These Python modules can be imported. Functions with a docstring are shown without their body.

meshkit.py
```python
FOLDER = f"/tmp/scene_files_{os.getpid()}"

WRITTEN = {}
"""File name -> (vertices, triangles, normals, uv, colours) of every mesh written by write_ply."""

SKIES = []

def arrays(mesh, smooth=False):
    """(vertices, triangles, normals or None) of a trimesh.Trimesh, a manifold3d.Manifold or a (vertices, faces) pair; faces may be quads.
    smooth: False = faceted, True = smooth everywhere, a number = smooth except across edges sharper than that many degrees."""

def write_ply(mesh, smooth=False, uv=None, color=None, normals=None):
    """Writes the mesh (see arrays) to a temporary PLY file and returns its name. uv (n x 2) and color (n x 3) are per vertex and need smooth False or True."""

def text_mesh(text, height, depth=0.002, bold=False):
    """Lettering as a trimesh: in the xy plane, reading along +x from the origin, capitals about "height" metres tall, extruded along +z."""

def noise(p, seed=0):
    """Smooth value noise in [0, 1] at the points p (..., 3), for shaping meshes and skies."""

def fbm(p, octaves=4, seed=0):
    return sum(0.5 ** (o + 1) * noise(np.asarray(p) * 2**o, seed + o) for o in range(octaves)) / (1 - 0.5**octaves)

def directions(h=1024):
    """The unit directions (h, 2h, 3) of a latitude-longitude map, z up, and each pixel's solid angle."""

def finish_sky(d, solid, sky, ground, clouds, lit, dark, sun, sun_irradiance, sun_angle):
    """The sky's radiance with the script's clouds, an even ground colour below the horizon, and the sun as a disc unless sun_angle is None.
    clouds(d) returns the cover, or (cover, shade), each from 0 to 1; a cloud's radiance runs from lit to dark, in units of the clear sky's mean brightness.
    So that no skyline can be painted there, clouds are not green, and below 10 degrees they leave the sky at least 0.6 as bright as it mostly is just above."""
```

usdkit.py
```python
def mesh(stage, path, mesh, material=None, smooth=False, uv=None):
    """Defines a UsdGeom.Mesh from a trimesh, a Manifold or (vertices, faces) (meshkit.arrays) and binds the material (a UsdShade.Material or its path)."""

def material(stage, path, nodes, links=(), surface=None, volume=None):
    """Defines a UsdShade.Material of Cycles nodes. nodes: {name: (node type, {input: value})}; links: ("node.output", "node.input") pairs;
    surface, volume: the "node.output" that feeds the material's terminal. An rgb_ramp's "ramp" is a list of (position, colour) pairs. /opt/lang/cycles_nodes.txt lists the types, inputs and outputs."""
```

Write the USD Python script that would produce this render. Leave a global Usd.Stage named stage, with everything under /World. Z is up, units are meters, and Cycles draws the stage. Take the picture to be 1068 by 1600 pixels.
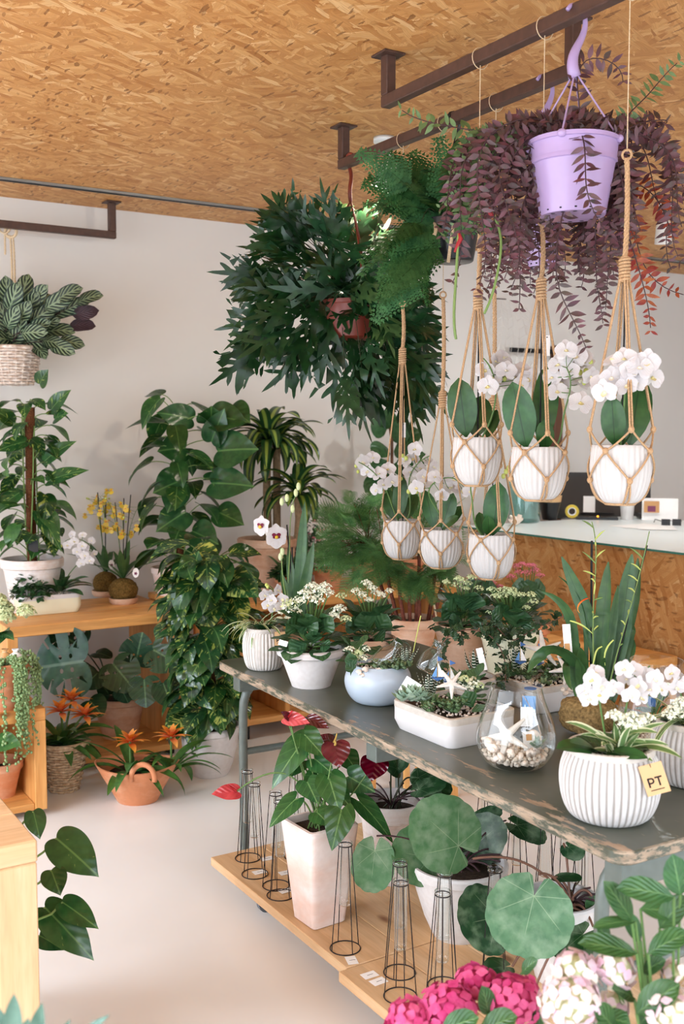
import math
import numpy as np, trimesh, usdkit, meshkit, manifold3d
from pxr import Usd, UsdGeom, UsdLux, UsdShade, Gf, Sdf
from scipy.spatial import Delaunay
from shapely.geometry import Polygon, Point

stage = Usd.Stage.CreateInMemory()
UsdGeom.SetStageUpAxis(stage, UsdGeom.Tokens.z)
UsdGeom.SetStageMetersPerUnit(stage, 1.0)
UsdGeom.Xform.Define(stage, '/World')
UsdGeom.Scope.Define(stage, '/World/Looks')

# ---------------------------------------------------------------- camera
W, H, FPX = 1068, 1600, 1650.0
YAW, PITCH, EYE = math.radians(31.6), math.radians(4.33), 1.6
CAM = np.array([0.0, 0.0, EYE])
FWD = np.array([math.sin(YAW) * math.cos(PITCH), math.cos(YAW) * math.cos(PITCH), -math.sin(PITCH)])
RIGHT = np.array([math.cos(YAW), -math.sin(YAW), 0.0])
UP = np.cross(RIGHT, FWD)
cam = UsdGeom.Camera.Define(stage, '/World/camera')
cam.AddTransformOp().Set(Gf.Matrix4d(*RIGHT, 0, *UP, 0, *(-FWD), 0, *CAM, 1))
cam.CreateHorizontalApertureAttr(24.0)
cam.CreateVerticalApertureAttr(24.0 * H / W)
cam.CreateFocalLengthAttr(24.0 * FPX / W)
cam.CreateFStopAttr(4.0)
cam.CreateFocusDistanceAttr(3.25)
cam.CreateClippingRangeAttr(Gf.Vec2f(0.05, 200))
cam.CreateExposureAttr(-0.28)

# ---------------------------------------------------------------- light: overcast sky outside, big shop windows behind and left of the camera
DOME = 1.0
dome = UsdLux.DomeLight.Define(stage, '/World/sky')
dome.CreateColorAttr(Gf.Vec3f(0.86, 0.93, 1.0))
dome.CreateIntensityAttr(DOME)


def rect_light(name, pos, aim, up, w, h, color, intensity):
    l = UsdLux.RectLight.Define(stage, '/World/' + name)
    z = np.array(pos, float) - np.array(aim, float); z /= np.linalg.norm(z)
    x = np.cross(up, z); x /= np.linalg.norm(x); y = np.cross(z, x)
    l.AddTransformOp().Set(Gf.Matrix4d(*x, 0, *y, 0, *z, 0, *map(float, pos), 1))
    l.CreateWidthAttr(w); l.CreateHeightAttr(h)
    l.CreateColorAttr(Gf.Vec3f(*color)); l.CreateIntensityAttr(intensity)
    return l


# daylight: the bright overcast sky high outside the two window walls, and the light level with the panes
COOL = (0.88, 0.97, 1.10)
rect_light('sky_outside_front', (2.6, -4.6, 5.0), (2.2, 1.2, 0.4), (0, 0, 1), 9.0, 3.6, COOL, 14.0)
rect_light('sky_outside_side', (-5.3, 2.4, 5.0), (0.6, 3.0, 0.2), (0, 0, 1), 9.0, 3.6, COOL, 26.0)
rect_light('window_daylight_front', (1.6, -1.55, 1.45), (1.6, 5, 1.35), (0, 0, 1), 5.6, 2.3, COOL, 1.1)
rect_light('window_daylight_side', (-2.25, 2.0, 1.45), (5, 2.0, 1.35), (0, 0, 1), 5.4, 2.3, COOL, 3.6)


# ---------------------------------------------------------------- pixel rays of the photograph -> points in the room
def ray(px, py):
    return FWD + RIGHT * ((px - W / 2) / FPX) - UP * ((py - H / 2) / FPX)


def at(px, py, Z):
    return CAM + ray(px, py) * Z


def onz(px, py, z):
    d = ray(px, py); return CAM + d * ((z - EYE) / d[2])


def onx(px, py, x):
    d = ray(px, py); return CAM + d * (x / d[0])


def ony(px, py, y):
    d = ray(px, py); return CAM + d * (y / d[1])


def proj(p):
    q = np.asarray(p, float) - CAM; z = q @ FWD
    return np.array([W / 2 + FPX * (q @ RIGHT) / z, H / 2 - FPX * (q @ UP) / z, z])


def plc(px, y, z):
    """The point at depth y and height z of the room that shows in the photograph's column px."""
    py = 900.0
    for _ in range(4):
        p = ony(px, py, y); p[2] = z; py = proj(p)[1]
    return p


ZUP = np.array([0, 0, 1.0])
# ---------------------------------------------------------------- helpers: meshes
def unit(v):
    v = np.asarray(v, float); return v / (np.linalg.norm(v) + 1e-12)


class MB:
    """Collects triangles (and uv) for one mesh, in room coordinates."""
    def __init__(s): s.v, s.f, s.u, s.n = [], [], [], 0

    def add(s, g):
        if isinstance(g, MB): g = g.get()
        if isinstance(g, trimesh.Trimesh): g = (g.vertices, g.faces, None)
        v, f = np.asarray(g[0], float), np.asarray(g[1], int)
        if f.shape[1] == 4: f = np.vstack([f[:, [0, 1, 2]], f[:, [0, 2, 3]]])
        u = g[2] if len(g) > 2 and g[2] is not None else np.zeros((len(v), 2))
        s.v.append(v); s.f.append(f + s.n); s.u.append(u); s.n += len(v)
        return s

    def get(s): return np.vstack(s.v), np.vstack(s.f), np.vstack(s.u)


_used = {}


def numbered(parent, name):
    k = (parent, name); n = _used.get(k, 0); _used[k] = n + 1
    return f'{parent}/{name}' if n == 0 else f'{parent}/{name}_{n:03d}'


def tag(prim, label=None, cat=None, group=None, kind=None):
    for k, v in (('label', label), ('category', cat), ('group', group), ('kind', kind)):
        if v: prim.SetCustomDataByKey(k, v)


def put(path, g, mat, base=(0, 0, 0), smooth=True):
    if isinstance(g, MB): g = g.get()
    if isinstance(g, trimesh.Trimesh): g = (g.vertices, g.faces)
    v = np.asarray(g[0], float) - np.asarray(base, float)
    if smooth in (True, False) and len(g) > 2 and g[2] is not None:
        f = np.asarray(g[1], int)
        if f.shape[1] == 4: f = np.vstack([f[:, [0, 1, 2]], f[:, [0, 2, 3]]])
        m = usdkit.mesh(stage, path, (v, f), MAT[mat], smooth=smooth, uv=g[2])
    else:
        m = usdkit.mesh(stage, path, (v, np.asarray(g[1], int)), MAT[mat], smooth=smooth)
    return m.GetPrim()


class Th:
    """A thing: an Xform at its base under /World whose children are its parts."""
    def __init__(s, name, label, cat, base, group=None):
        s.base = np.asarray(base, float); s.path = numbered('/World', name)
        x = UsdGeom.Xform.Define(stage, s.path); x.AddTranslateOp().Set(Gf.Vec3d(*map(float, s.base)))
        s.prim = x.GetPrim(); tag(s.prim, label, cat, group)

    def add(s, name, g, mat, smooth=True, label=None, parent=None, kind=None):
        p = numbered(parent or s.path, name)
        prim = put(p, g, mat, s.base, smooth); tag(prim, label, None, None, kind)
        return p


def single(name, g, mat, label, cat, smooth=True, group=None, kind=None):
    p = put(numbered('/World', name), g, mat, (0, 0, 0), smooth); tag(p, label, cat, group, kind); return p


def struct(name, g, mat, smooth=False, parent=None):
    p = put(numbered(parent or '/World', name), g, mat, (0, 0, 0), smooth)
    if parent is None: tag(p, kind='structure')
    return str(p.GetPath())


def bbox(c, s, b=0.004):
    """A box of size s centred at c with chamfered edges."""
    h = np.asarray(s, float) / 2; b = min(b, 0.45 * h.min()); P = []
    for sx in (-1, 1):
        for sy in (-1, 1):
            for sz in (-1, 1):
                k = np.array([sx, sy, sz]) * h
                for a in range(3):
                    q = k - np.array([sx, sy, sz]) * b; q[a] = k[a]; P.append(q)
    m = trimesh.convex.convex_hull(np.array(P)); m.apply_translation(c); return m


def span(a, b, bev=0.004):
    a, b = np.asarray(a, float), np.asarray(b, float)
    return bbox((a + b) / 2, np.abs(b - a), bev)


def lathe(prof, c=(0, 0, 0), n=40, rib=0, amp=0.0, ribz=None, close=True):
    """Revolves (r, z) pairs around z. rib, amp: vertical ribs between the heights ribz."""
    prof = np.asarray(prof, float); a = np.arange(n) * 2 * np.pi / n
    r = np.repeat(prof[:, :1], n, 1)
    if rib:
        wgt = np.ones(len(prof)) if ribz is None else ((prof[:, 1] >= ribz[0]) & (prof[:, 1] <= ribz[1])).astype(float)
        r = r * (1 + amp * wgt[:, None] * np.abs(np.sin(a * rib / 2))[None] - amp * wgt[:, None])
    v = np.stack([r * np.cos(a), r * np.sin(a), np.repeat(prof[:, 1:2], n, 1)], -1).reshape(-1, 3) + np.asarray(c, float)
    m = len(prof); i, j = np.meshgrid(np.arange(m - 1), np.arange(n), indexing='ij')
    q = np.stack([i * n + j, i * n + (j + 1) % n, (i + 1) * n + (j + 1) % n, (i + 1) * n + j], -1).reshape(-1, 4)
    f = np.vstack([q[:, [0, 1, 2]], q[:, [0, 2, 3]]])
    keep = (v[f[:, 0]] != v[f[:, 1]]).any(1) & (v[f[:, 1]] != v[f[:, 2]]).any(1) & (v[f[:, 0]] != v[f[:, 2]]).any(1)
    uu = np.stack([np.tile(a / (2 * np.pi), m), np.repeat(np.linspace(0, 1, m), n)], -1)
    return v, f[keep], uu


def tube(pts, r, sides=6, cap=True):
    p = np.asarray(pts, float); n = len(p); r = np.broadcast_to(r, (n,)) if np.ndim(r) == 0 else np.interp(np.linspace(0, 1, n), np.linspace(0, 1, len(r)), r)
    t = np.gradient(p, axis=0); t /= np.linalg.norm(t, axis=1, keepdims=True) + 1e-12
    a = np.cross(t[0], [0, 0, 1.0]) if abs(t[0][2]) < 0.9 else np.cross(t[0], [1.0, 0, 0]); a = unit(a); A = []
    for k in range(n):
        a = unit(a - t[k] * (a @ t[k])); A.append(a)
    A = np.array(A); B = np.cross(t, A); ang = np.arange(sides) * 2 * np.pi / sides
    v = p[:, None] + r[:, None, None] * (np.cos(ang)[None, :, None] * A[:, None] + np.sin(ang)[None, :, None] * B[:, None])
    i, j = np.meshgrid(np.arange(n - 1), np.arange(sides), indexing='ij')
    q = np.stack([i * sides + j, i * sides + (j + 1) % sides, (i + 1) * sides + (j + 1) % sides, (i + 1) * sides + j], -1).reshape(-1, 4)
    v = v.reshape(-1, 3); f = np.vstack([q[:, [0, 1, 2]], q[:, [0, 2, 3]]])
    u = np.stack([np.tile(ang / 6.2832, n), np.repeat(np.linspace(0, 1, n), sides)], -1)
    if cap:
        k = len(v); v = np.vstack([v, p[:1], p[-1:]]); u = np.vstack([u, [[0, 0], [0, 1]]]); e = (n - 1) * sides
        f = np.vstack([f, [[(s + 1) % sides, s, k] for s in range(sides)], [[e + s, e + (s + 1) % sides, k + 1] for s in range(sides)]])
    return v, f, u


def bez(*P, n=8):
    """Bezier curve through control points P."""
    P = [np.asarray(p, float) for p in P]; t = np.linspace(0, 1, n)[:, None]
    while len(P) > 1: P = [a * (1 - t) + b * t for a, b in zip(P[:-1], P[1:])]
    return P[0]


def spline(P, n=16):
    from scipy.interpolate import CubicSpline
    P = np.asarray(P, float); s = np.r_[0, np.cumsum(np.linalg.norm(np.diff(P, axis=0), axis=1))]
    return CubicSpline(s, P)(np.linspace(0, s[-1], n))


def ball(c, r, sub=1, sq=(1, 1, 1)):
    m = trimesh.creation.icosphere(sub, 1.0); return np.asarray(m.vertices) * np.asarray(sq) * r + np.asarray(c), np.asarray(m.faces), None


def ring(c, R, r, n=32, sides=6, nrm=(0, 0, 1)):
    nrm = unit(nrm); x = unit(np.cross(nrm, [0.3, 1, 0.2])); y = np.cross(nrm, x); a = np.linspace(0, 2 * np.pi, n + 1)
    return tube(np.asarray(c) + R * (np.cos(a)[:, None] * x + np.sin(a)[:, None] * y), r, sides, False)


# ---------------------------------------------------------------- helpers: leaf templates (x across in -0.5..0.5, y along in 0..1)
def T_poly(half, step=0.14, holes=(), smooth=6, sym=True):
    h = np.asarray(half, float)
    if smooth: h = spline(h, len(h) * smooth // 2)
    h[:, 0] = np.maximum(h[:, 0], 0)
    P = Polygon(np.vstack([h, (h * [-1, 1])[::-1][1:-1]])).buffer(0)
    if P.geom_type != 'Polygon': P = max(P.geoms, key=lambda g: g.area)
    for hl in holes: P = P.difference(hl)
    return T_shape(P, step)


def T_shape(P, step=0.14):
    if P.geom_type != 'Polygon': P = max(P.geoms, key=lambda g: g.area)
    pts = []
    for ringg in (P.exterior, *P.interiors): pts += list(ringg.coords)[:-1]
    x0, y0, x1, y1 = P.bounds
    inner = P.buffer(-step * 0.45)
    for y in np.arange(y0, y1, step):
        for x in np.r_[0, np.arange(step, x1, step), -np.arange(step, -x0, step)]:
            if inner.contains(Point(x, y)): pts.append((x, y))
    pts = np.array(pts) + 1e-7 * np.random.default_rng(1).standard_normal((len(pts), 2))
    tri = Delaunay(pts).simplices; c = pts[tri].mean(1); Q = P.buffer(1e-6)
    tri = tri[[Q.contains(Point(*k)) for k in c]]
    a, b, c = (pts[tri[:, k]] for k in range(3))
    flip = (b[:, 0] - a[:, 0]) * (c[:, 1] - a[:, 1]) - (b[:, 1] - a[:, 1]) * (c[:, 0] - a[:, 0]) < 0
    tri[flip] = tri[flip][:, [0, 2, 1]]
    return pts, tri, pts.copy()


def T_blade(w, nl=8, nc=2):
    """w: half-width profile (values over 0..1, largest 0.5)."""
    t = np.linspace(0, 1, nl + 1); wv = np.interp(t, np.linspace(0, 1, len(w)), w); c = np.linspace(-1, 1, nc + 1)
    xy = np.stack([wv[:, None] * c[None], np.repeat(t[:, None], nc + 1, 1)], -1).reshape(-1, 2)
    i, j = np.meshgrid(np.arange(nl), np.arange(nc), indexing='ij'); k = nc + 1
    q = np.stack([i * k + j, i * k + j + 1, (i + 1) * k + j + 1, (i + 1) * k + j], -1).reshape(-1, 4)
    uv = np.stack([np.tile(c / 2, nl + 1), np.repeat(t, nc + 1)], -1)
    return xy, np.vstack([q[:, [0, 1, 2]], q[:, [0, 2, 3]]]), uv


def leaf(T, p, d, up, L, Wd, droop=0.5, fold=0.12, cup=0.0, wave=0.0, wf=9.0, twist=0.0, ph=0.0):
    xy, tri, uv = T
    x = xy[:, 0] * Wd; t = xy[:, 1]; tt = np.clip(t, 0, None); k = droop if abs(droop) > 1e-3 else 1e-3; th = k * tt
    y = np.where(t > 0, np.sin(th) / k, t) * L; z = np.where(t > 0, -(1 - np.cos(th)) / k, 0) * L
    off = np.abs(x) * fold + cup * x * x / Wd + wave * Wd * np.sin(wf * t + ph + 1.7 * (x > 0)) * np.abs(xy[:, 0]) * 2
    if twist:
        a = twist * t; x, off = x * np.cos(a) - off * np.sin(a), x * np.sin(a) + off * np.cos(a)
    y = y + off * np.sin(th); z = z + off * np.cos(th)
    d = unit(d); r = np.cross(d, up)
    r = unit(r) if np.linalg.norm(r) > 1e-6 else unit(np.cross(d, [0.3, 0.5, 0.1])); u = np.cross(r, d)
    return np.asarray(p) + x[:, None] * r + y[:, None] * d + z[:, None] * u, tri, uv


T = {}
T['lance'] = T_blade([0, .28, .45, .5, .45, .32, .16, 0], 6, 2)
T['lance4'] = T_blade([.06, .24, .4, .48, .5, .46, .37, .22, 0], 10, 4)
T['oval'] = T_blade([.03, .28, .43, .5, .5, .46, .34, 0], 8, 4)
T['obov'] = T_blade([.05, .14, .26, .38, .47, .5, .45, .28, 0], 8, 4)
T['strap'] = T_blade([.34, .42, .48, .5, .5, .48, .42, .3, 0], 12, 2)
T['strap4'] = T_blade([.3, .4, .47, .5, .5, .47, .41, .28, 0], 14, 4)
T['succ'] = T_blade([.3, .4, .48, .5, .42, .2, 0], 5, 2)
T['tiny'] = T_blade([0, .45, .5, .3, 0], 4, 2)
T['petal'] = T_blade([.1, .32, .48, .5, .4, .14], 4, 2)
T['wide'] = T_blade([.08, .4, .5, .48, .33, .08], 5, 4)
T['needle'] = (np.array([[-.5, 0], [.5, 0], [.35, .6], [0, 1], [-.35, .6]]), np.array([[0, 1, 2], [0, 2, 4], [4, 2, 3]]), np.zeros((5, 2)))
T['heart'] = T_poly([(0, 0), (.1, -.1), (.27, -.12), (.43, .03), (.5, .24), (.45, .48), (.3, .7), (.12, .88), (0, 1.02)], .13)
T['pothos'] = T_poly([(0, 0), (.1, -.06), (.28, -.06), (.44, .1), (.5, .32), (.43, .56), (.27, .77), (.1, .93), (0, 1.04)], .14)
T['arrow'] = T_poly([(0, 0), (.1, -.14), (.24, -.22), (.4, -.1), (.5, .12), (.44, .38), (.29, .64), (.12, .86), (0, 1.0)], .13)
T['spathe'] = T_poly([(0, 0), (.09, -.16), (.27, -.2), (.45, -.03), (.5, .25), (.42, .52), (.25, .75), (.1, .9), (0, 1.0)], .11)


def _farfugium(n=13, notch=.5):
    a = np.linspace(0, np.pi, 60); r = .5 * (1 + .035 * np.abs(np.sin(a * n / 2)))
    pts = np.stack([r * np.sin(a), .5 + r * np.cos(a)], -1)[::-1]          # base to tip
    pts = pts[pts[:, 1] > .035]
    half = np.vstack([[(0, .27), (.035, .14), (.07, .04), (.12, .012)], pts[3:]]); half[-1] = (0, half[-1][1])
    return T_poly(half, .12, smooth=0)


T['round'] = _farfugium()


def _monstera(cuts, holes, seed):
    base = Polygon(np.vstack([(h := spline([(0, 0), (.14, -.13), (.34, -.12), (.5, .1), (.53, .38), (.42, .68), (.22, .92), (0, 1.05)], 40)), (h * [-1, 1])[::-1][1:-1]])).buffer(0)
    r = np.random.default_rng(seed)
    for sgn in (-1, 1):
        for k in range(cuts):
            y = .06 + .6 * k / max(cuts - 1, 1) + r.uniform(-.03, .03); y2 = y + .34
            x0 = .2 + .05 * r.random()
            base = base.difference(Polygon([(sgn * x0, y + .0), (sgn * .75, y2), (sgn * .75, y2 + .06), (sgn * x0, y + .022)]).buffer(.01))
        for k in range(holes):
            y = .2 + .22 * k; base = base.difference(Point(sgn * .1, y + .05).buffer(.035))
    return T_shape(base, .11)


T['monstera'] = _monstera(4, 2, 3)
T['monstera_young'] = _monstera(2, 1, 5)
T['monstera_whole'] = T_poly([(0, 0), (.14, -.12), (.34, -.11), (.5, .12), (.52, .38), (.41, .68), (.21, .92), (0, 1.03)], .12)


def _phleb(seed, pairs=5):
    r = np.random.default_rng(seed); P = Polygon([(-.036, 0), (.036, 0), (.03, .75), (0, .9), (-.03, .75)])
    for sgn in (-1, 1):
        for k in range(pairs):
            y = .04 + .7 * k / pairs + r.uniform(-.03, .03) + (.03 if sgn > 0 else 0); ln = .62 * math.sin(math.pi * (k + 1.0) / (pairs + .6)) ** .6 * r.uniform(.75, 1.08)
            a = math.radians(r.uniform(30, 52)); ca, sa = math.cos(a), math.sin(a)
            side = []
            for s_, w in ((0, .05), (.2, .027), (.45, .034), (.72, .03), (.9, .018)):
                side.append((s_, w * r.uniform(.8, 1.2)))
            up_ = [(ln * s_ * ca - w * sa, y + ln * s_ * sa + w * ca) for s_, w in side]; lo_ = [(ln * s_ * ca + w * sa, y + ln * s_ * sa - w * ca) for s_, w in side]
            P = P.union(Polygon([(sgn * x, yy) for x, yy in [*lo_, (ln * ca, y + ln * sa), *up_[::-1]]]).buffer(.002))
    P = P.union(Polygon([(-.045, .68), (.045, .68), (.05, .8), (.03, .95), (0, 1.05), (-.03, .95), (-.05, .8)]))
    return T_shape(P.buffer(.008).buffer(-.008).simplify(.006), .2)


T['phleb'] = _phleb(1); T['phleb_b'] = _phleb(2, 4); T['phleb_c'] = _phleb(3, 6)
T['ivy'] = T_poly([(0, 0), (.15, -.12), (.3, .0), (.5, .12), (.3, .36), (.34, .6), (.12, .62), (0, 1.0)], .3, smooth=0)


# ---------------------------------------------------------------- helpers: materials
class Ref(str):
    pass


class G:
    """A Cycles node graph: n(type, output, inputs) adds a node and returns the reference to its output."""
    def __init__(s): s.N, s.L = {}, []

    def n(s, kind, out, **inp):
        name = f'n{len(s.N)}'; vals = {}
        for k, v in inp.items():
            if isinstance(v, Ref): s.L.append((str(v), f'{name}.{k}'))
            else: vals[k] = v
        s.N[name] = (kind, vals); return Ref(f'{name}.{out}')

    def m(s, op, a, b=0.5, c=0.0): return s.n('math', 'value', math_type=op, value1=a, value2=b, value3=c)
    def pos(s): return s.n('geometry', 'position')
    def obj(s): return s.n('texture_coordinate', 'object')
    def mapv(s, v, scale=(1, 1, 1), rot=(0, 0, 0), loc=(0, 0, 0)): return s.n('mapping', 'vector', vector=v, scale=scale, rotation=rot, location=loc)
    def noise(s, v, scale, detail=3.0, rough=.5, dist=0.0, out='fac'): return s.n('noise_texture', out, vector=v, scale=float(scale), detail=float(detail), roughness=float(rough), distortion=float(dist))
    def ramp(s, fac, stops): return s.n('rgb_ramp', 'color', fac=fac, ramp=stops)
    def mix(s, fac, a, b, kind='mix'): return s.n('mix', 'color', mix_type=kind, fac=fac, color1=a, color2=b)
    def rnd(s): return s.n('object_info', 'random')
    def uv(s): return s.n('uvmap', 'UV', attribute='st')
    def step(s, v, a, b, lo=0.0, hi=1.0): return s.n('map_range', 'result', value=v, from_min=float(a), from_max=float(b), to_min=float(lo), to_max=float(hi), clamp=True)


MAT = {}


def finish(name, g, surf, volume=None):
    MAT[name] = usdkit.material(stage, '/World/Looks/' + name, g.N, g.L, surface=str(surf), volume=volume)


def srgb(r, g, b): return tuple(float(((c / 255 + .055) / 1.055) ** 2.4 if c > 10 else c / 255 / 12.92) for c in (r, g, b))


def plain(name, col, rough=.5, spec=.5, metal=0.0, noise=0.0, nscale=30, bump=0.0, bscale=200, var=0.0, coat=0.0):
    g = G(); c = col
    if noise: c = g.mix(g.step(g.noise(g.pos(), nscale, 4), .3, .7), tuple(x * (1 - noise) for x in col), tuple(min(1, x * (1 + noise * .6)) for x in col))
    if var: c = g.n('hsv', 'color', color=c if isinstance(c, Ref) else g.mix(0.0, col, col), value=g.step(g.rnd(), 0, 1, 1 - var, 1 + var), hue=g.step(g.rnd(), 0, 1, .5 - var * .04, .5 + var * .04))
    kw = dict(base_color=c, roughness=rough, specular_ior_level=spec, metallic=metal)
    if coat: kw['coat_weight'] = coat
    if bump: kw['normal'] = g.n('bump', 'normal', height=g.noise(g.pos(), bscale, 3), strength=bump, distance=.002)
    finish(name, g, g.n('principled_bsdf', 'BSDF', **kw))


def leafy(name, col, col2=None, rough=.38, spec=.5, trans=.25, veins=9.0, vein_col=None, pattern=None, var=.25, mid=None, bump=.35, petal=False):
    """A leaf: col is its colour, col2 a second tone in soft patches; lateral veins and midrib from the blade's own uv; pattern(g, u, v, c) may recolour."""
    g = G(); uv = g.uv(); u = g.n('separate_xyz', 'x', vector=uv); v = g.n('separate_xyz', 'y', vector=uv); au = g.m('absolute', u)
    c = g.mix(g.step(g.noise(g.pos(), 35, 3), .35, .65), col, col2 or col)
    if pattern: c = pattern(g, u, v, au, c)
    if mid: c = g.mix(g.step(au, .012, .03, 1, 0), c, mid)
    kw = {}
    if veins:
        ph = g.m('multiply', g.m('subtract', v, g.m('multiply', au, .9)), 6.2832 * veins)
        hgt = g.m('sine', ph)
        if vein_col: c = g.mix(g.m('multiply', g.step(hgt, .82, 1.0), .7), c, vein_col)
        kw['normal'] = g.n('bump', 'normal', height=hgt, strength=bump, distance=.003)
    c = g.n('hsv', 'color', color=c, value=g.step(g.rnd(), 0, 1, 1 - var, 1 + var), hue=g.step(g.rnd(), 0, 1, .472, .5) if not petal else .5, saturation=g.step(g.rnd(), 0, 1, 1.05, .92))
    b = g.n('principled_bsdf', 'BSDF', base_color=c, roughness=rough, specular_ior_level=spec, **kw)
    t = g.n('translucent_bsdf', 'BSDF', color=c if petal else g.mix(1.0, c, (1.0, 1.15, .5), 'multiply'))
    finish(name, g, g.n('mix_closure', 'closure', fac=float(trans), closure1=b, closure2=t))
# ---------------------------------------------------------------- materials
def osb(name, rotx=0.0, roty=0.0, tone=1.0, rough=.55):
    """Oriented strand board: four layers of long random strands, rotated against each other, over a fine grain."""
    g = G(); p = g.mapv(g.pos(), rot=(rotx, roty, 0)); wob = g.noise(p, 5, 2, out='color')
    p = g.n('vector_math', 'vector', math_type='multiply_add', vector1=wob, vector2=(.06, .06, .0), vector3=p)
    col = None; hsum = None
    for k, (ang, sx, sy, off) in enumerate([(1.3, 7, 36, 0), (2.1, 7, 32, 3.1), (1.7, 9, 44, 7.7), (.8, 8, 36, 11.3), (2.7, 10, 50, 5.5)]):
        rp_ = g.mapv(p, rot=(0, 0, ang), loc=(off, off, 0))
        q = g.mapv(rp_, scale=(sx, sy, .01))
        jag = g.noise(g.mapv(rp_, scale=(30, 220, 1)), 1.0, 1, out='color')
        q = g.n('vector_math', 'vector', math_type='multiply_add', vector1=jag, vector2=(.5, .22, .0), vector3=q)
        vr = g.n('voronoi_texture', 'color', vector=q, scale=1.0, randomness=1.0, feature='f1')
        r = g.n('separate_color', 'r', color=vr); gg = g.n('separate_color', 'g', color=vr)
        grain = g.noise(g.mapv(rp_, scale=(14, 300, 1)), 1.0, 2)
        c = g.ramp(r, [(0, srgb(176, 118, 62)), (.1, srgb(192, 136, 78)), (.5, srgb(206, 152, 92)), (.85, srgb(216, 166, 106)), (1, srgb(232, 192, 138))])
        c = g.mix(g.step(grain, .35, .7, .0, .38), c, srgb(158, 100, 50))
        h = g.m('multiply', r, .8)
        if col is None: col, hsum = c, h
        else:
            f = g.step(gg, .5, .62); col = g.mix(f, col, c); hsum = g.n('mix_float', 'result', fac=f, a=hsum, b=h)
    q = g.n('vector_math', 'vector', math_type='multiply_add', vector1=jag, vector2=(.5, .3, .0), vector3=g.mapv(g.mapv(p, rot=(0, 0, 1.6)), scale=(30, 110, .01)))
    dk = g.n('voronoi_texture', 'color', vector=q, scale=1.0); dk = g.n('separate_color', 'b', color=dk)
    col = g.mix(g.step(dk, .95, .98, 0, .62), col, srgb(112, 66, 30))
    col = g.mix(1.0, col, (tone, tone * .97, tone * .93), 'multiply')
    nb = g.n('bump', 'normal', height=hsum, strength=.35, distance=.003)
    finish(name, g, g.n('principled_bsdf', 'BSDF', base_color=col, roughness=rough, specular_ior_level=.35, normal=nb))


osb('osb_ceiling')
osb('osb_panel', roty=math.pi / 2, tone=.8)


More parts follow.
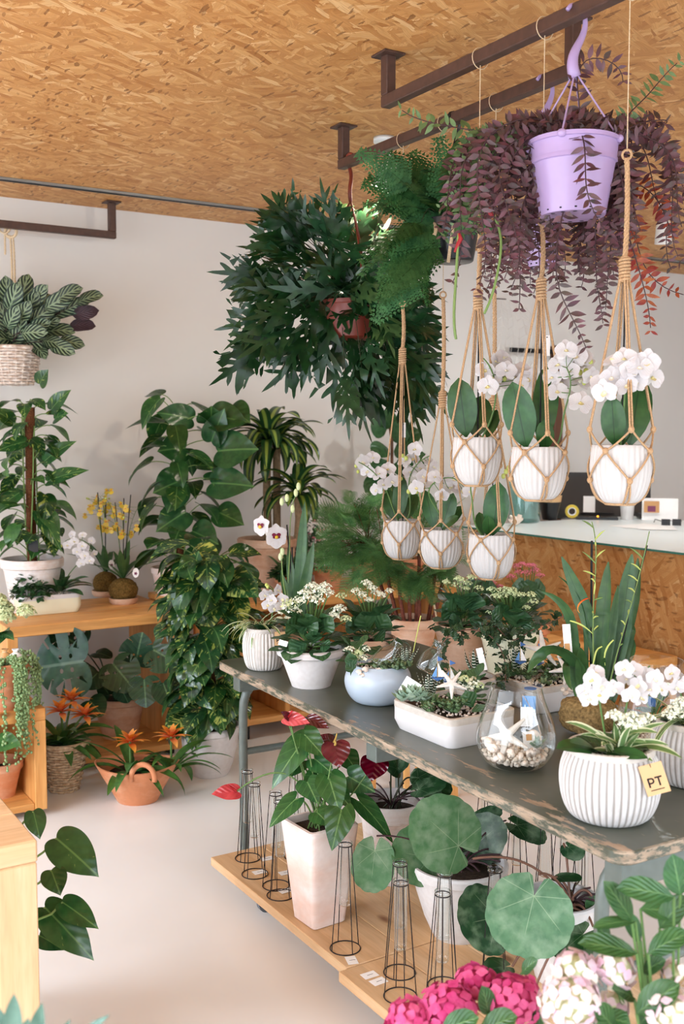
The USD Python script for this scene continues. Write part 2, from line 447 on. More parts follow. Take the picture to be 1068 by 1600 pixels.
def wood(name, axis, light, dark, rough=.45, boards=None):
    """Pine with grain along an axis, knots, and glued staves across it."""
    g = G(); p = g.pos(); sc = {'x': (1.2, 14, 14), 'y': (14, 1.2, 14), 'z': (14, 14, 1.2)}[axis]
    w = g.noise(g.mapv(p, scale=sc), 1.6, 4, .55, .4)
    fine = g.noise(g.mapv(p, scale=tuple(s * 9 for s in sc)), 1.0, 2)
    c = g.mix(g.step(w, .35, .68), light, dark)
    c = g.mix(g.step(fine, .45, .75, 0, .3), c, tuple(x * .72 for x in dark))
    st = {'x': (.9, 11, 11), 'y': (11, .9, 11), 'z': (11, 11, .9)}[axis]
    cell = g.n('voronoi_texture', 'color', vector=g.mapv(p, scale=st), scale=1.0, metric='chebychev', randomness=.4)
    c = g.n('hsv', 'color', color=c, value=g.step(g.n('separate_color', 'r', color=cell), 0, 1, .88, 1.08))
    kn = g.n('voronoi_texture', 'distance', vector=g.mapv(p, scale={'x': (2.5, 5, 5), 'y': (5, 2.5, 5), 'z': (5, 5, 2.5)}[axis]), scale=1.0)
    c = g.mix(g.step(kn, .035, .10, .85, 0), c, srgb(120, 66, 30))
    finish(name, g, g.n('principled_bsdf', 'BSDF', base_color=c, roughness=rough, specular_ior_level=.4,
                        normal=g.n('bump', 'normal', height=fine, strength=.12, distance=.001)))


for ax in 'xyz':
    wood('pine_' + ax, ax, srgb(228, 172, 104), srgb(205, 140, 72))
    wood('pale_pine_' + ax, ax, srgb(222, 186, 144), srgb(205, 162, 116))

plain('plaster', srgb(220, 216, 211), .75, .2, noise=.03, nscale=1.2, bump=.08, bscale=60)
plain('plaster_cool', srgb(218, 218, 219), .75, .2, noise=.02, nscale=1.2)
plain('floor_resin', srgb(238, 237, 235), .32, .4, noise=.035, nscale=1.6)
plain('dark_metal', srgb(74, 48, 38), .5, .5, noise=.25, nscale=40, bump=.1)
plain('grey_metal', srgb(150, 152, 150), .35, .5, metal=.6)
plain('frame_white', srgb(225, 225, 222), .5)
plain('black_plastic', srgb(28, 29, 32), .3, .5)
plain('black_matte', srgb(22, 22, 24), .6, .3)
plain('wire', srgb(38, 34, 34), .45, .5, metal=.4)
plain('redbrown_plastic', srgb(124, 52, 38), .35, .5)
plain('lilac_plastic', srgb(170, 147, 190), .32, .5, noise=.05, nscale=18)
plain('soil', srgb(62, 48, 38), .9, .2, noise=.5, nscale=120, bump=.9, bscale=160)
plain('bark', srgb(110, 76, 58), .85, .2, noise=.4, nscale=60, bump=.8, bscale=110)
plain('red_bark', srgb(112, 62, 48), .85, .2, noise=.35, nscale=70, bump=.7, bscale=120)
plain('cane', srgb(150, 122, 92), .8, .2, noise=.3, nscale=50, bump=.6, bscale=80)
plain('moss_pole', srgb(100, 62, 40), .95, .1, noise=.5, nscale=140, bump=1.0, bscale=220)
plain('white_glaze', srgb(212, 209, 208), .35, .5, noise=.03, nscale=10)
plain('white_bisque', srgb(203, 199, 196), .6, .3, noise=.02, nscale=12)
plain('cream_glaze', srgb(228, 224, 196), .3, .5, noise=.04, nscale=9)
plain('grey_rim', srgb(196, 188, 178), .7, .3, noise=.12, nscale=60)
plain('blue_glaze', srgb(178, 192, 206), .22, .5, noise=.05, nscale=9)
plain('twine', srgb(196, 160, 122), .9, .1, noise=.3, nscale=320, bump=.9, bscale=500)
plain('pale_twine', srgb(214, 190, 156), .9, .1, noise=.25, nscale=320, bump=.5, bscale=500)
plain('kraft', srgb(206, 166, 122), .8, .2)
plain('paper', srgb(240, 238, 236), .7, .2)
plain('ink', srgb(34, 28, 28), .7, .2)
plain('starfish_skin', srgb(216, 209, 200), .8, .2, noise=.1, nscale=90, bump=.7, bscale=260)
plain('shell', srgb(232, 216, 202), .45, .4, noise=.16, nscale=40, var=.1)
plain('gravel', srgb(226, 212, 196), .8, .2, noise=.25, nscale=60, var=.14)
plain('moss', srgb(112, 88, 46), .95, .1, noise=.55, nscale=120, bump=1.0, bscale=260)
plain('dry_moss', srgb(142, 118, 78), .95, .1, noise=.5, nscale=110, bump=1.0, bscale=260)
plain('blue_paint', srgb(50, 92, 150), .5)
plain('blue_card', srgb(96, 146, 200), .5)
plain('yellow_tape', srgb(226, 200, 60), .35)
plain('photo_brown', srgb(200, 150, 96), .5)
plain('photo_plum', srgb(120, 50, 84), .5)
plain('glass_edge', srgb(60, 116, 104), .15)
plain('counter_glass', srgb(232, 240, 241), .3, .5)
plain('monitor_screen', srgb(46, 44, 44), .25, .5)
plain('dark_wood', srgb(92, 56, 36), .55)
plain('gauze', srgb(214, 208, 200), .9, .1)
plain('cloth_white', srgb(222, 214, 210), .85, .2)
plain('caster_rubber', srgb(96, 104, 112), .5)
plain('stem_green', srgb(88, 120, 62), .5, .4, var=.1)
plain('vine_green', srgb(112, 138, 74), .5, .4, var=.1)
plain('dark_stem', srgb(52, 56, 34), .5, .4)
plain('brown_stem', srgb(118, 82, 66), .5, .4)
plain('purple_stem', srgb(62, 38, 42), .5, .4)
plain('bud_green', srgb(186, 196, 104), .45, .4, var=.1)
plain('spadix', srgb(206, 172, 88), .6)
plain('red_tip', srgb(150, 26, 36), .4)
plain('root_pale', srgb(206, 212, 178), .6)
plain('floret_white', srgb(236, 238, 216), .6, .3, noise=.12, nscale=160, var=.05)
plain('floret_green', srgb(206, 216, 166), .6, .3, noise=.15, nscale=160, var=.05)
plain('floret_rose', srgb(224, 128, 146), .6, .3, noise=.15, nscale=160, var=.05)
plain('pearl', srgb(128, 156, 104), .35, .5, noise=.15, nscale=60)
plain('fibre_white', srgb(214, 208, 196), .9, .1)


def potstuff(name, base, wash, amount, nscale=7, rough=.75, bands=0.0):
    g = G(); p = g.pos(); n1 = g.noise(g.mapv(p, scale=(1, 1, 2.2)), nscale, 5, .6)
    c = g.mix(g.step(n1, .62 - amount * .3, .9 - amount * .35), base, wash)
    c = g.mix(g.step(g.noise(p, nscale * 9, 3), .35, .65, 0, .16), c, tuple(x * .7 for x in base))
    kw = {}
    if bands:
        z = g.n('separate_xyz', 'z', vector=p); b = g.noise(g.mapv(p, scale=(1.5, 1.5, 90)), 1.0, 2)
        c = g.mix(g.step(b, .45, .75, 0, bands), c, base)
    hgt = g.noise(p, 120, 3)
    finish(name, g, g.n('principled_bsdf', 'BSDF', base_color=c, roughness=rough, specular_ior_level=.25, normal=g.n('bump', 'normal', height=hgt, strength=.18, distance=.002)))


potstuff('terracotta', srgb(206, 136, 96), srgb(222, 172, 140), .45)
potstuff('terracotta_pale', srgb(204, 158, 128), srgb(222, 190, 166), .8)
potstuff('whitewash', srgb(206, 176, 158), srgb(228, 220, 216), 1.15, bands=.3)
potstuff('whitewash_pink', srgb(222, 192, 178), srgb(228, 214, 208), .85, nscale=5)
potstuff('chalk_white', srgb(200, 186, 176), srgb(214, 210, 208), 1.4, bands=.16)
potstuff('stone_grey', srgb(170, 162, 152), srgb(206, 200, 194), .9, nscale=16)


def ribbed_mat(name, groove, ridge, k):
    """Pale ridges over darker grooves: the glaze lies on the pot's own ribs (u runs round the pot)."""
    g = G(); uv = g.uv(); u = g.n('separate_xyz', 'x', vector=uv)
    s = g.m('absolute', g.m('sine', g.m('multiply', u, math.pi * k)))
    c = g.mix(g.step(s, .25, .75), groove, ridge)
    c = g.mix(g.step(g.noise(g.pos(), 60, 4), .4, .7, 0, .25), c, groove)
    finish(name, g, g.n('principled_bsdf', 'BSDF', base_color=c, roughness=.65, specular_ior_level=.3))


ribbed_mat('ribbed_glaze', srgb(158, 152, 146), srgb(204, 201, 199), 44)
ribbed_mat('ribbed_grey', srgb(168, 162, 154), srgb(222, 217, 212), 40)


def wicker_mat(name, light, dark):
    g = G(); c = g.mix(g.step(g.noise(g.pos(), 60, 4), .3, .7), light, dark)
    finish(name, g, g.n('principled_bsdf', 'BSDF', base_color=c, roughness=.85, specular_ior_level=.2, normal=g.n('bump', 'normal', height=g.noise(g.pos(), 300, 2), strength=.6, distance=.002)))


wicker_mat('wicker_white', srgb(236, 226, 216), srgb(196, 170, 152))
wicker_mat('wicker_tan', srgb(224, 202, 170), srgb(170, 140, 108))

# worn grey-green table: paint on the flat faces, wood showing where the edge has rubbed through
g = G(); p = g.pos(); nz = g.n('separate_xyz', 'z', vector=g.n('geometry', 'true_normal')); px_ = g.n('separate_xyz', 'x', vector=p)
paint = g.mix(g.step(g.noise(p, 9, 4), .35, .7), srgb(72, 77, 66), srgb(86, 90, 78))
bare = g.mix(g.step(g.noise(g.mapv(p, scale=(8, 3, 20)), 4, 4), .3, .7), srgb(172, 152, 130), srgb(136, 118, 98))
scr = g.noise(g.mapv(p, rot=(0, 0, .5), scale=(22, 5, 22)), 1.6, 6, .65)
nearedge = g.step(px_, 1.60, 1.72, 1, 0)
thr = g.m('add', g.m('multiply', nearedge, .12), scr)
top_f = g.step(thr, .675, .70)
side_f = g.step(g.noise(g.mapv(p, scale=(14, 9, 40)), 1.8, 6, .7), .47, .56, 1, .0)
f = g.n('mix_float', 'result', fac=g.step(g.m('absolute', nz), .55, .9), a=side_f, b=top_f)
finish('table_paint', g, g.n('principled_bsdf', 'BSDF', base_color=g.mix(f, paint, bare), roughness=g.step(f, 0, 1, .3, .75), specular_ior_level=.5))
plain('grey_paint', srgb(96, 104, 98), .4, .5, noise=.12, nscale=40)

# glass
g = G(); fc_ = g.m('multiply', g.m('power', g.n('layer_weight', 'facing', blend=.5), 2.2), .85); fc_ = g.m('add', fc_, .05)
finish('clear_glass', g, g.n('mix_closure', 'closure', fac=fc_, closure1=g.n('transparent_bsdf', 'BSDF', color=(.94, .965, .96)), closure2=g.n('glossy_bsdf', 'BSDF', color=(1.0, 1.0, 1.0), roughness=.02)))
g = G(); fc_ = g.m('multiply', g.m('power', g.n('layer_weight', 'facing', blend=.5), 2.2), .85); fc_ = g.m('add', fc_, .05)
finish('green_glass', g, g.n('mix_closure', 'closure', fac=fc_, closure1=g.n('transparent_bsdf', 'BSDF', color=(.72, .88, .86)), closure2=g.n('glossy_bsdf', 'BSDF', color=(1.0, 1.0, 1.0), roughness=.03)))
g = G(); finish('window_glass', g, g.n('mix_closure', 'closure', fac=g.n('fresnel', 'fac', IOR=1.3), closure1=g.n('transparent_bsdf', 'BSDF', color=(1.0, 1.0, 1.0)), closure2=g.n('glossy_bsdf', 'BSDF', color=(1.0, 1.0, 1.0), roughness=.0)))
g = G(); finish('lamp_glow', g, g.n('emission', 'emission', color=(1.0, .86, .66), strength=30.0))
g = G(); finish('led_orange', g, g.n('emission', 'emission', color=(1.0, .35, .03), strength=6.0))

# ---- leaves
def variegated(amount, col, scale=9.0):
    def f(g, u, v, au, c):
        v3 = g.n('combine_xyz', 'vector', x=g.m('multiply', g.m('subtract', v, g.m('multiply', au, .7)), 2.2), y=g.m('multiply', u, .8), z=g.m('multiply', g.rnd(), 40.0))
        n1 = g.n('noise_texture', 'fac', vector=v3, scale=4.5, detail=3.0, roughness=.55)
        return g.mix(g.step(n1, .63 - amount, .70 - amount), c, col)
    return f


leafy('pothos_leaf', srgb(36, 76, 42), srgb(28, 62, 37), .22, .5, .2, 4, bump=.1, pattern=variegated(.055, srgb(150, 176, 84)), mid=srgb(70, 112, 60))
leafy('pothos_plain', srgb(44, 90, 46), srgb(33, 72, 40), .22, .5, .22, 4, bump=.1, pattern=variegated(.02, srgb(140, 170, 84)), mid=srgb(84, 128, 70))
leafy('pothos_light', srgb(62, 112, 52), srgb(48, 94, 46), .32, .5, .28, 4, bump=.1, pattern=variegated(-.04, srgb(176, 198, 104)))
leafy('monstera_leaf', srgb(38, 76, 52), srgb(30, 62, 46), .28, .5, .15, 5, bump=.12, vein_col=srgb(52, 90, 64), mid=srgb(90, 128, 92))
leafy('monstera_blue', srgb(60, 100, 86), srgb(46, 82, 72), .25, .5, .15, 5, bump=.12, mid=srgb(110, 140, 126))


def calathea_pat(g, u, v, au, c):
    ph = g.m('multiply', g.m('add', g.m('subtract', v, g.m('multiply', au, .75)), .0), 6.2832 * 6.0)
    st = g.step(g.m('sine', ph), -.45, -.2)
    edge = g.step(au, .40, .47)
    st = g.m('maximum', g.m('multiply', st, g.step(au, .03, .06)), 0.0)
    return g.mix(g.m('maximum', st, edge), srgb(124, 144, 110), srgb(26, 46, 34))


leafy('calathea_leaf', srgb(84, 112, 74), None, .38, .5, .12, 7, pattern=calathea_pat)
leafy('calathea_under', srgb(66, 40, 44), srgb(54, 34, 36), .5, .4, .15, 7)
leafy('dracaena_leaf', srgb(30, 68, 38), None, .3, .5, .2, 0, pattern=lambda g, u, v, au, c: g.mix(g.step(au, .1, .2, 1, 0), c, srgb(132, 158, 66)))
leafy('blue_fern', srgb(30, 66, 38), srgb(22, 50, 30), .28, .4, .1, 4, bump=.15, var=.35)
leafy('blue_fern_new', srgb(68, 100, 52), srgb(50, 84, 46), .28, .6, .15, 5)
leafy('lace_fern', srgb(62, 112, 66), srgb(40, 86, 52), .45, .4, .2, 0, var=.35)
leafy('feather_green', srgb(100, 150, 88), srgb(66, 118, 68), .5, .4, .25, 0, var=.3)
leafy('lipstick_purple', srgb(104, 58, 68), srgb(70, 58, 50), .4, .5, .25, 0, var=.4)
leafy('lipstick_green', srgb(110, 140, 92), srgb(90, 122, 80), .45, .4, .3, 0, var=.25)
leafy('lipstick_amber', srgb(186, 110, 60), srgb(150, 74, 56), .4, .4, .45, 0, var=.2)
leafy('orchid_leaf', srgb(48, 96, 48), srgb(36, 78, 40), .3, .5, .15, 0, mid=srgb(28, 62, 32), var=.2)
leafy('orchid_petal', srgb(228, 225, 225), srgb(222, 218, 220), .6, .3, .3, 6, var=.03, bump=.12, petal=True)
leafy('orchid_lip', srgb(238, 226, 160), srgb(244, 240, 226), .5, .3, .2, 0, var=.05, petal=True)
leafy('miltonia_lip', srgb(132, 18, 62), srgb(110, 12, 50), .5, .3, .2, 0, var=.05, petal=True)
leafy('oncidium_petal', srgb(238, 208, 84), srgb(226, 186, 60), .5, .3, .3, 0, var=.1, petal=True)
leafy('kalanchoe_leaf', srgb(60, 98, 60), srgb(44, 80, 50), .28, .5, .12, 4, bump=.25, var=.25)
leafy('spider_leaf', srgb(104, 140, 84), None, .4, .4, .25, 0, pattern=lambda g, u, v, au, c: g.mix(g.step(au, .26, .34), c, srgb(222, 226, 196)), var=.15)
leafy('anthurium_leaf', srgb(46, 94, 50), srgb(36, 78, 46), .28, .5, .18, 3.5, bump=.1, vein_col=srgb(58, 106, 60), mid=srgb(96, 140, 84))
leafy('anthurium_spathe', srgb(88, 10, 28), srgb(66, 6, 20), .2, .6, .0, 4, bump=.3, var=.1, petal=True)
leafy('anthurium_coral', srgb(200, 62, 66), srgb(186, 46, 56), .22, .6, .2, 4, bump=.25, var=.08, petal=True)


def radial_veins(g, u, v, au, c):
    dy = g.m('subtract', v, .27); a = g.m('arctan2', u, dy); s = g.m('absolute', g.m('sine', g.m('multiply', a, 3.5)))
    r = g.m('sqrt', g.m('add', g.m('multiply', u, u), g.m('multiply', dy, dy)))
    line = g.m('multiply', g.step(g.m('multiply', s, r), .006, .018, 1, 0), g.step(r, .38, .5, .45, 0))
    blot = g.step(g.noise(g.pos(), 26, 4), .45, .7, 0, .5)
    return g.mix(line, g.mix(blot, c, srgb(138, 164, 134)), srgb(166, 188, 152))


leafy('farfugium_leaf', srgb(84, 124, 88), srgb(66, 108, 74), .5, .35, .18, 0, pattern=radial_veins, var=.15)
leafy('farfugium_dark', srgb(34, 74, 44), srgb(26, 58, 36), .4, .4, .18, 0, pattern=radial_veins, var=.2)
leafy('bromeliad_leaf', srgb(72, 122, 56), srgb(54, 100, 50), .3, .5, .2, 0, var=.25)
leafy('bract_orange', srgb(240, 140, 46), srgb(222, 84, 40), .35, .5, .3, 0, pattern=lambda g, u, v, au, c: g.mix(g.step(v, .2, .9), srgb(222, 92, 42), srgb(248, 176, 70)), var=.1, petal=True)
leafy('cambria_leaf', srgb(64, 106, 60), srgb(50, 90, 54), .38, .5, .2, 0, mid=srgb(46, 82, 48), var=.15)
leafy('succulent_blue', srgb(166, 188, 168), srgb(138, 166, 148), .5, .35, .1, 0, var=.15)
leafy('succulent_green', srgb(112, 142, 98), srgb(88, 120, 80), .45, .4, .12, 0, var=.25)
leafy('peperomia_leaf', srgb(118, 144, 104), srgb(96, 126, 88), .45, .4, .15, 0, pattern=lambda g, u, v, au, c: g.mix(g.step(au, .1, .25, .5, 0), c, srgb(170, 186, 150)), var=.2)


def bands(g, u, v, au, c):
    return g.mix(g.step(g.m('sine', g.m('multiply', v, 60.0)), .1, .5), srgb(40, 66, 46), srgb(214, 218, 206))


leafy('haworthia_leaf', srgb(50, 78, 54), None, .4, .4, .05, 0, pattern=bands, var=.15)
leafy('ivy_leaf', srgb(52, 82, 46), srgb(40, 66, 40), .35, .5, .2, 4, var=.3)
leafy('hydrangea_leaf', srgb(56, 104, 54), srgb(42, 86, 48), .35, .5, .2, 6, mid=srgb(100, 142, 88), bump=.3, var=.2)
leafy('floret_magenta', srgb(206, 66, 122), srgb(222, 96, 146), .6, .3, .25, 0, var=.2, petal=True)
leafy('floret_blush', srgb(238, 214, 222), srgb(228, 186, 204), .6, .3, .25, 0, pattern=lambda g, u, v, au, c: g.mix(g.step(g.rnd(), .35, 1.0, 0, .75), c, srgb(236, 236, 208)), var=.06, petal=True)
leafy('agave_leaf', srgb(110, 142, 130), srgb(80, 114, 104), .45, .4, .15, 0, var=.2)
leafy('pothos_bright', srgb(44, 92, 46), srgb(34, 74, 40), .22, .5, .22, 4, bump=.1, pattern=variegated(.115, srgb(176, 190, 96)), mid=srgb(84, 128, 70))
leafy('pothos_dark', srgb(40, 84, 44), srgb(30, 68, 38), .26, .5, .2, 4, bump=.1, pattern=variegated(-.06, srgb(120, 150, 76)), mid=srgb(74, 118, 62))
# ---------------------------------------------------------------- the room
CEIL, WALLY, X0, X1, Y0 = 2.80, 5.6, -2.4, 8.0, -1.7
struct('floor', span((X0 - .2, Y0 - .2, -.1), (X1 + .2, WALLY + .2, 0), .001), 'floor_resin')
struct('ceiling', span((X0 - .2, Y0 - .2, CEIL), (X1 + .2, WALLY + .2, CEIL + .1), .001), 'osb_ceiling')
struct('wall_back', span((X0 - .2, WALLY, 0), (X1 + .2, WALLY + .2, CEIL), .001), 'plaster')
struct('wall_right', span((X1, Y0 - .2, 0), (X1 + .2, WALLY, CEIL), .001), 'plaster_cool')
struct('trim_1', span((X0, 5.16, CEIL - .012), (X1, 5.21, CEIL), .002), 'grey_metal')
struct('trim_2', span((X0, 5.175, CEIL - .0145), (X1, 5.193, CEIL - .0121), .0005), 'black_matte')


def window_wall(wall, a0, a1, side, at_, glass_name):
    """A wall with a wide window: below-sill, lintel and end pieces joined in one shell, plus frame bars and panes."""
    m = MB()
    def piece(u0, u1, z0, z1, t0=-.1, t1=.1):
        return span((u0, at_ + t0, z0), (u1, at_ + t1, z1), .002) if side == 'y' else span((at_ + t0, u0, z0), (at_ + t1, u1, z1), .002)
    for q in ((a0, a1, 0, .25), (a0, a1, 2.62, CEIL), (a0, a0 + .4, .25, 2.62), (a1 - .4, a1, .25, 2.62)): m.add(piece(*q))
    struct(wall, m, 'plaster')
    w = MB(); n = 4; st = (a1 - a0 - .8) / n
    for k in range(n + 1): w.add(piece(a0 + .4 + k * st - .03, a0 + .4 + k * st + .03, .25, 2.62, -.03, .03))
    w.add(piece(a0 + .4, a1 - .4, .25, .31, -.03, .03)); w.add(piece(a0 + .4, a1 - .4, 2.56, 2.62, -.03, .03))
    pth = struct(glass_name, w, 'frame_white')
    for k in range(n): struct('pane', piece(a0 + .43 + k * st, a0 + .37 + (k + 1) * st, .31, 2.56, -.004, .004), 'window_glass', parent=pth)


window_wall('wall_front', X0 - .2, X1, 'y', Y0, 'window_1')
window_wall('wall_left', Y0, WALLY, 'x', X0, 'window_2')


def rail(label, a, b, drop, posts, group='iron hanging rails under the ceiling'):
    """A square iron bar hung below the ceiling on short posts with a plate each."""
    a, b = np.asarray(a, float), np.asarray(b, float); t = Th('hanging_rail', label, 'rail', (a + b) / 2 * [1, 1, 0] + [0, 0, CEIL], group)
    d = unit(b - a); s = .018; z = CEIL - drop
    lo = np.minimum(a, b) - s * (1 - np.abs(d)); hi = np.maximum(a, b) + s * (1 - np.abs(d))
    t.add('bar', span((*lo[:2], z), (*hi[:2], z + 2 * s), .003), 'dark_metal', 30)
    for q in posts:
        q = np.asarray(q, float)
        t.add('post', span((q[0] - s, q[1] - s, z + 2 * s), (q[0] + s, q[1] + s, CEIL - .006), .003), 'dark_metal', 30)
        t.add('mounting_plate', span((q[0] - .04, q[1] - .04, CEIL - .008), (q[0] + .04, q[1] + .04, CEIL - .0005), .002), 'dark_metal', 30)
    return t
# ---------------------------------------------------------------- rails
rail('dark iron bar hung on posts, carrying the lilac pot and three macrame orchids', (1.94, 1.45, 0), (1.94, 2.89, 0), .165, [(1.94, 2.872, 0), (1.94, 1.47, 0)])
rail('dark iron bar hung on posts, carrying both big green ferns', (2.235, 2.33, 0), (2.235, 3.64, 0), .165, [(2.235, 3.62, 0), (2.235, 2.35, 0)])
rail('dark iron bar in front of the white wall, carrying the patterned-leaf basket', (.95, 5.42, 0), (1.94, 5.42, 0), .19, [(1.922, 5.42, 0), (.97, 5.42, 0)])

# ---------------------------------------------------------------- counter at the right
CX, CZ = 3.875, 1.05
t = Th('counter', 'shop counter of orange strand board with a pale glass top', 'counter', (CX, 3.0, 0))
t.add('front_panel', span((CX, 1.2, 0), (CX + .03, 4.85, CZ - .012), .002), 'osb_panel', 30)
t.add('end_panel', span((CX + .03, 4.82, 0), (CX + 1.3, 4.85, CZ - .012), .002), 'osb_panel', 30)
t.add('glass_top', span((CX - .03, 1.15, CZ - .012), (CX + 1.38, 4.9, CZ), .002), 'counter_glass', 30, label='pale glass sheet covering the counter')
t.add('glass_edge', span((CX - .0335, 1.15, CZ - .0115), (CX - .0295, 4.9, CZ - .001), .0005), 'glass_edge', 30, label='dark green polished edge of the glass')

# ---------------------------------------------------------------- worktable
TA = math.radians(-2.0)
def tab(g):
    """Table coordinates (x across from the near edge, y along, both about the near-left corner) to the room."""
    if isinstance(g, MB): g = g.get()
    if isinstance(g, trimesh.Trimesh): g = (g.vertices, g.faces, None)
    v = np.asarray(g[0], float); c, s = math.cos(TA), math.sin(TA)
    return np.stack([1.565 + c * v[:, 0] - s * v[:, 1], 1.47 + s * v[:, 0] + c * v[:, 1], v[:, 2]], -1), g[1], g[2] if len(g) > 2 else None
TL, TW = 2.09, .84
t = Th('worktable', 'long grey-green worktable with worn wooden edges and bent tube legs', 'table', (2.0, 2.5, 0))
P = Polygon([(0, 0), (TW, 0), (TW, TL), (0, TL)]).buffer(-.04).buffer(.04, quad_segs=6)
top = trimesh.creation.extrude_polygon(P, .022); inner = trimesh.creation.extrude_polygon(P.buffer(-.003), .028)
ring_pts = np.vstack([np.c_[np.array(P.exterior.coords), np.full(len(P.exterior.coords), z)] for z in (.723, .747)] + [np.c_[np.array(P.buffer(-.003).exterior.coords), np.full(len(P.buffer(-.003).exterior.coords), z)] for z in (.72, .75)])
topm = trimesh.convex.convex_hull(ring_pts)
t.add('tabletop', tab(topm), 'table_paint', 20)
for y in (.03, TL * .5 - .04, TL - .13):
    t.add('crossbeam', tab(span((.035, y, .652), (TW - .03, y + .055, .7205), .003)), 'grey_paint', 30)
for y in (.13, TL - .075):
    fr = MB(); pts = spline([(.075, y, .0), (.075, y, .3), (.075, y, .56), (.085, y, .625), (.12, y, .665), (.17, y, .683), (.3, y, .685), (.5, y, .685), (TW - .17, y, .683), (TW - .12, y, .665), (TW - .085, y, .625), (TW - .075, y, .56), (TW - .075, y, .3), (TW - .075, y, 0)], 60)
    t.add('leg_frame', tab(tube(pts, .0165, 12)), 'grey_paint', label='bent steel tube with two legs')
    t.add('stretcher', tab(tube([(.075, y, .41), (TW - .075, y, .41)], .013, 10)), 'grey_paint')

# ---------------------------------------------------------------- low rolling platforms under the table
PZ = .14
def platform(y0, y1, x0, label):
    t = Th('rolling_platform', label, 'platform', (1.9, (y0 + y1) / 2, 0), 'pine platforms on casters under the worktable')
    n = 4; w = .78 / n
    for k in range(n):
        t.add('plank', span((x0 + k * w + .0008, y0, PZ - .03), (x0 + (k + 1) * w - .0008, y1, PZ), .002), 'pale_pine_y', 30)
    for yy in (y0 + .1, y1 - .1):
        t.add('batten', span((x0 + .05, yy - .03, PZ - .048), (x0 + .73, yy + .03, PZ - .0305), .002), 'pale_pine_x', 30)
    for xx in (x0 + .11, x0 + .66):
        for yy in (y0 + .13, y1 - .2):
            m = MB(); m.add(trimesh.creation.cylinder(.03, .02, sections=20, transform=trimesh.transformations.rotation_matrix(math.pi / 2, [1, 0, 0], [0, 0, 0])).apply_translation((xx, yy, .0305)))
            c = t.add('caster', m, 'caster_rubber', 30)
            t.add('bracket', MB().add(span((xx - .028, yy - .016, .035), (xx + .028, yy - .012, .092), .001)).add(span((xx - .028, yy + .012, .035), (xx + .028, yy + .016, .092), .001)).add(span((xx - .03, yy - .03, .0885), (xx + .03, yy + .03, .0915), .001)), 'grey_metal', 30, parent=c)
platform(2.365, 3.25, 1.468, 'pine platform on casters under the table, holding the square pink planter')
platform(1.47, 2.36, 1.44, 'pine platform on casters under the near end of the table')

# ---------------------------------------------------------------- wooden shelf units
def cube(label, x0, x1, y0, y1, z, th=.045, back=True, mid=None, foot=.03, grp='pine display shelf units', open_side=None, front=False):
    t = Th('display_shelf', label, 'shelf', ((x0 + x1) / 2, (y0 + y1) / 2, 0), grp)
    nb = max(2, round((y1 - y0) / .2)); w = (y1 - y0) / nb
    for k in range(nb): t.add('top_board', span((x0, y0 + k * w + .0005, z - th), (x1, y0 + (k + 1) * w - .0005, z), .003), 'pine_x', 30)
    if open_side != 'left': t.add('side_panel', span((x0, y0 + .002, foot), (x0 + th, y1, z - th - .0005), .003), 'pine_z', 30)
    if open_side != 'right': t.add('side_panel', span((x1 - th, y0 + .002, foot), (x1, y1, z - th - .0005), .003), 'pine_z', 30)
    t.add('bottom_board', span((x0 + th + .0005, y0 + .01, foot), (x1 - th - .0005, y1, foot + .03), .003), 'pine_x', 30)
    for q in mid or []: t.add('divider', span((q, y0 + .01, foot + .0305), (q + .03, y1 - .02, z - th - .0005), .003), 'pine_z', 30)
    if back: t.add('back_panel', span((x0 + th + .0005, y1 - .02, foot + .0305), (x1 - th - .0005, y1, z - th - .0005), .002), 'pine_z', 30)
    if front: t.add('front_panel', span((x0 + th + .0005, y0 + .002, foot), (x1 - th - .0005, y0 + .03, z - th - .0005), .002), 'pale_pine_z', 30)
    for xx in (x0 + .05, x1 - .05):
        for yy in (y0 + .06, y1 - .05): t.add('foot', lathe([(0, 0), (.022, 0), (.022, foot)], (xx, yy, 0), 14), 'black_matte', 30)
    return t
cube('open pine shelf unit against the white wall, holding the split-leaf plant', 1.18, 2.03, 4.80, 5.42, .72, .05, back=False)
cube('low pine shelf unit at the left, carrying the trailing pearl plant', .40, 1.21, 4.31, 4.76, .46, .05)
cube('long pine shelf unit behind the worktable, carrying terracotta pots', 2.36, 3.75, 4.82, 5.42, .72, .045, mid=[2.62, 3.1], foot=.08, back=False)
t = Th('display_shelf', 'blurred pine shelf unit in the near left corner', 'shelf', (.3, 2.6, 0), 'pine display shelf units')
bx, by0, by1, bz = .605, 2.24, 3.0, .72
for k in range(4): t.add('top_board', span((-.2, by0 + k * .19 + .0005, bz - .05), (bx, by0 + (k + 1) * .19 - .0005, bz), .004), 'pale_pine_x', 30)
for k in range(4): t.add('front_panel', span((-.2 + k * .201, by0 + .001, .02), (-.2 + (k + 1) * .201 - .0006, by0 + .045, bz - .0505), .003), 'pale_pine_z', 30)
t.add('back_panel', span((-.2, by1 - .045, .02), (bx, by1 - .001, bz - .0505), .003), 'pale_pine_z', 30)
t.add('bottom_board', span((-.2, by0 + .0455, .02), (bx, by1 - .0455, .06), .003), 'pale_pine_x', 30)
for xx in (-.15, bx - .05):
    for yy in (by0 + .06, by1 - .06): t.add('foot', lathe([(0, 0), (.02, 0), (.02, .02)], (xx, yy, 0), 14), 'black_matte', 30)
# crate in front of the counter, carrying pots of pink flowers
q = onz(838, 972, .62)
cube('pine crate in front of the counter, carrying pink-flowered pots', 3.05, 3.80, 3.25, 4.0, .58, .04, back=True, foot=.03)
# ---------------------------------------------------------------- plant builders (all in room coordinates)
def rng(seed): return np.random.default_rng(seed)


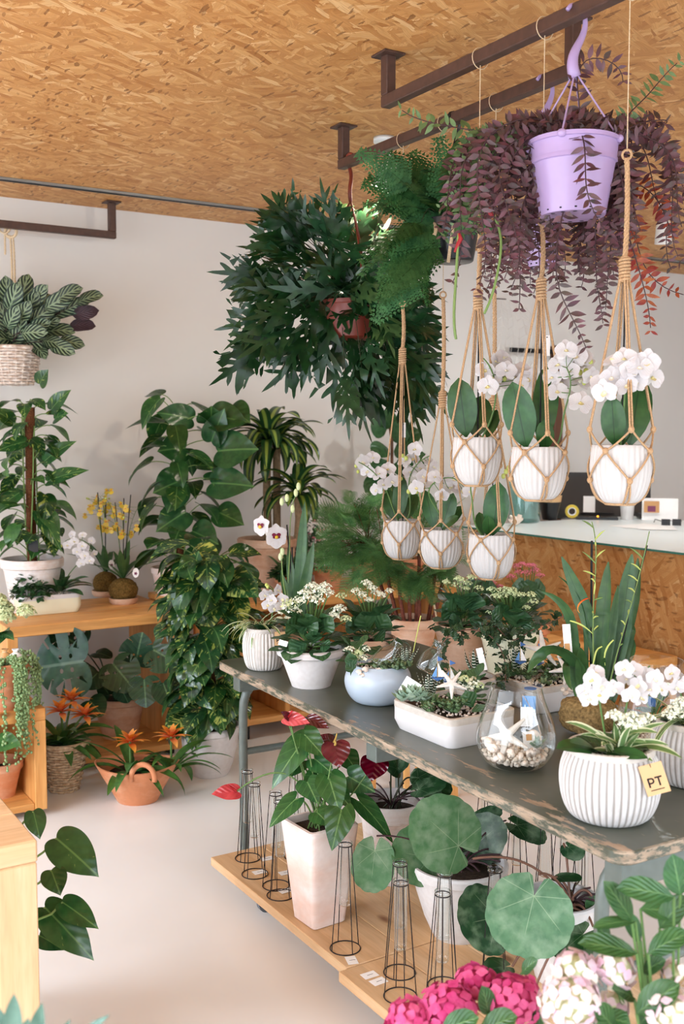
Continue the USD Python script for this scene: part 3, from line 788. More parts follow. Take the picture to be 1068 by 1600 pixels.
def dirv(az, el):
    """Unit vector at azimuth az (0 = towards +x) and elevation el, radians."""
    return np.array([math.cos(az) * math.cos(el), math.sin(az) * math.cos(el), math.sin(el)])


TOCAM_AZ = math.atan2(-FWD[1], -FWD[0])


def pot(t, prof, c, mat, n=40, soil=None, rim=None, name='pot', label=None, **kw):
    """prof: outer (r, z) from the foot up; an inner wall is added; soil: height of the earth inside."""
    prof = [tuple(p) for p in prof]; r, z = prof[-1]; th = .008 if r > .05 else .004
    zs = soil if soil is not None else z - .015
    inner = [(r - th, z), (r - th - .002, z - .01), (max(.01, r - th - .006), max(zs - .01, prof[0][1] + .01))]
    t.add(name, lathe([(0, prof[0][1]), *prof, *inner], c, n, **kw), mat, 42 if not kw else True, label=label)
    ri = r - th - .004
    pts = lathe([(0, zs + .006), (ri * .5, zs + .004), (ri, zs)], c, 20)
    t.add('soil', pts, 'soil')


def leafp(t, T_, base, tip, W, mat, face=.6, droop=.5, fold=.15, wave=.0, name='leaf', parent=None, side=None, **kw):
    """A leaf from base to (about) tip, its face turned between the zenith (0) and the camera (1)."""
    base, tip = np.asarray(base, float), np.asarray(tip, float); d = tip - base; L = np.linalg.norm(d) / max(.4, math.sin(min(droop, 2.5) / 2) / (droop / 2) if droop > .05 else 1)
    n = unit(unit(CAM - base) * face + ZUP * (1 - face)) if side is None else unit(side)
    r = unit(np.cross(d, n)); u = np.cross(r, unit(d)); a = droop / 2
    d0 = unit(d) * math.cos(a) + u * math.sin(a)
    return t.add(name, leaf(T_, base, d0, n, L, W, droop, fold, wave=wave, **kw), mat, parent=parent)


def stalk(mb, a, b, r=.002, bulge=(0, 0, 0), n=7, sides=5):
    a, b = np.asarray(a, float), np.asarray(b, float)
    mb.add(tube(bez(a, (a + b) / 2 + np.asarray(bulge, float), b, n=n), r, sides))


def pole_plant(t, c, z0, h, seed, n, size=(.1, .15), mats=('pothos_leaf',), pole_r=.028, reach=.1, spread=None, pole=True, az_bias=None, low=0.0):
    """A climbing plant on a moss pole: leaves on petioles all round a pole from z0, h tall."""
    r = rng(seed); c = np.asarray(c, float)
    if pole: t.add('moss_pole', tube([(c[0], c[1], z0 - .05), (c[0], c[1], z0 + h * .5), (c[0] + .005, c[1], z0 + h)], pole_r, 12), 'moss_pole')
    vine = MB()
    for k in range(4):
        a = k * 1.6 + r.uniform(0, 1); P = [c + np.array([math.cos(a + s * 1.2), math.sin(a + s * 1.2), 0]) * (pole_r + .008) + ZUP * (z0 - .03 + s * h * r.uniform(.9, 1.02) - c[2]) for s in np.linspace(0, 1, 7)]
        vine.add(tube(spline(P, 14), .0042, 5))
    for k in range(n):
        f = (k + r.uniform(0, .8)) / n; z = z0 + (low + f * (1.04 - low)) * h
        az = k * 2.39996 + r.uniform(-.4, .4)
        if az_bias is not None and k % 3: az = az_bias + r.uniform(-1.5, 1.5)
        rr = reach * (spread(f) if spread else 1) * r.uniform(.7, 1.3)
        a = np.array([c[0], c[1], z]) + dirv(az, 0) * pole_r; b = a + dirv(az, r.uniform(.1, .75)) * rr
        vine.add(tube(bez(a, (a + b) / 2 + ZUP * .02, b, n=5), .0026, 5))
        L = r.uniform(*size); el = r.uniform(-.75, .25)
        up = unit(dirv(az, .0) * .5 + ZUP * r.uniform(.5, 1.0) + r.normal(0, .15, 3))
        t.add('leaf', leaf(T['pothos'] if r.random() < .6 else T['heart'], b, dirv(az + r.uniform(-.6, .6), el), up, L, L * r.uniform(.62, .78), r.uniform(.5, 1.3), r.uniform(.1, .28), wave=.03, wf=7, ph=r.uniform(0, 6)), mats[int(r.integers(len(mats)))])
    t.add('vine', vine, 'vine_green')


def orchid_flower(t, p, n, s, r, parent=None, petal='orchid_petal', lip='orchid_lip', name='flower'):
    """A moth orchid: two broad petals, three sepals, a small lip."""
    n = unit(n); up = unit(ZUP - n * (ZUP @ n)) if abs(n[2]) < .95 else unit(np.cross(n, [1, .2, 0])); a0 = r.uniform(-.35, .35)
    rt = np.cross(up, n); m = MB()
    def pd(a): return unit(rt * math.sin(a + a0) + up * math.cos(a + a0) + n * .18)
    for a, w, L, T_ in ((0, .42, .52, 'petal'), (2.25, .4, .5, 'petal'), (-2.25, .4, .5, 'petal'), (1.38, .66, .52, 'wide'), (-1.38, .66, .52, 'wide')):
        m.add(leaf(T[T_], np.asarray(p) + n * (.02 * s if T_ == 'wide' else 0), pd(a), n, L * s, w * s, r.uniform(.1, .5), .06, cup=.25))
    q = t.add(name, m, petal, parent=parent)
    l = MB(); l.add(leaf(T['succ'], np.asarray(p) + n * .03 * s, unit(-up * .8 + n * .7), n, .34 * s, .24 * s, -.9, .3)).add(ball(np.asarray(p) + n * .06 * s, .062 * s, 1))
    t.add('lip', l, lip, parent=q)


def orchid_spike(t, P, nf, s, seed, start=.55, nb=4, face=None, stem='stem_green', name='flower_stem', jitter=.6):
    """A flowering stem along the points P with nf flowers over its last part and buds at the tip."""
    r = rng(seed); C = spline(P, 24); q = t.add(name, tube(C, [.0028, .0025, .0016], 6), stem)
    for k in range(nf):
        f = start + (1 - start) * k / max(nf - 1, 1) * .93; c = C[int(f * 23)]
        tang = unit(C[min(int(f * 23) + 1, 23)] - C[max(int(f * 23) - 1, 0)]); sd = unit(np.cross(tang, CAM - c)) * (1 if k % 2 else -1)
        n = unit(unit((CAM - c) * [1, 1, .3]) * .8 + sd * jitter * r.uniform(.3, 1.1) + r.normal(0, .22, 3) + (face if face is not None else 0))
        fp = c + sd * s * .42 + n * s * .3
        t.add('flower_stalk', tube(bez(c, c + sd * s * .3, fp - n * .02 * s, n=4), .0012, 4), stem, parent=q)
        orchid_flower(t, fp, n, s * r.uniform(.85, 1.1), r)
    b = MB()
    for k in range(nb):
        c = C[-1] + unit(C[-1] - C[-3]) * .011 * k + r.normal(0, .004, 3); b.add(ball(c, .0065 - .0008 * k, 1, (1, 1, 1.25)))
    if nb: t.add('bud', b, 'bud_green', parent=q)


def phal_leaves(t, c, specs, mat='orchid_leaf', T_='oval'):
    for az, el, L, W, dr in specs:
        d = dirv(az, el); up = unit(ZUP * math.cos(el) - dirv(az, 0) * math.sin(el) + .0)
        t.add('leaf', leaf(T[T_], c, d, up, L, W, dr, .18), mat)


def floret_head(t, c, R, n, seed, mat='floret_white', parent=None, name='flower_head', size=.0055, flat=.55):
    """A small domed head of many tiny florets and buds, joined."""
    r = rng(seed); m = MB(); c = np.asarray(c, float)
    for k in range(n):
        f = (k + .5) / n; a = k * 2.39996; rr = R * math.sqrt(f); p = c + np.array([rr * math.cos(a), rr * math.sin(a), R * flat * (1 - f) * 1.1]) + r.normal(0, R * .06, 3)
        s = size * r.uniform(.75, 1.2)
        if r.random() < .65:
            nn = unit((p - c) + ZUP * R * .8); x = unit(np.cross(nn, [.3, .2, 1])); y = np.cross(nn, x); b = r.uniform(0, 1.5)
            for j in range(4):
                d = x * math.cos(b + j * 1.5708) + y * math.sin(b + j * 1.5708); m.add(leaf(T['needle'], p, d + nn * .35, nn, s * 1.4, s * 1.25, .3, .1))
            m.add(ball(p + nn * s * .1, s * .4, 0))
        else: m.add(ball(p, s * .62, 0, (1, 1, 1.3)))
        if k % 3 == 0: m.add(tube([c - ZUP * R * .5, p], .0008, 3, False))
    return t.add(name, m, mat, parent=parent)


def kalanchoe(t, c, z, seed, R=.11, leaves=22, heads=8, hh=.11, mat='kalanchoe_leaf', fm='floret_white', LL=.085, spots=None, hr=.02, nfl=16):
    """Thick scalloped leaves in a mound and domed flower heads on stalks above it."""
    r = rng(seed); c = np.array([c[0], c[1], z]); st = MB()
    for k in range(leaves):
        f = k / leaves; az = k * 2.39996 + r.uniform(-.2, .2); el = 1.15 - 1.2 * f + r.uniform(-.12, .12)
        b = c + dirv(az, 0) * .012 + ZUP * (.055 * (1 - f))
        b2 = b + dirv(az, max(el, .1)) * R * .38; st.add(tube([b, b2], .0025, 4))
        L = LL * r.uniform(.8, 1.15)
        t.add('leaf', leaf(T['obov'], b2 - dirv(az, el) * .01, dirv(az, el), unit(ZUP + dirv(az, 0) * -.35 + .0), L, L * .74, r.uniform(.3, .9), .1, wave=.035, wf=16, ph=k), mat)
    for k in range(heads):
        a = k * 2.39996; rr = R * .95 * math.sqrt((k + .4) / heads)
        p = c + np.array([rr * math.cos(a), rr * math.sin(a), hh + R * .35 + r.uniform(-.02, .015) - rr * .25]) if spots is None else np.asarray(spots[k], float)
        s = t.add('flower_stem', tube(bez(c + ZUP * .04, (c + p) / 2 + ZUP * .02, p - ZUP * .004, n=6), .0022, 5), 'stem_green')
        floret_head(t, p, hr * r.uniform(.75, 1.15), nfl, seed * 31 + k, fm if r.random() < .7 or fm == 'floret_rose' else 'floret_green', parent=s)
    t.add('stem', st, 'stem_green')


def arching(t, c, n, seed, L=(.15, .25), W=.012, mat='spider_leaf', el=(.5, 1.3), droop=(1.2, 2.4), az=(0, 6.283), T_='strap', name='leaf', fold=.35, spread=.01):
    r = rng(seed)
    for k in range(n):
        a = az[0] + (az[1] - az[0]) * ((k * .618 + r.uniform(0, .12)) % 1); e = r.uniform(*el); d = dirv(a, e)
        t.add(name, leaf(T[T_], np.asarray(c) + r.normal(0, spread, 3) * [1, 1, .2], d, unit(ZUP - d * d[2] + .001), r.uniform(*L), W * r.uniform(.8, 1.2), r.uniform(*droop), fold, twist=r.uniform(-.4, .4)), mat)


def rosette(t, c, n, seed, L, W, mat, el0=1.3, el1=.15, T_='succ', name='leaf', axis=ZUP, droop=-.5, joined=False, parent=None):
    r = rng(seed); m = MB(); axis = unit(axis); x = unit(np.cross(axis, [.2, 1, .1])); y = np.cross(axis, x)
    for k in range(n):
        f = k / n; a = k * 2.39996; e = el0 + (el1 - el0) * f; d = (x * math.cos(a) + y * math.sin(a)) * math.cos(e) + axis * math.sin(e)
        g = leaf(T[T_], np.asarray(c) + axis * (1 - f) * L * .15, d, unit(axis + .001), L * (.5 + .5 * f) * r.uniform(.9, 1.1), W * (.6 + .4 * f), droop, .2, cup=.3)
        if joined: m.add(g)
        else: t.add(name, g, mat, parent=parent)
    if joined: return t.add(name, m, mat, parent=parent)


def small_leaves(t, c, R, h, n, seed, L, mat, T_='tiny', W=.7, name='foliage', kind='stuff', flat=False):
    """A low tuft of many small leaves, joined."""
    r = rng(seed); m = MB(); c = np.asarray(c, float); R = np.broadcast_to(R, (2,))
    for k in range(n):
        a = r.uniform(0, 6.283); q = math.sqrt(r.random()); p = c + [R[0] * q * math.cos(a), R[1] * q * math.sin(a), h * (1 - q * q) * r.uniform(.4, 1)]
        d = dirv(a + r.normal(0, .7), r.uniform(-.2, .9)); l = L * r.uniform(.7, 1.25)
        m.add(leaf(T[T_], p, d, unit(ZUP + r.normal(0, .3, 3)), l, l * W, r.uniform(.2, .9), .2))
        if k % 4 == 0: m.add(tube([c + (p - c) * [.7, .7, 0], p], .0012, 3, False))
    return t.add(name, m, mat, kind=kind)


def pebbles(t, c, R, n, seed, s, mat='gravel', name='gravel', kind='stuff'):
    r = rng(seed); m = MB(); R = np.broadcast_to(R, (2,))
    for k in range(n):
        a = r.uniform(0, 6.283); q = math.sqrt(r.random())
        m.add(ball(np.asarray(c) + [R[0] * q * math.cos(a), R[1] * q * math.sin(a), r.uniform(0, .004)], s * r.uniform(.6, 1.4), 1, r.uniform(.6, 1.1, 3)))
    return t.add(name, m, mat, kind=kind)


def starfish(c, R, nrm, spin, label, cat='starfish'):
    nrm = unit(nrm); x = unit(np.cross(nrm, [.31, .2, 1])); y = np.cross(nrm, x); c = np.asarray(c, float); parts = []
    S = lambda p, q: trimesh.creation.icosphere(1, q).apply_translation(p).vertices
    man = None
    for k in range(5):
        a = spin + k * 1.25664; tip = c + (x * math.cos(a) + y * math.sin(a)) * R
        hull = manifold3d.Manifold.hull_points(np.vstack([S(c, R * .2), S(tip, R * .065)])); man = hull if man is None else man + hull
    m = man.to_mesh(); v = m.vert_properties[:, :3]
    t = Th('starfish', label, cat, c); t.add('body', (v, m.tri_verts), 'starfish_skin', 40)
    return t


def card(t, c, w, h, nrm, up, mat='paper', name='tag', th=.0012, label=None, parent=None):
    nrm = unit(nrm); x = unit(np.cross(up, nrm)); y = np.cross(nrm, x); m = trimesh.creation.box((w, h, th)); M4 = np.eye(4); M4[:3, 0], M4[:3, 1], M4[:3, 2], M4[:3, 3] = x, y, nrm, c
    m.apply_transform(M4); return t.add(name, m, mat, False, label=label, parent=parent)


def text_on(t, s, c, h, nrm, up, mat='ink', name='lettering', parent=None, bold=True):
    m = meshkit.text_mesh(s, h, .0006, bold); m.apply_translation(-m.bounds.mean(0)); nrm = unit(nrm); x = unit(np.cross(up, nrm)); y = np.cross(nrm, x)
    M4 = np.eye(4); M4[:3, 0], M4[:3, 1], M4[:3, 2], M4[:3, 3] = x, y, nrm, c; m.apply_transform(M4); return t.add(name, m, mat, False, parent=parent)
# ---------------------------------------------------------------- white orchids in macrame hangers
def rope(mb, P, r, strands=3, n=None, pitch=.035):
    """A twisted rope along P."""
    C = spline(P, n or max(10, int(np.linalg.norm(np.diff(np.asarray(P, float), axis=0), axis=1).sum() / .008)))
    s = np.r_[0, np.cumsum(np.linalg.norm(np.diff(C, axis=0), axis=1))]; t = np.gradient(C, axis=0); t /= np.linalg.norm(t, axis=1, keepdims=True)
    a = np.cross(t, [.37, .92, .1]); a /= np.linalg.norm(a, axis=1, keepdims=True); b = np.cross(t, a)
    for k in range(strands):
        w = s / pitch * 6.2832 + k * 6.2832 / strands
        mb.add(tube(C + (np.cos(w)[:, None] * a + np.sin(w)[:, None] * b) * r * .5, r * .58, 5))


GRP_M = 'white ribbed pots in macrame hangers'


def macrame(label, pxc, wpx, rim, bot, rx, knot, loop, leaves, spikes, seed, tagpx=None, fs=.056):
    c0 = onx(pxc, (rim + bot) / 2, rx); Z = proj(c0)[2]; R = wpx / 2 * Z / FPX * .985
    ztop = onx(pxc, rim, rx)[2]; zb = onx(pxc, bot, rx)[2] + .004; Hh = ztop - zb; c = np.array([c0[0], c0[1], zb])
    t = Th('hanging_orchid', label, 'orchid', c, GRP_M); r = rng(seed)
    prof = [(0, 0), (.42 * R, 0), (.6 * R, .04 * Hh), (.77 * R, .15 * Hh), (.9 * R, .32 * Hh), (.975 * R, .55 * Hh), (.975 * R, .75 * Hh), (.95 * R, .9 * Hh), (.925 * R, Hh)]
    pr = spline(prof[1:], 14)
    pot(t, [(max(a, 0), b) for a, b in pr], c, 'white_bisque', 120, soil=Hh - .02, rib=30, amp=.055, ribz=(.01, Hh - .004))
    zs = np.array([b for a, b in pr]); rs = np.array([a for a, b in pr])
    def on(az, f): return c + dirv(az, 0) * (np.interp(f * Hh, zs, rs) * 1.015 + .0035) + ZUP * f * Hh
    a0 = TOCAM_AZ + r.uniform(-.25, .25); q = math.pi / 2; net = MB(); cr = .0027
    top = onx(pxc, knot, rx); top[:2] = c[:2]
    for k in range(4):
        az = a0 + k * q
        A = on(az, 1.0) + dirv(az, 0) * .004 + ZUP * .26 * Hh
        for e in (-.003, .003):
            o = np.cross(dirv(az, 0), ZUP) * e; net.add(tube(bez(top + dirv(az, 0) * .008 + o, (top + A) / 2 + dirv(az, 0) * .004 + o, A + o, n=7), cr, 5))
        t.add('knot', ball(A, .0075, 1, (1, 1, 1.25)), 'twine')
        for sgn in (-1, 1):
            B = on(az + sgn * q / 2, .9); net.add(tube(bez(A, on(az + sgn * q / 4, 1.02), B, n=6), cr, 5))
            Cc = on(az, .4); net.add(tube(np.array([on(az + sgn * q / 2 * (1 - s), .9 + (.4 - .9) * s) for s in np.linspace(0, 1, 8)]), cr, 5))
            net.add(tube(np.array([*[on(az + sgn * .12 * s, .4 * (1 - s)) for s in np.linspace(0, .98, 7)], c + dirv(az, 0) * .3 * R - ZUP * .003]), cr, 5))
        t.add('knot', ball(on(az + q / 2, .9), .0075, 1, (1, 1, 1.2)), 'twine'); t.add('knot', ball(on(az, .4), .0075, 1, (1, 1, 1.2)), 'twine')
    net.add(ring(c - ZUP * .001, .47 * R, .0034, 24, 5))
    t.add('macrame_net', net, 'twine')
    kh = .035
    w = MB(); a = np.linspace(0, 2 * np.pi * 7, 90); w.add(tube(np.c_[.0115 * np.cos(a), .0115 * np.sin(a), np.linspace(-.02, kh, 90)] + top, .004, 5)); w.add(tube([top - ZUP * .022, top + ZUP * (kh + .004)], .0105, 8))
    t.add('wrapped_knot', w, 'twine')
    lp = onx(pxc, loop, rx); lp[:2] = c[:2]; rp = MB()
    rope(rp, [top + ZUP * kh, (top + lp) / 2 + [.004, 0, 0], lp], .0068); rope(rp, [top + ZUP * kh + [.007, .004, 0], (top + lp) / 2 + [.012, .004, 0], lp + [.004, 0, -.01]], .0045)
    rp.add(ring(lp + ZUP * .008, .011, .003, 16, 5, (.8, .6, .1)))
    t.add('rope', rp, 'twine')
    ct = MB().add(tube([lp + ZUP * .015, [c[0], c[1], 2.632]], .0014, 5)).add(ring([c[0], c[1], 2.651], .029, .0014, 20, 5, (0, 1, 0)))
    t.add('cord', ct, 'pale_twine')
    soil = c + ZUP * (Hh - .018)
    for (bx_, by_), (tx_, ty_), wp, face, dz in leaves:
        b = at(bx_, by_, Z + dz * .3); e = at(tx_, ty_, Z + dz); L = np.linalg.norm(e - b)
        leafp(t, T['oval'], b, e, wp * Z / FPX, 'orchid_leaf', face, .35, .14)
    for stem, fl, buds in spikes:
        P = [soil + ZUP * -.005] + [at(x, y, Z - .02 - .02 * i) for i, (x, y) in enumerate(stem)]
        C = spline(P, 24); sq = t.add('flower_stem', tube(C, [.003, .0026, .0018], 6), 'stem_green')
        for k, (fx, fy) in enumerate(fl):
            p = at(fx, fy, Z - .045 + r.uniform(-.035, .035)); j = int(np.argmin(np.linalg.norm(C - p, axis=1)))
            n = unit(unit(CAM - p) * .9 + (p - C[j]) * 6 + r.normal(0, .25, 3))
            t.add('flower_stalk', tube(bez(C[j], (C[j] + p) / 2 - n * .01, p - n * .003, n=4), .0012, 4), 'stem_green', parent=sq)
            orchid_flower(t, p, n, fs * r.uniform(.88, 1.1), r)
        bm = MB()
        for (fx, fy) in buds: bm.add(ball(at(fx, fy, Z - .04), .0075 * r.uniform(.7, 1.1), 1, (1, 1, 1.25)))
        if buds: t.add('bud', bm, 'bud_green', parent=sq)
    t.add('stake', tube([soil - ZUP * .02 + [.012, .01, 0], top - ZUP * .03 + [.005, .002, 0]], .0022, 5), 'black_matte')
    if tagpx:
        p = at(*tagpx, Z - .02); card(t, p, .016, .055, unit((CAM - p) * [1, 1, 0]) + [.2, 0, 0], ZUP, 'paper', 'price_tag'); 
        t.add('tag_hole', ball(p + unit(CAM - p) * .001 + ZUP * .022, .002, 0), 'ink', parent=None)
    return t


macrame('macrame-hung white orchid, leftmost of the lower three, white tag on its cord', 627, 61, 812, 874, 2.235, 560, 478,
        [((615, 812), (607, 765), 26, .8, .02), ((622, 812), (628, 742), 24, .6, -.02), ((634, 812), (650, 770), 20, .7, .03)],
        [([(612, 790), (600, 760), (580, 735), (560, 722)], [(566, 722), (582, 716), (574, 736), (592, 741), (606, 734), (598, 757), (588, 765), (612, 752)], [(556, 728), (559, 737), (563, 714)]),
         ([(640, 780), (640, 745), (655, 722), (672, 712)], [(632, 722), (645, 716), (640, 738), (655, 732), (668, 720), (660, 744), (676, 729), (648, 702)], [(629, 712), (634, 716), (626, 748)])], 11, (630, 672), .055)
macrame('macrame-hung white orchid, middle of the lower three, knot bare above its flowers', 689, 68, 826, 888, 2.235, 628, 465,
        [((690, 826), (708, 770), 26, .7, -.02), ((698, 824), (722, 790), 18, .6, .02), ((678, 826), (664, 766), 24, .8, .02), ((690, 826), (716, 806), 16, .6, -.04)],
        [([(678, 790), (670, 765), (690, 748), (715, 752)], [(664, 756), (679, 746), (694, 758), (690, 774), (708, 748), (702, 764), (722, 766), (733, 768), (650, 762), (716, 742)], [(643, 762), (638, 768), (650, 768)])], 12, None, .056)
macrame('white orchid in macrame hanger with one tall pale leaf, hanging lowest of all', 767, 74, 834, 905, 2.235, 640, 450,
        [((770, 836), (779, 752), 40, .95, -.03), ((764, 838), (762, 806), 20, .95, -.05), ((755, 836), (748, 800), 18, .7, .02)],
        [([(740, 810), (737, 780), (735, 760), (745, 742)], [(742, 748), (757, 746), (730, 752), (752, 733)], [(790, 737), (786, 744), (794, 731)])], 13, None, .054)
macrame('white orchid in macrame hanger, upper left of the upper three, with two broad dark leaves', 744, 78, 683, 760, 1.94, 474, 300,
        [((728, 683), (716, 590), 46, .95, -.02), ((742, 684), (752, 618), 42, .8, .03), ((760, 684), (776, 640), 22, .6, .03)],
        [([(768, 650), (774, 610), (768, 580), (755, 560)], [(757, 578), (772, 565), (768, 590), (786, 560), (790, 580), (803, 590), (780, 600), (815, 578), (812, 600), (762, 604), (824, 592)], [(783, 572), (778, 580), (788, 592), (776, 588)])], 14, None, .057)
macrame('white orchid in macrame hanger with a white tag, middle one of the upper three', 841, 90, 698, 783, 1.94, 458, 352,
        [((822, 700), (800, 596), 50, .95, -.02), ((846, 700), (857, 566), 40, .8, .03), ((852, 702), (850, 655), 28, .95, -.05)],
        [([(872, 690), (880, 650), (890, 610), (885, 575)], [(862, 590), (872, 570), (878, 600), (890, 580), (898, 556), (905, 598), (912, 570), (922, 588), (902, 622), (908, 560), (870, 612), (884, 548), (906, 630)], [(900, 575), (906, 582), (915, 580), (912, 598), (922, 566)])], 15, (854, 540), .06)
macrame('white orchid in macrame hanger, nearest to the right edge under the lilac pot', 969, 98, 695, 789, 1.94, 428, 250,
        [((960, 697), (955, 618), 38, .9, -.03), ((984, 697), (1000, 590), 50, .9, .02), ((970, 698), (975, 640), 30, .6, .03)],
        [([(972, 660), (975, 625), (980, 590), (1000, 575)], [(958, 565), (975, 562), (965, 585), (985, 580), (998, 575), (955, 590), (978, 602), (944, 612), (1010, 566), (992, 596), (1018, 590), (938, 600)], [(1004, 586), (1010, 578), (1016, 572), (1003, 572)])], 16, None, .06)

# ---------------------------------------------------------------- big glossy fern in the red-brown hanging pot
fc = onx(541, 480, 2.235); fc = np.array([2.235, fc[1] - .03, 0]); fz = onx(541, 532, 2.235)[2]
base = np.array([fc[0], fc[1], fz])
t = Th('hanging_fern', 'huge glossy dark fern with lobed fronds in a red-brown hanging pot', 'fern', base, 'ferns on the far rail')
pot(t, [(.075, 0), (.09, .01), (.115, .13), (.12, .135), (.12, .15)], base, 'redbrown_plastic', 36)
top = base + ZUP * (2.60 - base[2]) ; hg = MB()
for k in range(3):
    a = k * 2.094 + .4; p = base + dirv(a, 0) * .118 + ZUP * .14; hg.add(tube(bez(p, (p + top) / 2 + dirv(a, 0) * .03, top - ZUP * .1, n=8), .004, 5))
hk = spline([top - ZUP * .1, top - ZUP * .03, top + [.02, .035, .03], top + [.015, .045, .06], top + [0, .02, .078], top + [0, -.02, .072]], 20)
hg.add(tube(hk, .008, 8)); t.add('hanger', hg, 'redbrown_plastic', label='red-brown plastic hook and three straps')
r = rng(5); stems = MB(); hub = base + ZUP * .16
names = ['phleb', 'phleb_b', 'phleb_c']
def frond(tip, b0=None, L=None, W=None, mat='blue_fern', dr=.8, face=.5):
    b0 = hub + r.normal(0, .05, 3) * [1, 1, .3] if b0 is None else b0; tip = np.asarray(tip, float); L = L or r.uniform(.2, .34)
    d = tip - b0; far = np.linalg.norm(d); st = tip - unit(d) * min(L * .85, far * .85) + ZUP * .02
    mid = (b0 + st) / 2 + ZUP * .35 * far * .5 * (1 if d[2] < .15 else .4); stems.add(tube(bez(b0, mid, st, n=6), .0016, 4))
    up = unit(unit(CAM - tip) * face + ZUP * (1 - face) * .8 + r.normal(0, .3, 3))
    leafp(t, T[names[int(r.integers(3))]], st, tip, W or r.uniform(.15, .24), mat, 0, dr, r.uniform(-.15, .3), wave=.07, name='frond', side=up, wf=12, ph=r.uniform(0, 6), twist=r.uniform(-.5, .5))
for k in range(125):
    # tips over a big drooping dome, thicker to the right and below
    u = r.random(); px = r.choice([r.uniform(350, 640), r.uniform(520, 700), r.uniform(380, 700)]); 
    lo = np.interp(px, [350, 420, 470, 520, 600, 700], [470, 560, 520, 560, 690, 690]); hi = np.interp(px, [350, 400, 500, 600, 700], [420, 310, 285, 300, 420])
    py = r.uniform(hi + 10, lo); Z = proj(base)[2] + r.uniform(-.30, .28)
    frond(at(px, py, Z), face=r.uniform(.2, .9), mat='blue_fern' if r.random() < .93 else 'blue_fern_new')
for px, py in [(327, 425), (345, 440), (338, 515), (352, 545), (365, 400), (372, 385), (410, 305), (425, 300), (455, 298), (500, 280), (520, 300), (400, 330), (385, 350), (330, 600), (350, 590), (372, 560), (395, 575), (430, 600), (412, 610), (470, 610), (490, 560), (500, 600), (520, 640), (545, 685), (560, 640), (580, 620), (600, 660), (640, 680), (660, 690), (680, 650), (620, 640), (690, 620), (345, 560), (440, 590), (500, 470), (530, 460), (515, 500), (560, 480), (545, 520), (600, 620), (580, 690), (630, 640), (670, 620), (650, 600), (610, 580), (700, 590), (365, 470), (380, 500), (360, 450)]:
    frond(at(px, py, proj(base)[2] - r.uniform(.0, .25)), face=.7, L=.3)
t.add('stems', stems, 'dark_stem', kind='stuff') if False else t.add('stem', stems, 'dark_stem')

# ---------------------------------------------------------------- lacy fern in the black hanging pot
bl = onx(707, 410, 2.235); base = np.array([2.235, bl[1], bl[2]])
t = Th('hanging_fern', 'lacy light green fern spilling from a black plastic hanging pot', 'fern', base, 'ferns on the far rail')
pot(t, [(.065, 0), (.07, .004), (.086, .1), (.086, .112), (.094, .114), (.094, .14), (.092, .142)], base, 'black_plastic', 36)
top = base + ZUP * (2.61 - base[2]); hg = MB()
for k in range(4):
    a = k * 1.571 + .5; p = base + dirv(a, 0) * .092 + ZUP * .13; hg.add(tube([p, top - ZUP * .12], .002, 5))
hg.add(tube(spline([top - ZUP * .12, top - ZUP * .06, top + [.03, .02, .0], top + [.03, .01, .045], top + [0, 0, .064], top + [-.025, 0, .045]], 18), .006, 8))
t.add('hanger', hg, 'black_plastic', label='black plastic hook and four straps')


def lace_frond(b, d, up, L, Wd, droop, rr, pairs=11):
    """A triangular frond divided twice into little toothed segments."""
    m = MB(); d = unit(d); rt = unit(np.cross(d, up)); u = np.cross(rt, d)
    def P(s): k = droop; return np.asarray(b) + d * (math.sin(k * s) / k) * L - u * ((1 - math.cos(k * s)) / k) * L
    def D(s): k = droop; return d * math.cos(k * s) - u * math.sin(k * s)
    m.add(tube([P(s) for s in np.linspace(0, 1, 6)], [.0016, .0006], 3, False))
    for i in range(pairs):
        s = .12 + .86 * i / pairs; l = Wd * .5 * (1 - s) ** .8 + .008; p = P(s); ds = D(s)
        for sg in (-1, 1):
            pd = unit(rt * sg + ds * .55 - ZUP * .12); n = int(max(2, l / .0105))
            for j in range(n):
                f = (j + .3) / n; q = p + pd * l * f; w = (.0115 * (1 - f) + .005) * (1.25 if s < .5 else 1)
                for sg2 in (-1, 1):
                    m.add(leaf(T['needle'], q, unit(pd * .75 + np.cross(up, pd) * sg2 * .8), up, w * 1.1, w * .8, .3, .1))
            m.add(leaf(T['needle'], p + pd * l * .85, pd, up, .012, .006, .2, .1))
    return m


r = rng(9); hub = base + ZUP * .15
for k in range(56):
    px = r.uniform(560, 765); py = r.uniform(np.interp(px, [560, 640, 720, 765], [265, 225, 215, 240]), np.interp(px, [560, 650, 720, 765], [440, 490, 420, 400]))
    if 690 < px < 740 and py > 345: continue
    tip = at(px, py, proj(base)[2] + r.uniform(-.28, .2)); b = hub + r.normal(0, .05, 3) * [1, 1, .3]; d = tip - b; far = np.linalg.norm(d); L = min(.26, max(.14, far * .8))
    st = tip - unit(d) * L * .9; d0 = unit(unit(d) + ZUP * .4)
    if far > L + .02: t.add('frond_stem', tube(bez(b, (b + st) / 2 + ZUP * .05, st, n=5), .0014, 4), 'dark_stem')
    t.add('frond', lace_frond(st, d0, unit(unit(CAM - st) * .6 + ZUP * .7 + r.normal(0, .25, 3)), L, r.uniform(.13, .19), 1.0, r, 10), 'lace_fern')
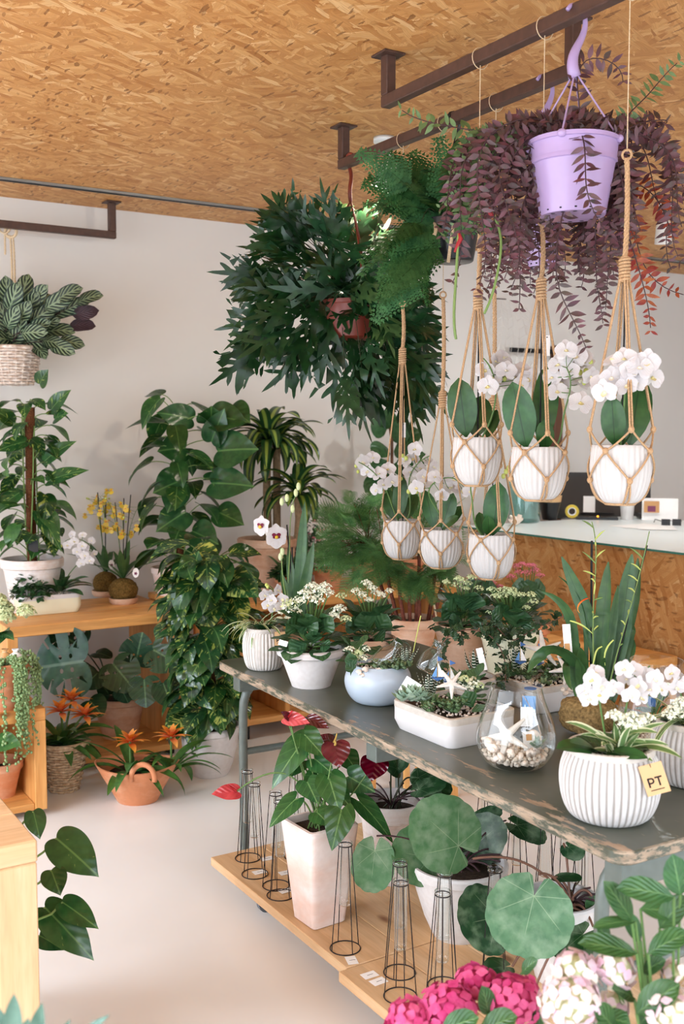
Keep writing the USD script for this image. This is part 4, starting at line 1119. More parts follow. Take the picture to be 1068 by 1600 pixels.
for px, py in [(562, 248), (600, 243), (640, 240), (740, 212), (758, 225), (615, 470), (640, 440), (605, 500), (690, 240), (575, 300), (630, 400), (655, 380), (612, 440), (660, 330)]:
    tip = at(px, py, proj(base)[2] - r.uniform(.05, .25)); d = tip - hub; L = .24; st = tip - unit(d) * L * .9
    t.add('frond_stem', tube(bez(hub, (hub + st) / 2 + ZUP * .05, st, n=5), .0014, 4), 'dark_stem')
    t.add('frond', lace_frond(st, unit(unit(d) + ZUP * .35), unit(unit(CAM - st) * .8 + ZUP * .5), L, .18, .8, r, 12), 'lace_fern')
t.add('rhizome', MB().add(tube(bez(hub, base + dirv(2.6, 0) * .12 + ZUP * .13, at(690, 340, proj(base)[2] - .09), at(678, 368, proj(base)[2] - .1), n=10), .007, 7)).add(tube(bez(hub, base + dirv(TOCAM_AZ, 0) * .12 + ZUP * .14, at(704, 372, proj(base)[2] - .11), at(700, 410, proj(base)[2] - .1), n=10), .006, 7)), 'pale_twine', label='furry tan rhizomes creeping over the rim')

# ---------------------------------------------------------------- trailing plant in lilac pots
def lilac(label, px, rim, bot, wpx, rx, hook, seed):
    c = onx(px, bot, rx); Z = proj(c)[2]; R = wpx / 2 * Z / FPX * .97; zr = onx(px, rim, rx)[2]; Hh = zr - c[2]
    t = Th('hanging_trailing_plant', label, 'hanging plant', c)
    prof = [(.0, 0), (.7 * R, 0), (.72 * R, .004), (.9 * R, Hh * .68), (.945 * R, Hh * .69), (.945 * R, Hh * .74), (.93 * R, Hh * .76), (.955 * R, Hh * .94), (R, Hh * .945), (R, Hh)]
    pot(t, prof[1:], c, 'lilac_plastic', 56, soil=Hh * .9)
    holes = MB()
    for k in range(14):
        a = k * .4488; holes.add(lathe([(0, 0), (.006, 0)], c + dirv(a, 0) * .58 * R - ZUP * .0006, 8)); holes.add(ball(c + dirv(a, 0) * .715 * R + ZUP * .008, .004, 0, (1, 1, .6)))
    t.add('drain_hole', holes, 'black_matte')
    top = np.array([c[0], c[1], hook]); m = MB()
    for k in range(4):
        a = k * 1.571 + .55; p = c + dirv(a, 0) * R * .98 + ZUP * Hh * .97; m.add(tube([p, top - ZUP * .11], .0026, 6)); m.add(ball(p, .012, 1, (1, 1, .9)))
    hk = spline([top - ZUP * .125, top - ZUP * .06, top + [.028, 0, -.01], top + [.03, 0, .03], top + [.0, 0, .05], top + [-.028, 0, .035]], 20)
    m.add(tube(hk, [.016, .011, .006, .006], 8)); t.add('hanger', m, 'lilac_plastic', label='lilac plastic hook with four straps')
    return t, c, R, Hh, Z
t, c, R, Hh, Z = lilac('lilac plastic hanging pot with long trailing dark purple leafy stems', 894, 222, 338, 146, 1.94, 2.62, 3)
r = rng(21); hub = c + ZUP * Hh * .93; nleaf = 0; extra = MB()


def trail(P, mat, L=.036, W=.0125, gap=.017, own=True, d0=.03):
    """A trailing stem along the points P with paired leaves."""
    global nleaf
    C = spline(P, 40); s = np.r_[0, np.cumsum(np.linalg.norm(np.diff(C, axis=0), axis=1))]; q = t.add('stem', tube(C[::2], [.0022, .0012], 5), 'purple_stem')
    k = 0; x = d0; sd0 = r.uniform(-.4, .4)
    while x < s[-1]:
        p = np.array([np.interp(x, s, C[:, j]) for j in range(3)]); p2 = np.array([np.interp(min(x + .01, s[-1]), s, C[:, j]) for j in range(3)]); tg = unit(p2 - p + 1e-9)
        w = unit(np.cross(tg, unit(CAM - p) + [.0, .0, .3])); w = unit(w * math.cos(sd0) + np.cross(tg, w) * math.sin(sd0) + r.normal(0, .28, 3))
        e = 1 if x < s[-1] * .85 else .65
        for sg in (-1, 1):
            g_ = leaf(T['lance'], p, unit(w * sg + tg * r.uniform(.25, .6)), unit(np.cross(w, tg) * (-1 if np.cross(w, tg) @ (CAM - p) < 0 else 1) + r.normal(0, .35, 3)), L * e * r.uniform(.8, 1.2), W * e * r.uniform(.85, 1.2), r.uniform(-.2, .6), .12)
            if own and nleaf < 296: t.add('leaf', g_, mat, parent=q); nleaf += 1
            else: (amber if mat == 'lipstick_amber' else green if mat == 'lipstick_green' else extra).add(g_)
        x += gap * r.uniform(.85, 1.2); k += 1
green, amber = MB(), MB()
def pz(px, py, dz=0.0): return at(px, py, Z + dz)
main = [  # stems that stand out, as (pixel, depth offset) runs
    ([(905, 190, -.02), (903, 150, -.03), (903, 115, -.03), (915, 95, -.03), (940, 92, -.03), (968, 110, -.03), (972, 135, -.03)], 'lipstick_purple'),
    ([(905, 205, -.1), (912, 225, -.135), (914, 260, -.14), (918, 305, -.15), (932, 340, -.14), (950, 365, -.12)], 'lipstick_purple'),
    ([(960, 205, 0), (985, 175, .0), (1010, 150, .02), (1040, 115, .03), (1062, 95, .03)], 'lipstick_green'),
    ([(840, 215, 0), (800, 210, .0), (750, 205, .02), (690, 195, .03), (640, 180, .05), (622, 168, .05)], 'lipstick_green'),
    ([(870, 380, -.05), (873, 450, -.05), (890, 490, -.05), (905, 520, -.05), (918, 552, -.05)], 'lipstick_purple'),
    ([(985, 380, .05), (1000, 430, .05), (1010, 470, .05), (1016, 520, .05)], 'lipstick_amber'),
    ([(990, 330, .1), (1000, 400, .1), (1025, 440, .1), (1050, 455, .1), (1075, 462, .1)], 'lipstick_amber'),
    ([(1000, 290, .12), (1020, 305, .1), (1040, 340, .1), (1055, 380, .1)], 'lipstick_amber'),
    ([(930, 400, .05), (932, 440, .05), (938, 480, .05), (942, 512, .05)], 'lipstick_purple'),
    ([(955, 380, .03), (950, 420, .03), (947, 460, .03), (945, 490, .03)], 'lipstick_purple'),
    ([(815, 330, .0), (812, 400, .0), (812, 450, .0), (810, 490, .0)], 'lipstick_purple'),
]
for P, mt in main:
    P2 = [hub + (pz(*P[0]) - hub) * .1] + [pz(*q) for q in P] if mt != 'x' else P
    trail(P2, mt, gap=.019)
for k in range(60):  # the mass of hanging stems to both sides of the pot and behind it
    if k % 2: x0 = r.uniform(735, 850); xe = x0 + r.uniform(-45, 30); ye = r.uniform(290, 470)
    else: x0 = r.uniform(930, 1055); xe = x0 + r.uniform(-20, 40); ye = r.uniform(300, 430)
    if k % 5 == 0: x0 = r.uniform(840, 960); xe = x0 + r.uniform(-25, 25); ye = r.uniform(360, 440)
    dz = r.uniform(-.05, .16) if k % 5 else r.uniform(.12, .2); out = r.uniform(205, 240)
    P = [hub, pz((894 + x0) / 2, out - 20, dz * .6), pz(x0, out + 15, dz), pz((x0 + xe) / 2, (out + ye) / 2, dz * 1.1), pz(xe, ye, dz * 1.1)]
    trail(P, 'lipstick_purple', L=.034, gap=.02)
for k in range(9):
    x0 = r.uniform(700, 770); P = [hub, pz(820, 205, .05), pz(x0 + 20, 230, .05), pz(x0, 290, .04), pz(x0 - r.uniform(0, 40), r.uniform(320, 380), .04)]
    trail(P, 'lipstick_green' if k % 3 else 'lipstick_purple', L=.028, W=.013)
for k in range(10):
    x0 = r.uniform(830, 1000); P = [hub, pz(x0, 195, r.uniform(-.1, .1)), pz(x0 + r.uniform(-40, 60), 190, r.uniform(-.12, .1)), pz(x0 + r.uniform(-50, 90), 215, r.uniform(-.12, .1))]
    trail(P, 'lipstick_purple')
t.add('foliage', extra, 'lipstick_purple', kind='stuff'); t.add('foliage', green, 'lipstick_green', kind='stuff')
if amber.n: t.add('foliage', amber, 'lipstick_amber', kind='stuff')
for P in ([(763, 325), (775, 345), (782, 375), (778, 420), (765, 470), (756, 490)], [(716, 365), (714, 400), (711, 450), (709, 500), (712, 530)]):
    q = t.add('flower', tube([pz(*P[0], -.02), pz(P[0][0] + 3, P[0][1] + 8, -.02), pz(P[1][0] - 4, P[1][1] - 6, -.02)], [.004, .007, .003], 7), 'red_tip', label='red tubular flower base')
    t.add('seed_pod', tube(spline([pz(*q_, -.02) for q_ in P], 20), .0036, 6), 'vine_green', label='long pale green pod below the red base', parent=q)
t, c, R, Hh, Z = lilac('second lilac hanging pot, small and half hidden behind the trailing stems', 846, 352, 418, 62, 2.235, 2.62, 4)
r = rng(22); hub = c + ZUP * Hh * .93; nleaf = 270; extra, green, amber = MB(), MB(), MB()
for k in range(12):
    a = k * .52; P = [hub, hub + dirv(a, .5) * .08, hub + dirv(a, 0) * .15 - ZUP * .03, hub + dirv(a, 0) * .17 - ZUP * r.uniform(.1, .22)]; trail(P, 'lipstick_purple', L=.032, gap=.022)
if extra.n: t.add('foliage', extra, 'lipstick_purple', kind='stuff')
for px in (845, 985): pass
# ---------------------------------------------------------------- calathea in a hanging wicker basket
def wicker(t, prof, c, mat, rows, n_st=22, r=.0035, name='weave', top_braid=True):
    """A woven basket wall: stakes and waving weavers."""
    prof = np.asarray(prof, float); zs, rs = prof[:, 1], prof[:, 0]; h = zs[-1]; m = MB()
    for k in range(rows):
        z = (k + .5) / rows * h; R = np.interp(z, zs, rs); a = np.linspace(0, 6.2832, n_st * 4 + 1)
        w = R + np.cos(a * n_st / 2 + (k % 2) * math.pi) * r * .9
        m.add(tube(np.c_[w * np.cos(a), w * np.sin(a), np.full(len(a), z) + .0012 * np.sin(a * 5 + k)] + np.asarray(c), r * 1.12 if k < rows - 1 or not top_braid else r * 1.9, 5, False))
    t.add(name, m, mat)
    s = MB()
    for k in range(n_st):
        a = (k + .5) * 6.2832 / n_st; s.add(tube([np.asarray(c) + dirv(a, 0) * q + ZUP * z for q, z in zip(rs, zs)], r * .75, 5))
    t.add('stake', s, mat); t.add('lining', lathe([(0, .004), *[(a - r, b + .004) for a, b in prof]], c, 28), mat)


c = at(22, 602, 5.3); Zc = 5.3
t = Th('hanging_calathea', 'plant with striped oval leaves in a whitewashed wicker basket hung by the wall', 'hanging plant', c)
wicker(t, [(.09, 0), (.105, .05), (.122, .12), (.128, .19)], c, 'wicker_white', 13, 20, .0052)
t.add('soil', lathe([(0, .165), (.12, .165)], c, 20), 'soil')
rp = MB(); 
for x_ in (-.045, .0): 
    P = [at(23, 450, Zc) , at(22, 400, Zc), at(20, 368, Zc)]; rope(rp, [p + RIGHT * x_ * .3 for p in P], .007, pitch=.018)
rp.add(ring(at(17, 362, Zc) , .028, .008, 24, 8, FWD)); t.add('rope_handle', rp, 'pale_twine')
r = rng(31); hub = c + ZUP * .17; st = MB()
cal = [((8, 430), 1), ((45, 428), 1), ((75, 445), 1), ((85, 462), 1), ((118, 460), 1), ((130, 450), .9), ((162, 462), .9), ((155, 485), .8, 1), ((150, 510), .8, 1), ((133, 540), .8), ((118, 553), .9), ((118, 520), 1), ((30, 478), .9), ((60, 490), 1), ((80, 502), .9), ((95, 500), .8), ((20, 505), .9), ((45, 545), 1), ((25, 557), 1), ((5, 540), 1), ((60, 555), .9), ((72, 562), .8), ((100, 540), .8), ((-10, 500), 1), ((-30, 460), 1), ((-25, 530), 1), ((-5, 470), 1), ((60, 455), 1), ((15, 455), 1), ((90, 480), .9), ((105, 478), 1), ((40, 510), .9), ((75, 520), 1), ((-60, 490), 1), ((-70, 520), 1), ((-55, 450), 1), ((-40, 545), 1), ((128, 480), .9), ((140, 470), .9), ((30, 440), 1), ((60, 470), 1), ((85, 540), 1), ((10, 520), 1), ((48, 470), .9)]
for q in cal:
    (px, py), s = q[0], q[1]; tip = at(px, py, Zc - r.uniform(.02, .2)); b0 = hub + r.normal(0, .03, 3) * [1, 1, .2]; d = tip - b0; far = np.linalg.norm(d); L = min(.185 * s, max(far * .78, .125))
    dd = unit(d + [0, 0, -.25 * far]); s0 = tip - dd * L * .95; st.add(tube(bez(b0, (b0 + s0) / 2 + ZUP * .06, s0, n=6), .002, 4))
    leafp(t, T['oval'], s0, tip, .09 * s, 'calathea_under' if len(q) > 2 else 'calathea_leaf', r.uniform(.5, .95), r.uniform(.6, 1.5), .12, wave=.05)
t.add('stem', st, 'purple_stem')
t2 = at(8, 388, Zc)
tt = Th('rope_loop', 'short tan rope loop hanging on the iron bar beside the basket rope', 'rope', t2); rp = MB(); rope(rp, [t2 - ZUP * .03, t2, t2 + ZUP * .075], .006, pitch=.02); rp.add(ring(t2 + ZUP * .1, .026, .005, 20, 6, FWD)); tt.add('rope', rp, 'pale_twine')

# ---------------------------------------------------------------- climbing plant on the left shelf
SZ = .72
c = plc(52, 5.2, SZ); Z = proj(c)[2]
t = Th('climbing_pothos', 'tall heart-leaved climber on a moss pole in a wide white pot on the shelf', 'potted plant', c, 'heart-leaved climbers on moss poles')
pot(t, [(.10, 0), (.115, .08), (.135, .2), (.14, .215), (.15, .22), (.152, .255), (.147, .262)], c, 'whitewash', soil=.235)
pole_plant(t, c, SZ + .24, .76, 41, 58, (.10, .155), ('pothos_leaf', 'pothos_plain', 'pothos_plain', 'pothos_light'), .024, .085, lambda f: 1.0 - .2 * f)
for b, e in [((75, 752), (137, 735)), ((70, 720), (118, 690)), ((80, 640), (110, 610)), ((62, 600), (75, 578)), ((40, 690), (-5, 705)), ((20, 660), (-10, 640)), ((85, 655), (106, 646)), ((30, 770), (-8, 800)), ((60, 800), (95, 860))]:
    leafp(t, T['pothos'], at(*b, Z - .1), at(*e, Z - .14), .085, 'pothos_plain', .6, .5, .2)
q = at(52, 850, Z - .16); card(t, q, .045, .085, unit(CAM - q) + [0, 0, .1], ZUP, 'black_plastic', 'plant_label', label='black and white plant label stuck in the soil'); card(t, q + unit(CAM - q) * .0015 - ZUP * .018, .043, .045, unit(CAM - q) + [0, 0, .1], ZUP, 'paper', 'plant_label_print')

# white trough with mixed planting
c = onz(73, 960, SZ) + [.02, .05, 0]; Z = proj(c)[2]
def trough(t, c, sx, sy, h, ang, mat, rimmat, rimh=.018, th=.008, corner=.02):
    def sh(d, z0, z1, grow=0):
        P = Polygon([(-sx / 2, -sy / 2), (sx / 2, -sy / 2), (sx / 2, sy / 2), (-sx / 2, sy / 2)]).buffer(-corner + d).buffer(corner, quad_segs=5)
        return P
    o0, o1 = sh(-.012, 0, 0), sh(0, 0, 0); ca, sa = math.cos(ang), math.sin(ang)
    def W_(xy, z): xy = np.asarray(xy); return np.c_[xy[:, 0] * ca - xy[:, 1] * sa + c[0], xy[:, 0] * sa + xy[:, 1] * ca + c[1], np.full(len(xy), z) + c[2]]
    def loop(P, z, n=64):
        L = P.exterior; return W_([L.interpolate(k / n, normalized=True).coords[0] for k in range(n)], z)
    def skin(loops, capend):
        V = np.vstack(loops); n = len(loops[0]); F = []
        for i in range(len(loops) - 1):
            for j in range(n): F += [[i * n + j, i * n + (j + 1) % n, (i + 1) * n + (j + 1) % n], [i * n + j, (i + 1) * n + (j + 1) % n, (i + 1) * n + j]]
        if capend:
            V = np.vstack([V, loops[0].mean(0)]); F += [[(j + 1) % n, j, len(V) - 1] for j in range(n)]
        return V, np.array(F)[:, ::-1], None
    t.add('body', skin([loop(o0, .0), loop(o0.buffer(.003), .003), loop(o1, h * .35), loop(o1, h - rimh)], True), mat, 40)
    t.add('rim', skin([loop(o1.buffer(.0005), h - rimh), loop(o1.buffer(.001), h - .002), loop(o1.buffer(-.002), h), loop(o1.buffer(-th), h), loop(o1.buffer(-th), h - .03)], False), rimmat, 40)
    z = h - .014; V = loop(o1.buffer(-th), z); n = len(V); V = np.vstack([V, V.mean(0) + [0, 0, .004]]); t.add('soil', (V, np.array([[j, (j + 1) % n, n] for j in range(n)]), None), 'soil')
    return lambda x, y, z=h - .01: np.array([c[0] + x * ca - y * sa, c[1] + x * sa + y * ca, c[2] + z])


t = Th('planted_trough', 'long cream trough on the left shelf with a white orchid and leafy plants', 'planter', c)
f = trough(t, c, .30, .13, .095, .0, 'cream_glaze', 'white_glaze', .022)
small_leaves(t, f(-.08, 0), (.075, .06), .12, 260, 42, .045, 'kalanchoe_leaf', 'oval', .5)
small_leaves(t, f(-.05, -.03), (.05, .03), .05, 90, 43, .02, 'peperomia_leaf', name='foliage')
arching(t, f(.05, .0), 18, 44, (.13, .21), .05, 'kalanchoe_leaf', (.3, 1.2), (.6, 1.4), T_='obov')
small_leaves(t, f(.02, -.04), (.12, .02), .02, 160, 45, .03, 'gravel', 'needle', .08, 'dry_fibre')
orchid_spike(t, [f(.1, .02), f(.12, .02) + ZUP * .1, at(138, 850, Z - .02), at(112, 842, Z - .02), at(98, 850, Z - .02)], 11, .042, 46, .45, 2)
for p_ in [(105, 852), (116, 846), (128, 853), (120, 862), (132, 868), (140, 876), (126, 880)]: orchid_flower(t, at(*p_, Z - .06), unit(CAM - c), .046, rng(p_[0]))
p = at(42, 930, Z - .08); t.add('care_label', tube([p + ZUP * .04, p - ZUP * .02], .0035, 6), 'paper', label='small white plant stick with a pink ribbon'); t.add('ribbon', ring(p - ZUP * .012, .007, .0012, 14, 5, FWD), 'floret_magenta')

# yellow orchids on moss balls
for k, (px, py, s, lab) in enumerate([(196, 944, 1.0, 'yellow spray orchid on a moss ball in a terracotta saucer, standing at the front'), (168, 932, .9, 'yellow spray orchid on a moss ball, partly hidden behind the front one')]):
    c = onz(px, py, SZ) + [0, .03, 0]; Z = proj(c)[2]; r = rng(50 + k)
    t = Th('yellow_orchid', lab, 'orchid', c, 'yellow orchids on the left shelf')
    t.add('saucer', lathe([(0, 0), (.06, 0), (.072, .012), (.074, .03), (.07, .032), (.064, .016), (0, .014)], c, 32), 'terracotta_pale', 40)
    m = trimesh.creation.icosphere(4, 1.0); v = np.asarray(m.vertices); v = v * (1 + .16 * (meshkit.fbm(v * 6 + k * 9, 4)[:, None] - .5)) * [.074 * s, .074 * s, .062] + c + ZUP * .07
    t.add('moss_ball', (v, m.faces), 'moss'); small_leaves(t, c + ZUP * .06, .075, .075, 240, 51 + k, .022, 'dry_moss', 'needle', .1, 'moss_fibre')
    hub = c + ZUP * .12
    for j in range(9):
        a = j * 2.4 + k; tip = hub + dirv(a, 0) * r.uniform(.05, .17) + ZUP * r.uniform(.06, .2); t.add('leaf', leaf(T['lance4'], hub, unit(tip - hub + ZUP * .05), unit(dirv(a, 0) * -.6 + ZUP * .6), np.linalg.norm(tip - hub) * 1.1, .038, r.uniform(.2, .9), .25), 'cambria_leaf')
    for j in range(3):
        a = r.uniform(0, 6.28); tip = hub + dirv(a, 0) * .06 + ZUP * r.uniform(.34, .44)
        t.add('stake', tube([hub, hub + dirv(a, 0) * .045 + ZUP * (.40 + .02 * j)], .0028, 5), 'black_matte')
        C = bez(hub, hub + ZUP * .25 + dirv(a, 0) * .02, tip, tip + dirv(a + 1, .3) * .06, n=14); st = t.add('flower_stem', tube(C, [.0022, .001], 5), 'stem_green')
        for i in range(9):
            b = C[int(5 + i * .95)] if i < 9 else C[-1]; e = b + dirv(r.uniform(0, 6.28), r.uniform(-.1, .6)) * r.uniform(.03, .075)
            if e[2] < hub[2] + .17: e[2] = hub[2] + .17 + r.uniform(0, .08)
            t.add('side_stem', tube([b, e], .0008, 4), 'stem_green', parent=st); n = unit(unit(CAM - e) + r.normal(0, .4, 3)); up = unit(ZUP - n * n[2]); rt_ = np.cross(up, n); m = MB(); s2 = r.uniform(.022, .03)
            if i % 4 == 3: t.add('bud', ball(e, .006, 1), 'bud_green', parent=st); continue
            m.add(leaf(T['wide'], e, unit(-up + n * .1), n, s2, s2 * 1.15, .3, .05))
            for aa in (0, .9, -.9): m.add(leaf(T['petal'], e, unit(rt_ * math.sin(aa) + up * math.cos(aa) + n * .2), n, s2 * .55, s2 * .35, .2, .1))
            q = t.add('flower', m, 'oncidium_petal'); t.add('flower_eye', ball(e + n * .002, s2 * .14, 0), 'bract_orange', parent=q)
    p = at(174 if k else 212, 882 if k else 895, Z - .09); tg = lathe([(0, 0), (.016, 0), (.016, .001), (0, .001)], (0, 0, 0), 24); n = unit(unit(CAM - p) + ZUP * .15 + RIGHT * (.2 if k else -.1)); x = unit(np.cross(ZUP, n)); y = np.cross(n, x)
    tgv = np.asarray(tg[0]); t.add('picture_tag', (p + tgv[:, :1] * x + tgv[:, 1:2] * y * 1.55 + tgv[:, 2:] * n, tg[1]), 'paper', False, label='oval white tag with a violet flower print')
    for j in range(5):
        w_ = leaf(T['tiny'], p + n * .0022 - y * .004, unit(x * math.cos(j * 1.257) + y * math.sin(j * 1.257)), n, .0095, .007, 0, 0); t.add('tag_print', w_, 'photo_plum', False)

# ---------------------------------------------------------------- split-leaf plant inside the shelf
c = onz(190, 1176, .06); c[1] = 5.08; c[0] = 1.80; Z = proj(c)[2]
t = Th('split_leaf_plant', 'split-leaf plant with glossy cut leaves in a clay pot inside the pine shelf', 'potted plant', c)
pot(t, [(.085, 0), (.1, .05), (.115, .13), (.118, .17), (.126, .175), (.128, .2), (.124, .206)], c, 'terracotta_pale', soil=.185)
hub = c + ZUP * .18; r = rng(61)
for T_, b, e, w, mat, face, dz in [('monstera', (130, 1033), (56, 1044), 98, 'monstera_blue', .95, -.45), ('monstera', (125, 1010), (78, 984), 80, 'monstera_leaf', .5, -.05), ('monstera_young', (177, 1038), (210, 1078), 58, 'monstera_leaf', .9, -.3), ('monstera_whole', (152, 1052), (130, 1075), 40, 'monstera_leaf', .7, -.2), ('monstera_young', (212, 1034), (222, 990), 52, 'monstera_leaf', .8, -.22), ('monstera_young', (240, 1016), (284, 1040), 54, 'monstera_leaf', .9, -.32), ('monstera_young', (225, 1062), (228, 1104), 46, 'monstera_leaf', .85, -.35), ('monstera_whole', (255, 1068), (268, 1104), 40, 'monstera_leaf', .9, -.35), ('monstera_whole', (140, 1095), (160, 1118), 38, 'monstera_leaf', .7, -.3), ('monstera_whole', (150, 1020), (174, 1028), 30, 'monstera_leaf', .3, .0), ('monstera_whole', (190, 1078), (200, 1098), 30, 'monstera_leaf', .6, -.2), ('monstera_whole', (170, 1085), (150, 1060), 32, 'monstera_leaf', .5, -.1)]:
    B, E_ = at(*b, Z + dz), at(*e, Z + dz - .04); q = leafp(t, T[T_], B, E_, w * Z / FPX, mat, face, .35, .08, wave=.02)
    t.add('leaf_stalk', tube(bez(hub + r.normal(0, .03, 3) * [1, 1, 0], (hub + B) / 2 + ZUP * .06, B, n=9), .0036, 6), 'monstera_leaf', parent=q)

# ---------------------------------------------------------------- orange-bract plants
def guzmania(t, c, seed, n, L, W, bx, spread=1.0):
    r = rng(seed); arching(t, c, n, seed, L, W, 'bromeliad_leaf', (.25, 1.1), (.7, 1.7), T_='lance4', fold=.3)
    for P in bx:
        P = np.asarray(P, float); q = t.add('flower_stem', tube(bez(c, (c + P) / 2 + ZUP * .03, P, n=6), .005, 6), 'stem_green')
        for k in range(17):
            f = k / 17; a = k * 2.39996; e = 1.25 - 1.25 * f; d = dirv(a, e); t.add('bract', leaf(T['lance'], P - ZUP * .012 * f, d, unit(ZUP - d * d[2] + .001), .06 + .05 * f, .024 + .008 * f, .6, .25), 'bract_orange', parent=q)


c = np.array([1.368, 4.60, 0]); Z = proj(c)[2]
t = Th('orange_bract_plant', 'star-flowered orange plant in a tall tapering wicker basket beside the low shelf', 'potted plant', c)
wicker(t, [(.062, 0), (.075, .06), (.092, .14), (.11, .225)], c, 'wicker_tan', 18, 18, .0045)
t.add('soil', lathe([(0, .2), (.1, .2)], c, 20), 'soil')
guzmania(t, c + ZUP * .2, 71, 26, (.18, .29), .042, [at(95, 1110, Z - .08), at(133, 1116, Z - .04), at(112, 1092, Z + .05)])
c = onz(215, 1250, 0); Z = proj(c)[2]
t = Th('orange_bract_plant', 'two orange star-flowered plants in a boat-shaped terracotta bowl with a loop handle', 'potted plant', c)
ax = unit(RIGHT + [0, 0, 0]); ay = np.array([-ax[1], ax[0], 0]); n = 48; a = np.arange(n) * 6.2832 / n; loops = []
for z, rx_, ry_, lift in [(0, .085, .075, 0), (.006, .09, .08, 0), (.05, .112, .1, 0), (.11, .15, .13, .006), (.15, .178, .14, .016), (.158, .184, .145, .018), (.16, .178, .138, .016), (.13, .15, .12, .006), (.09, .12, .1, 0)]:
    loops.append(c + np.cos(a)[:, None] * rx_ * ax + np.sin(a)[:, None] * ry_ * ay + (z + lift * np.cos(a)[:, None] ** 2) * ZUP)
V = np.vstack([*loops, c[None], c[None] + ZUP * .13]); m_ = len(loops); F = []
for i in range(m_ - 1):
    for j in range(n): F += [[i * n + j, i * n + (j + 1) % n, (i + 1) * n + (j + 1) % n], [i * n + j, (i + 1) * n + (j + 1) % n, (i + 1) * n + j]]
F += [[(j + 1) % n, j, m_ * n] for j in range(n)]
t.add('bowl', (V, np.array(F)), 'terracotta', 50); t.add('soil', lathe([(0, .125), (.125, .125)], c, 24), 'soil')
hp = c - FWD * [1, 1, 0] * .13 + RIGHT * .055
for sg in (1,):
    hc = c + sg * -unit(FWD * [1, 1, 0]) * .138 + ax * .05 + ZUP * .152
    t.add('handle', tube([hc + ax * .05 * math.cos(q) + ZUP * (.062 * math.sin(q) - .012) for q in np.linspace(-.2, math.pi + .2, 16)], .0115, 10), 'terracotta')
for k, (px, py) in enumerate([(203, 1158), (267, 1150)]):
    P = at(px, py, Z - .03); guzmania(t, np.array([P[0], P[1], .13]) + RIGHT * (.0 if k else .0), 73 + k, 15, (.2, .3), .042, [P])

# ---------------------------------------------------------------- pots on and in the low left shelf
c = plc(3, 4.42, .46); Z = proj(c)[2]
t = Th('trailing_pearl_plant', 'terracotta pot with strings of round green beads hanging over its side', 'potted plant', c)
pot(t, [(.085, 0), (.1, .08), (.112, .14), (.113, .148), (.121, .15), (.123, .19), (.119, .196)], c, 'terracotta', soil=.18)
r = rng(81)
for k in range(34):
    a = TOCAM_AZ + 1.0 + r.normal(0, .5); p0 = c + dirv(a, 0) * r.uniform(.02, .1) + ZUP * .19; p1 = c + dirv(a, 0) * .132 + ZUP * .2; ln = r.uniform(.05, .2) if r.random() < .45 else r.uniform(.2, .44)
    if p1[1] > c[1] - .0: ln = min(ln, .17)
    C = spline([p0, p1, p1 + dirv(a, 0) * .012 - ZUP * .03, p1 + dirv(a, 0) * .016 - ZUP * (ln * .5 + .02), p1 + dirv(a, 0) * .014 + r.normal(0, .015, 3) * [1, 1, 0] - ZUP * ln], 30)
    m = MB(); s = np.r_[0, np.cumsum(np.linalg.norm(np.diff(C, axis=0), axis=1))]; x = 0
    while x < s[-1]:
        m.add(ball([np.interp(x, s, C[:, j]) + r.normal(0, .0055) for j in range(3)], r.uniform(.0042, .0064), 1, (1, 1, 1.15))); x += .0082
    q = t.add('strand', tube(C[::2], .001, 4), 'vine_green'); t.add('bead', m, 'pearl', parent=q, kind='stuff')
c = plc(-38, 4.62, .46); Z = proj(c)[2]
t = Th('potted_hydrangea', 'pale cream flower head at the left edge above the bead plant', 'flower', c)
pot(t, [(.06, 0), (.075, .12), (.08, .13), (.078, .135)], c, 'white_glaze', soil=.12)
P = at(6, 962, Z); q = t.add('flower_stem', tube(bez(c + ZUP * .1, c + ZUP * .3, P, n=8), .004, 6), 'stem_green')
for k in range(5): floret_head(t, P + rng(k).normal(0, .035, 3), .04, 60, 80 + k, 'floret_green', parent=q, size=.01, flat=.9)
for e in [(22, 1000), (-5, 1010), (15, 985)]: leafp(t, T['heart'], at(2, 990, Z), at(*e, Z - .08), .06, 'hydrangea_leaf', .5, .5)
c = plc(0, 4.50, .06); Z = proj(c)[2]
t = Th('terracotta_pot', 'empty-looking terracotta pot inside the low shelf at the left edge', 'pot', c)
pot(t, [(.062, 0), (.075, .06), (.09, .115), (.091, .118), (.098, .12), (.1, .148), (.097, .152)], c, 'terracotta', soil=.11)
c2 = plc(-52, 4.5, .06); t = Th('potted_pothos', 'light green heart leaf poking out of the low shelf at the left edge', 'potted plant', c2)
pot(t, [(.06, 0), (.08, .12), (.082, .13)], c2, 'terracotta', soil=.115)
Z = proj(c2)[2]
st = MB()
for b, e, w in [((-5, 1160), (32, 1164), 34), ((-20, 1170), (-30, 1150), 40), ((-25, 1180), (-5, 1200), 36), ((-40, 1160), (-60, 1190), 40)]:
    leafp(t, T['pothos'], at(*b, Z - .12), at(*e, Z - .16), w * Z / FPX, 'pothos_light', .7, .6); st.add(tube(bez(c2 + ZUP * .11, (c2 + ZUP * .11 + at(*b, Z - .12)) / 2 + ZUP * .05, at(*b, Z - .12), n=6), .0025, 5))
t.add('vine', st, 'vine_green')
pc0 = plc(3, 4.42, .46)
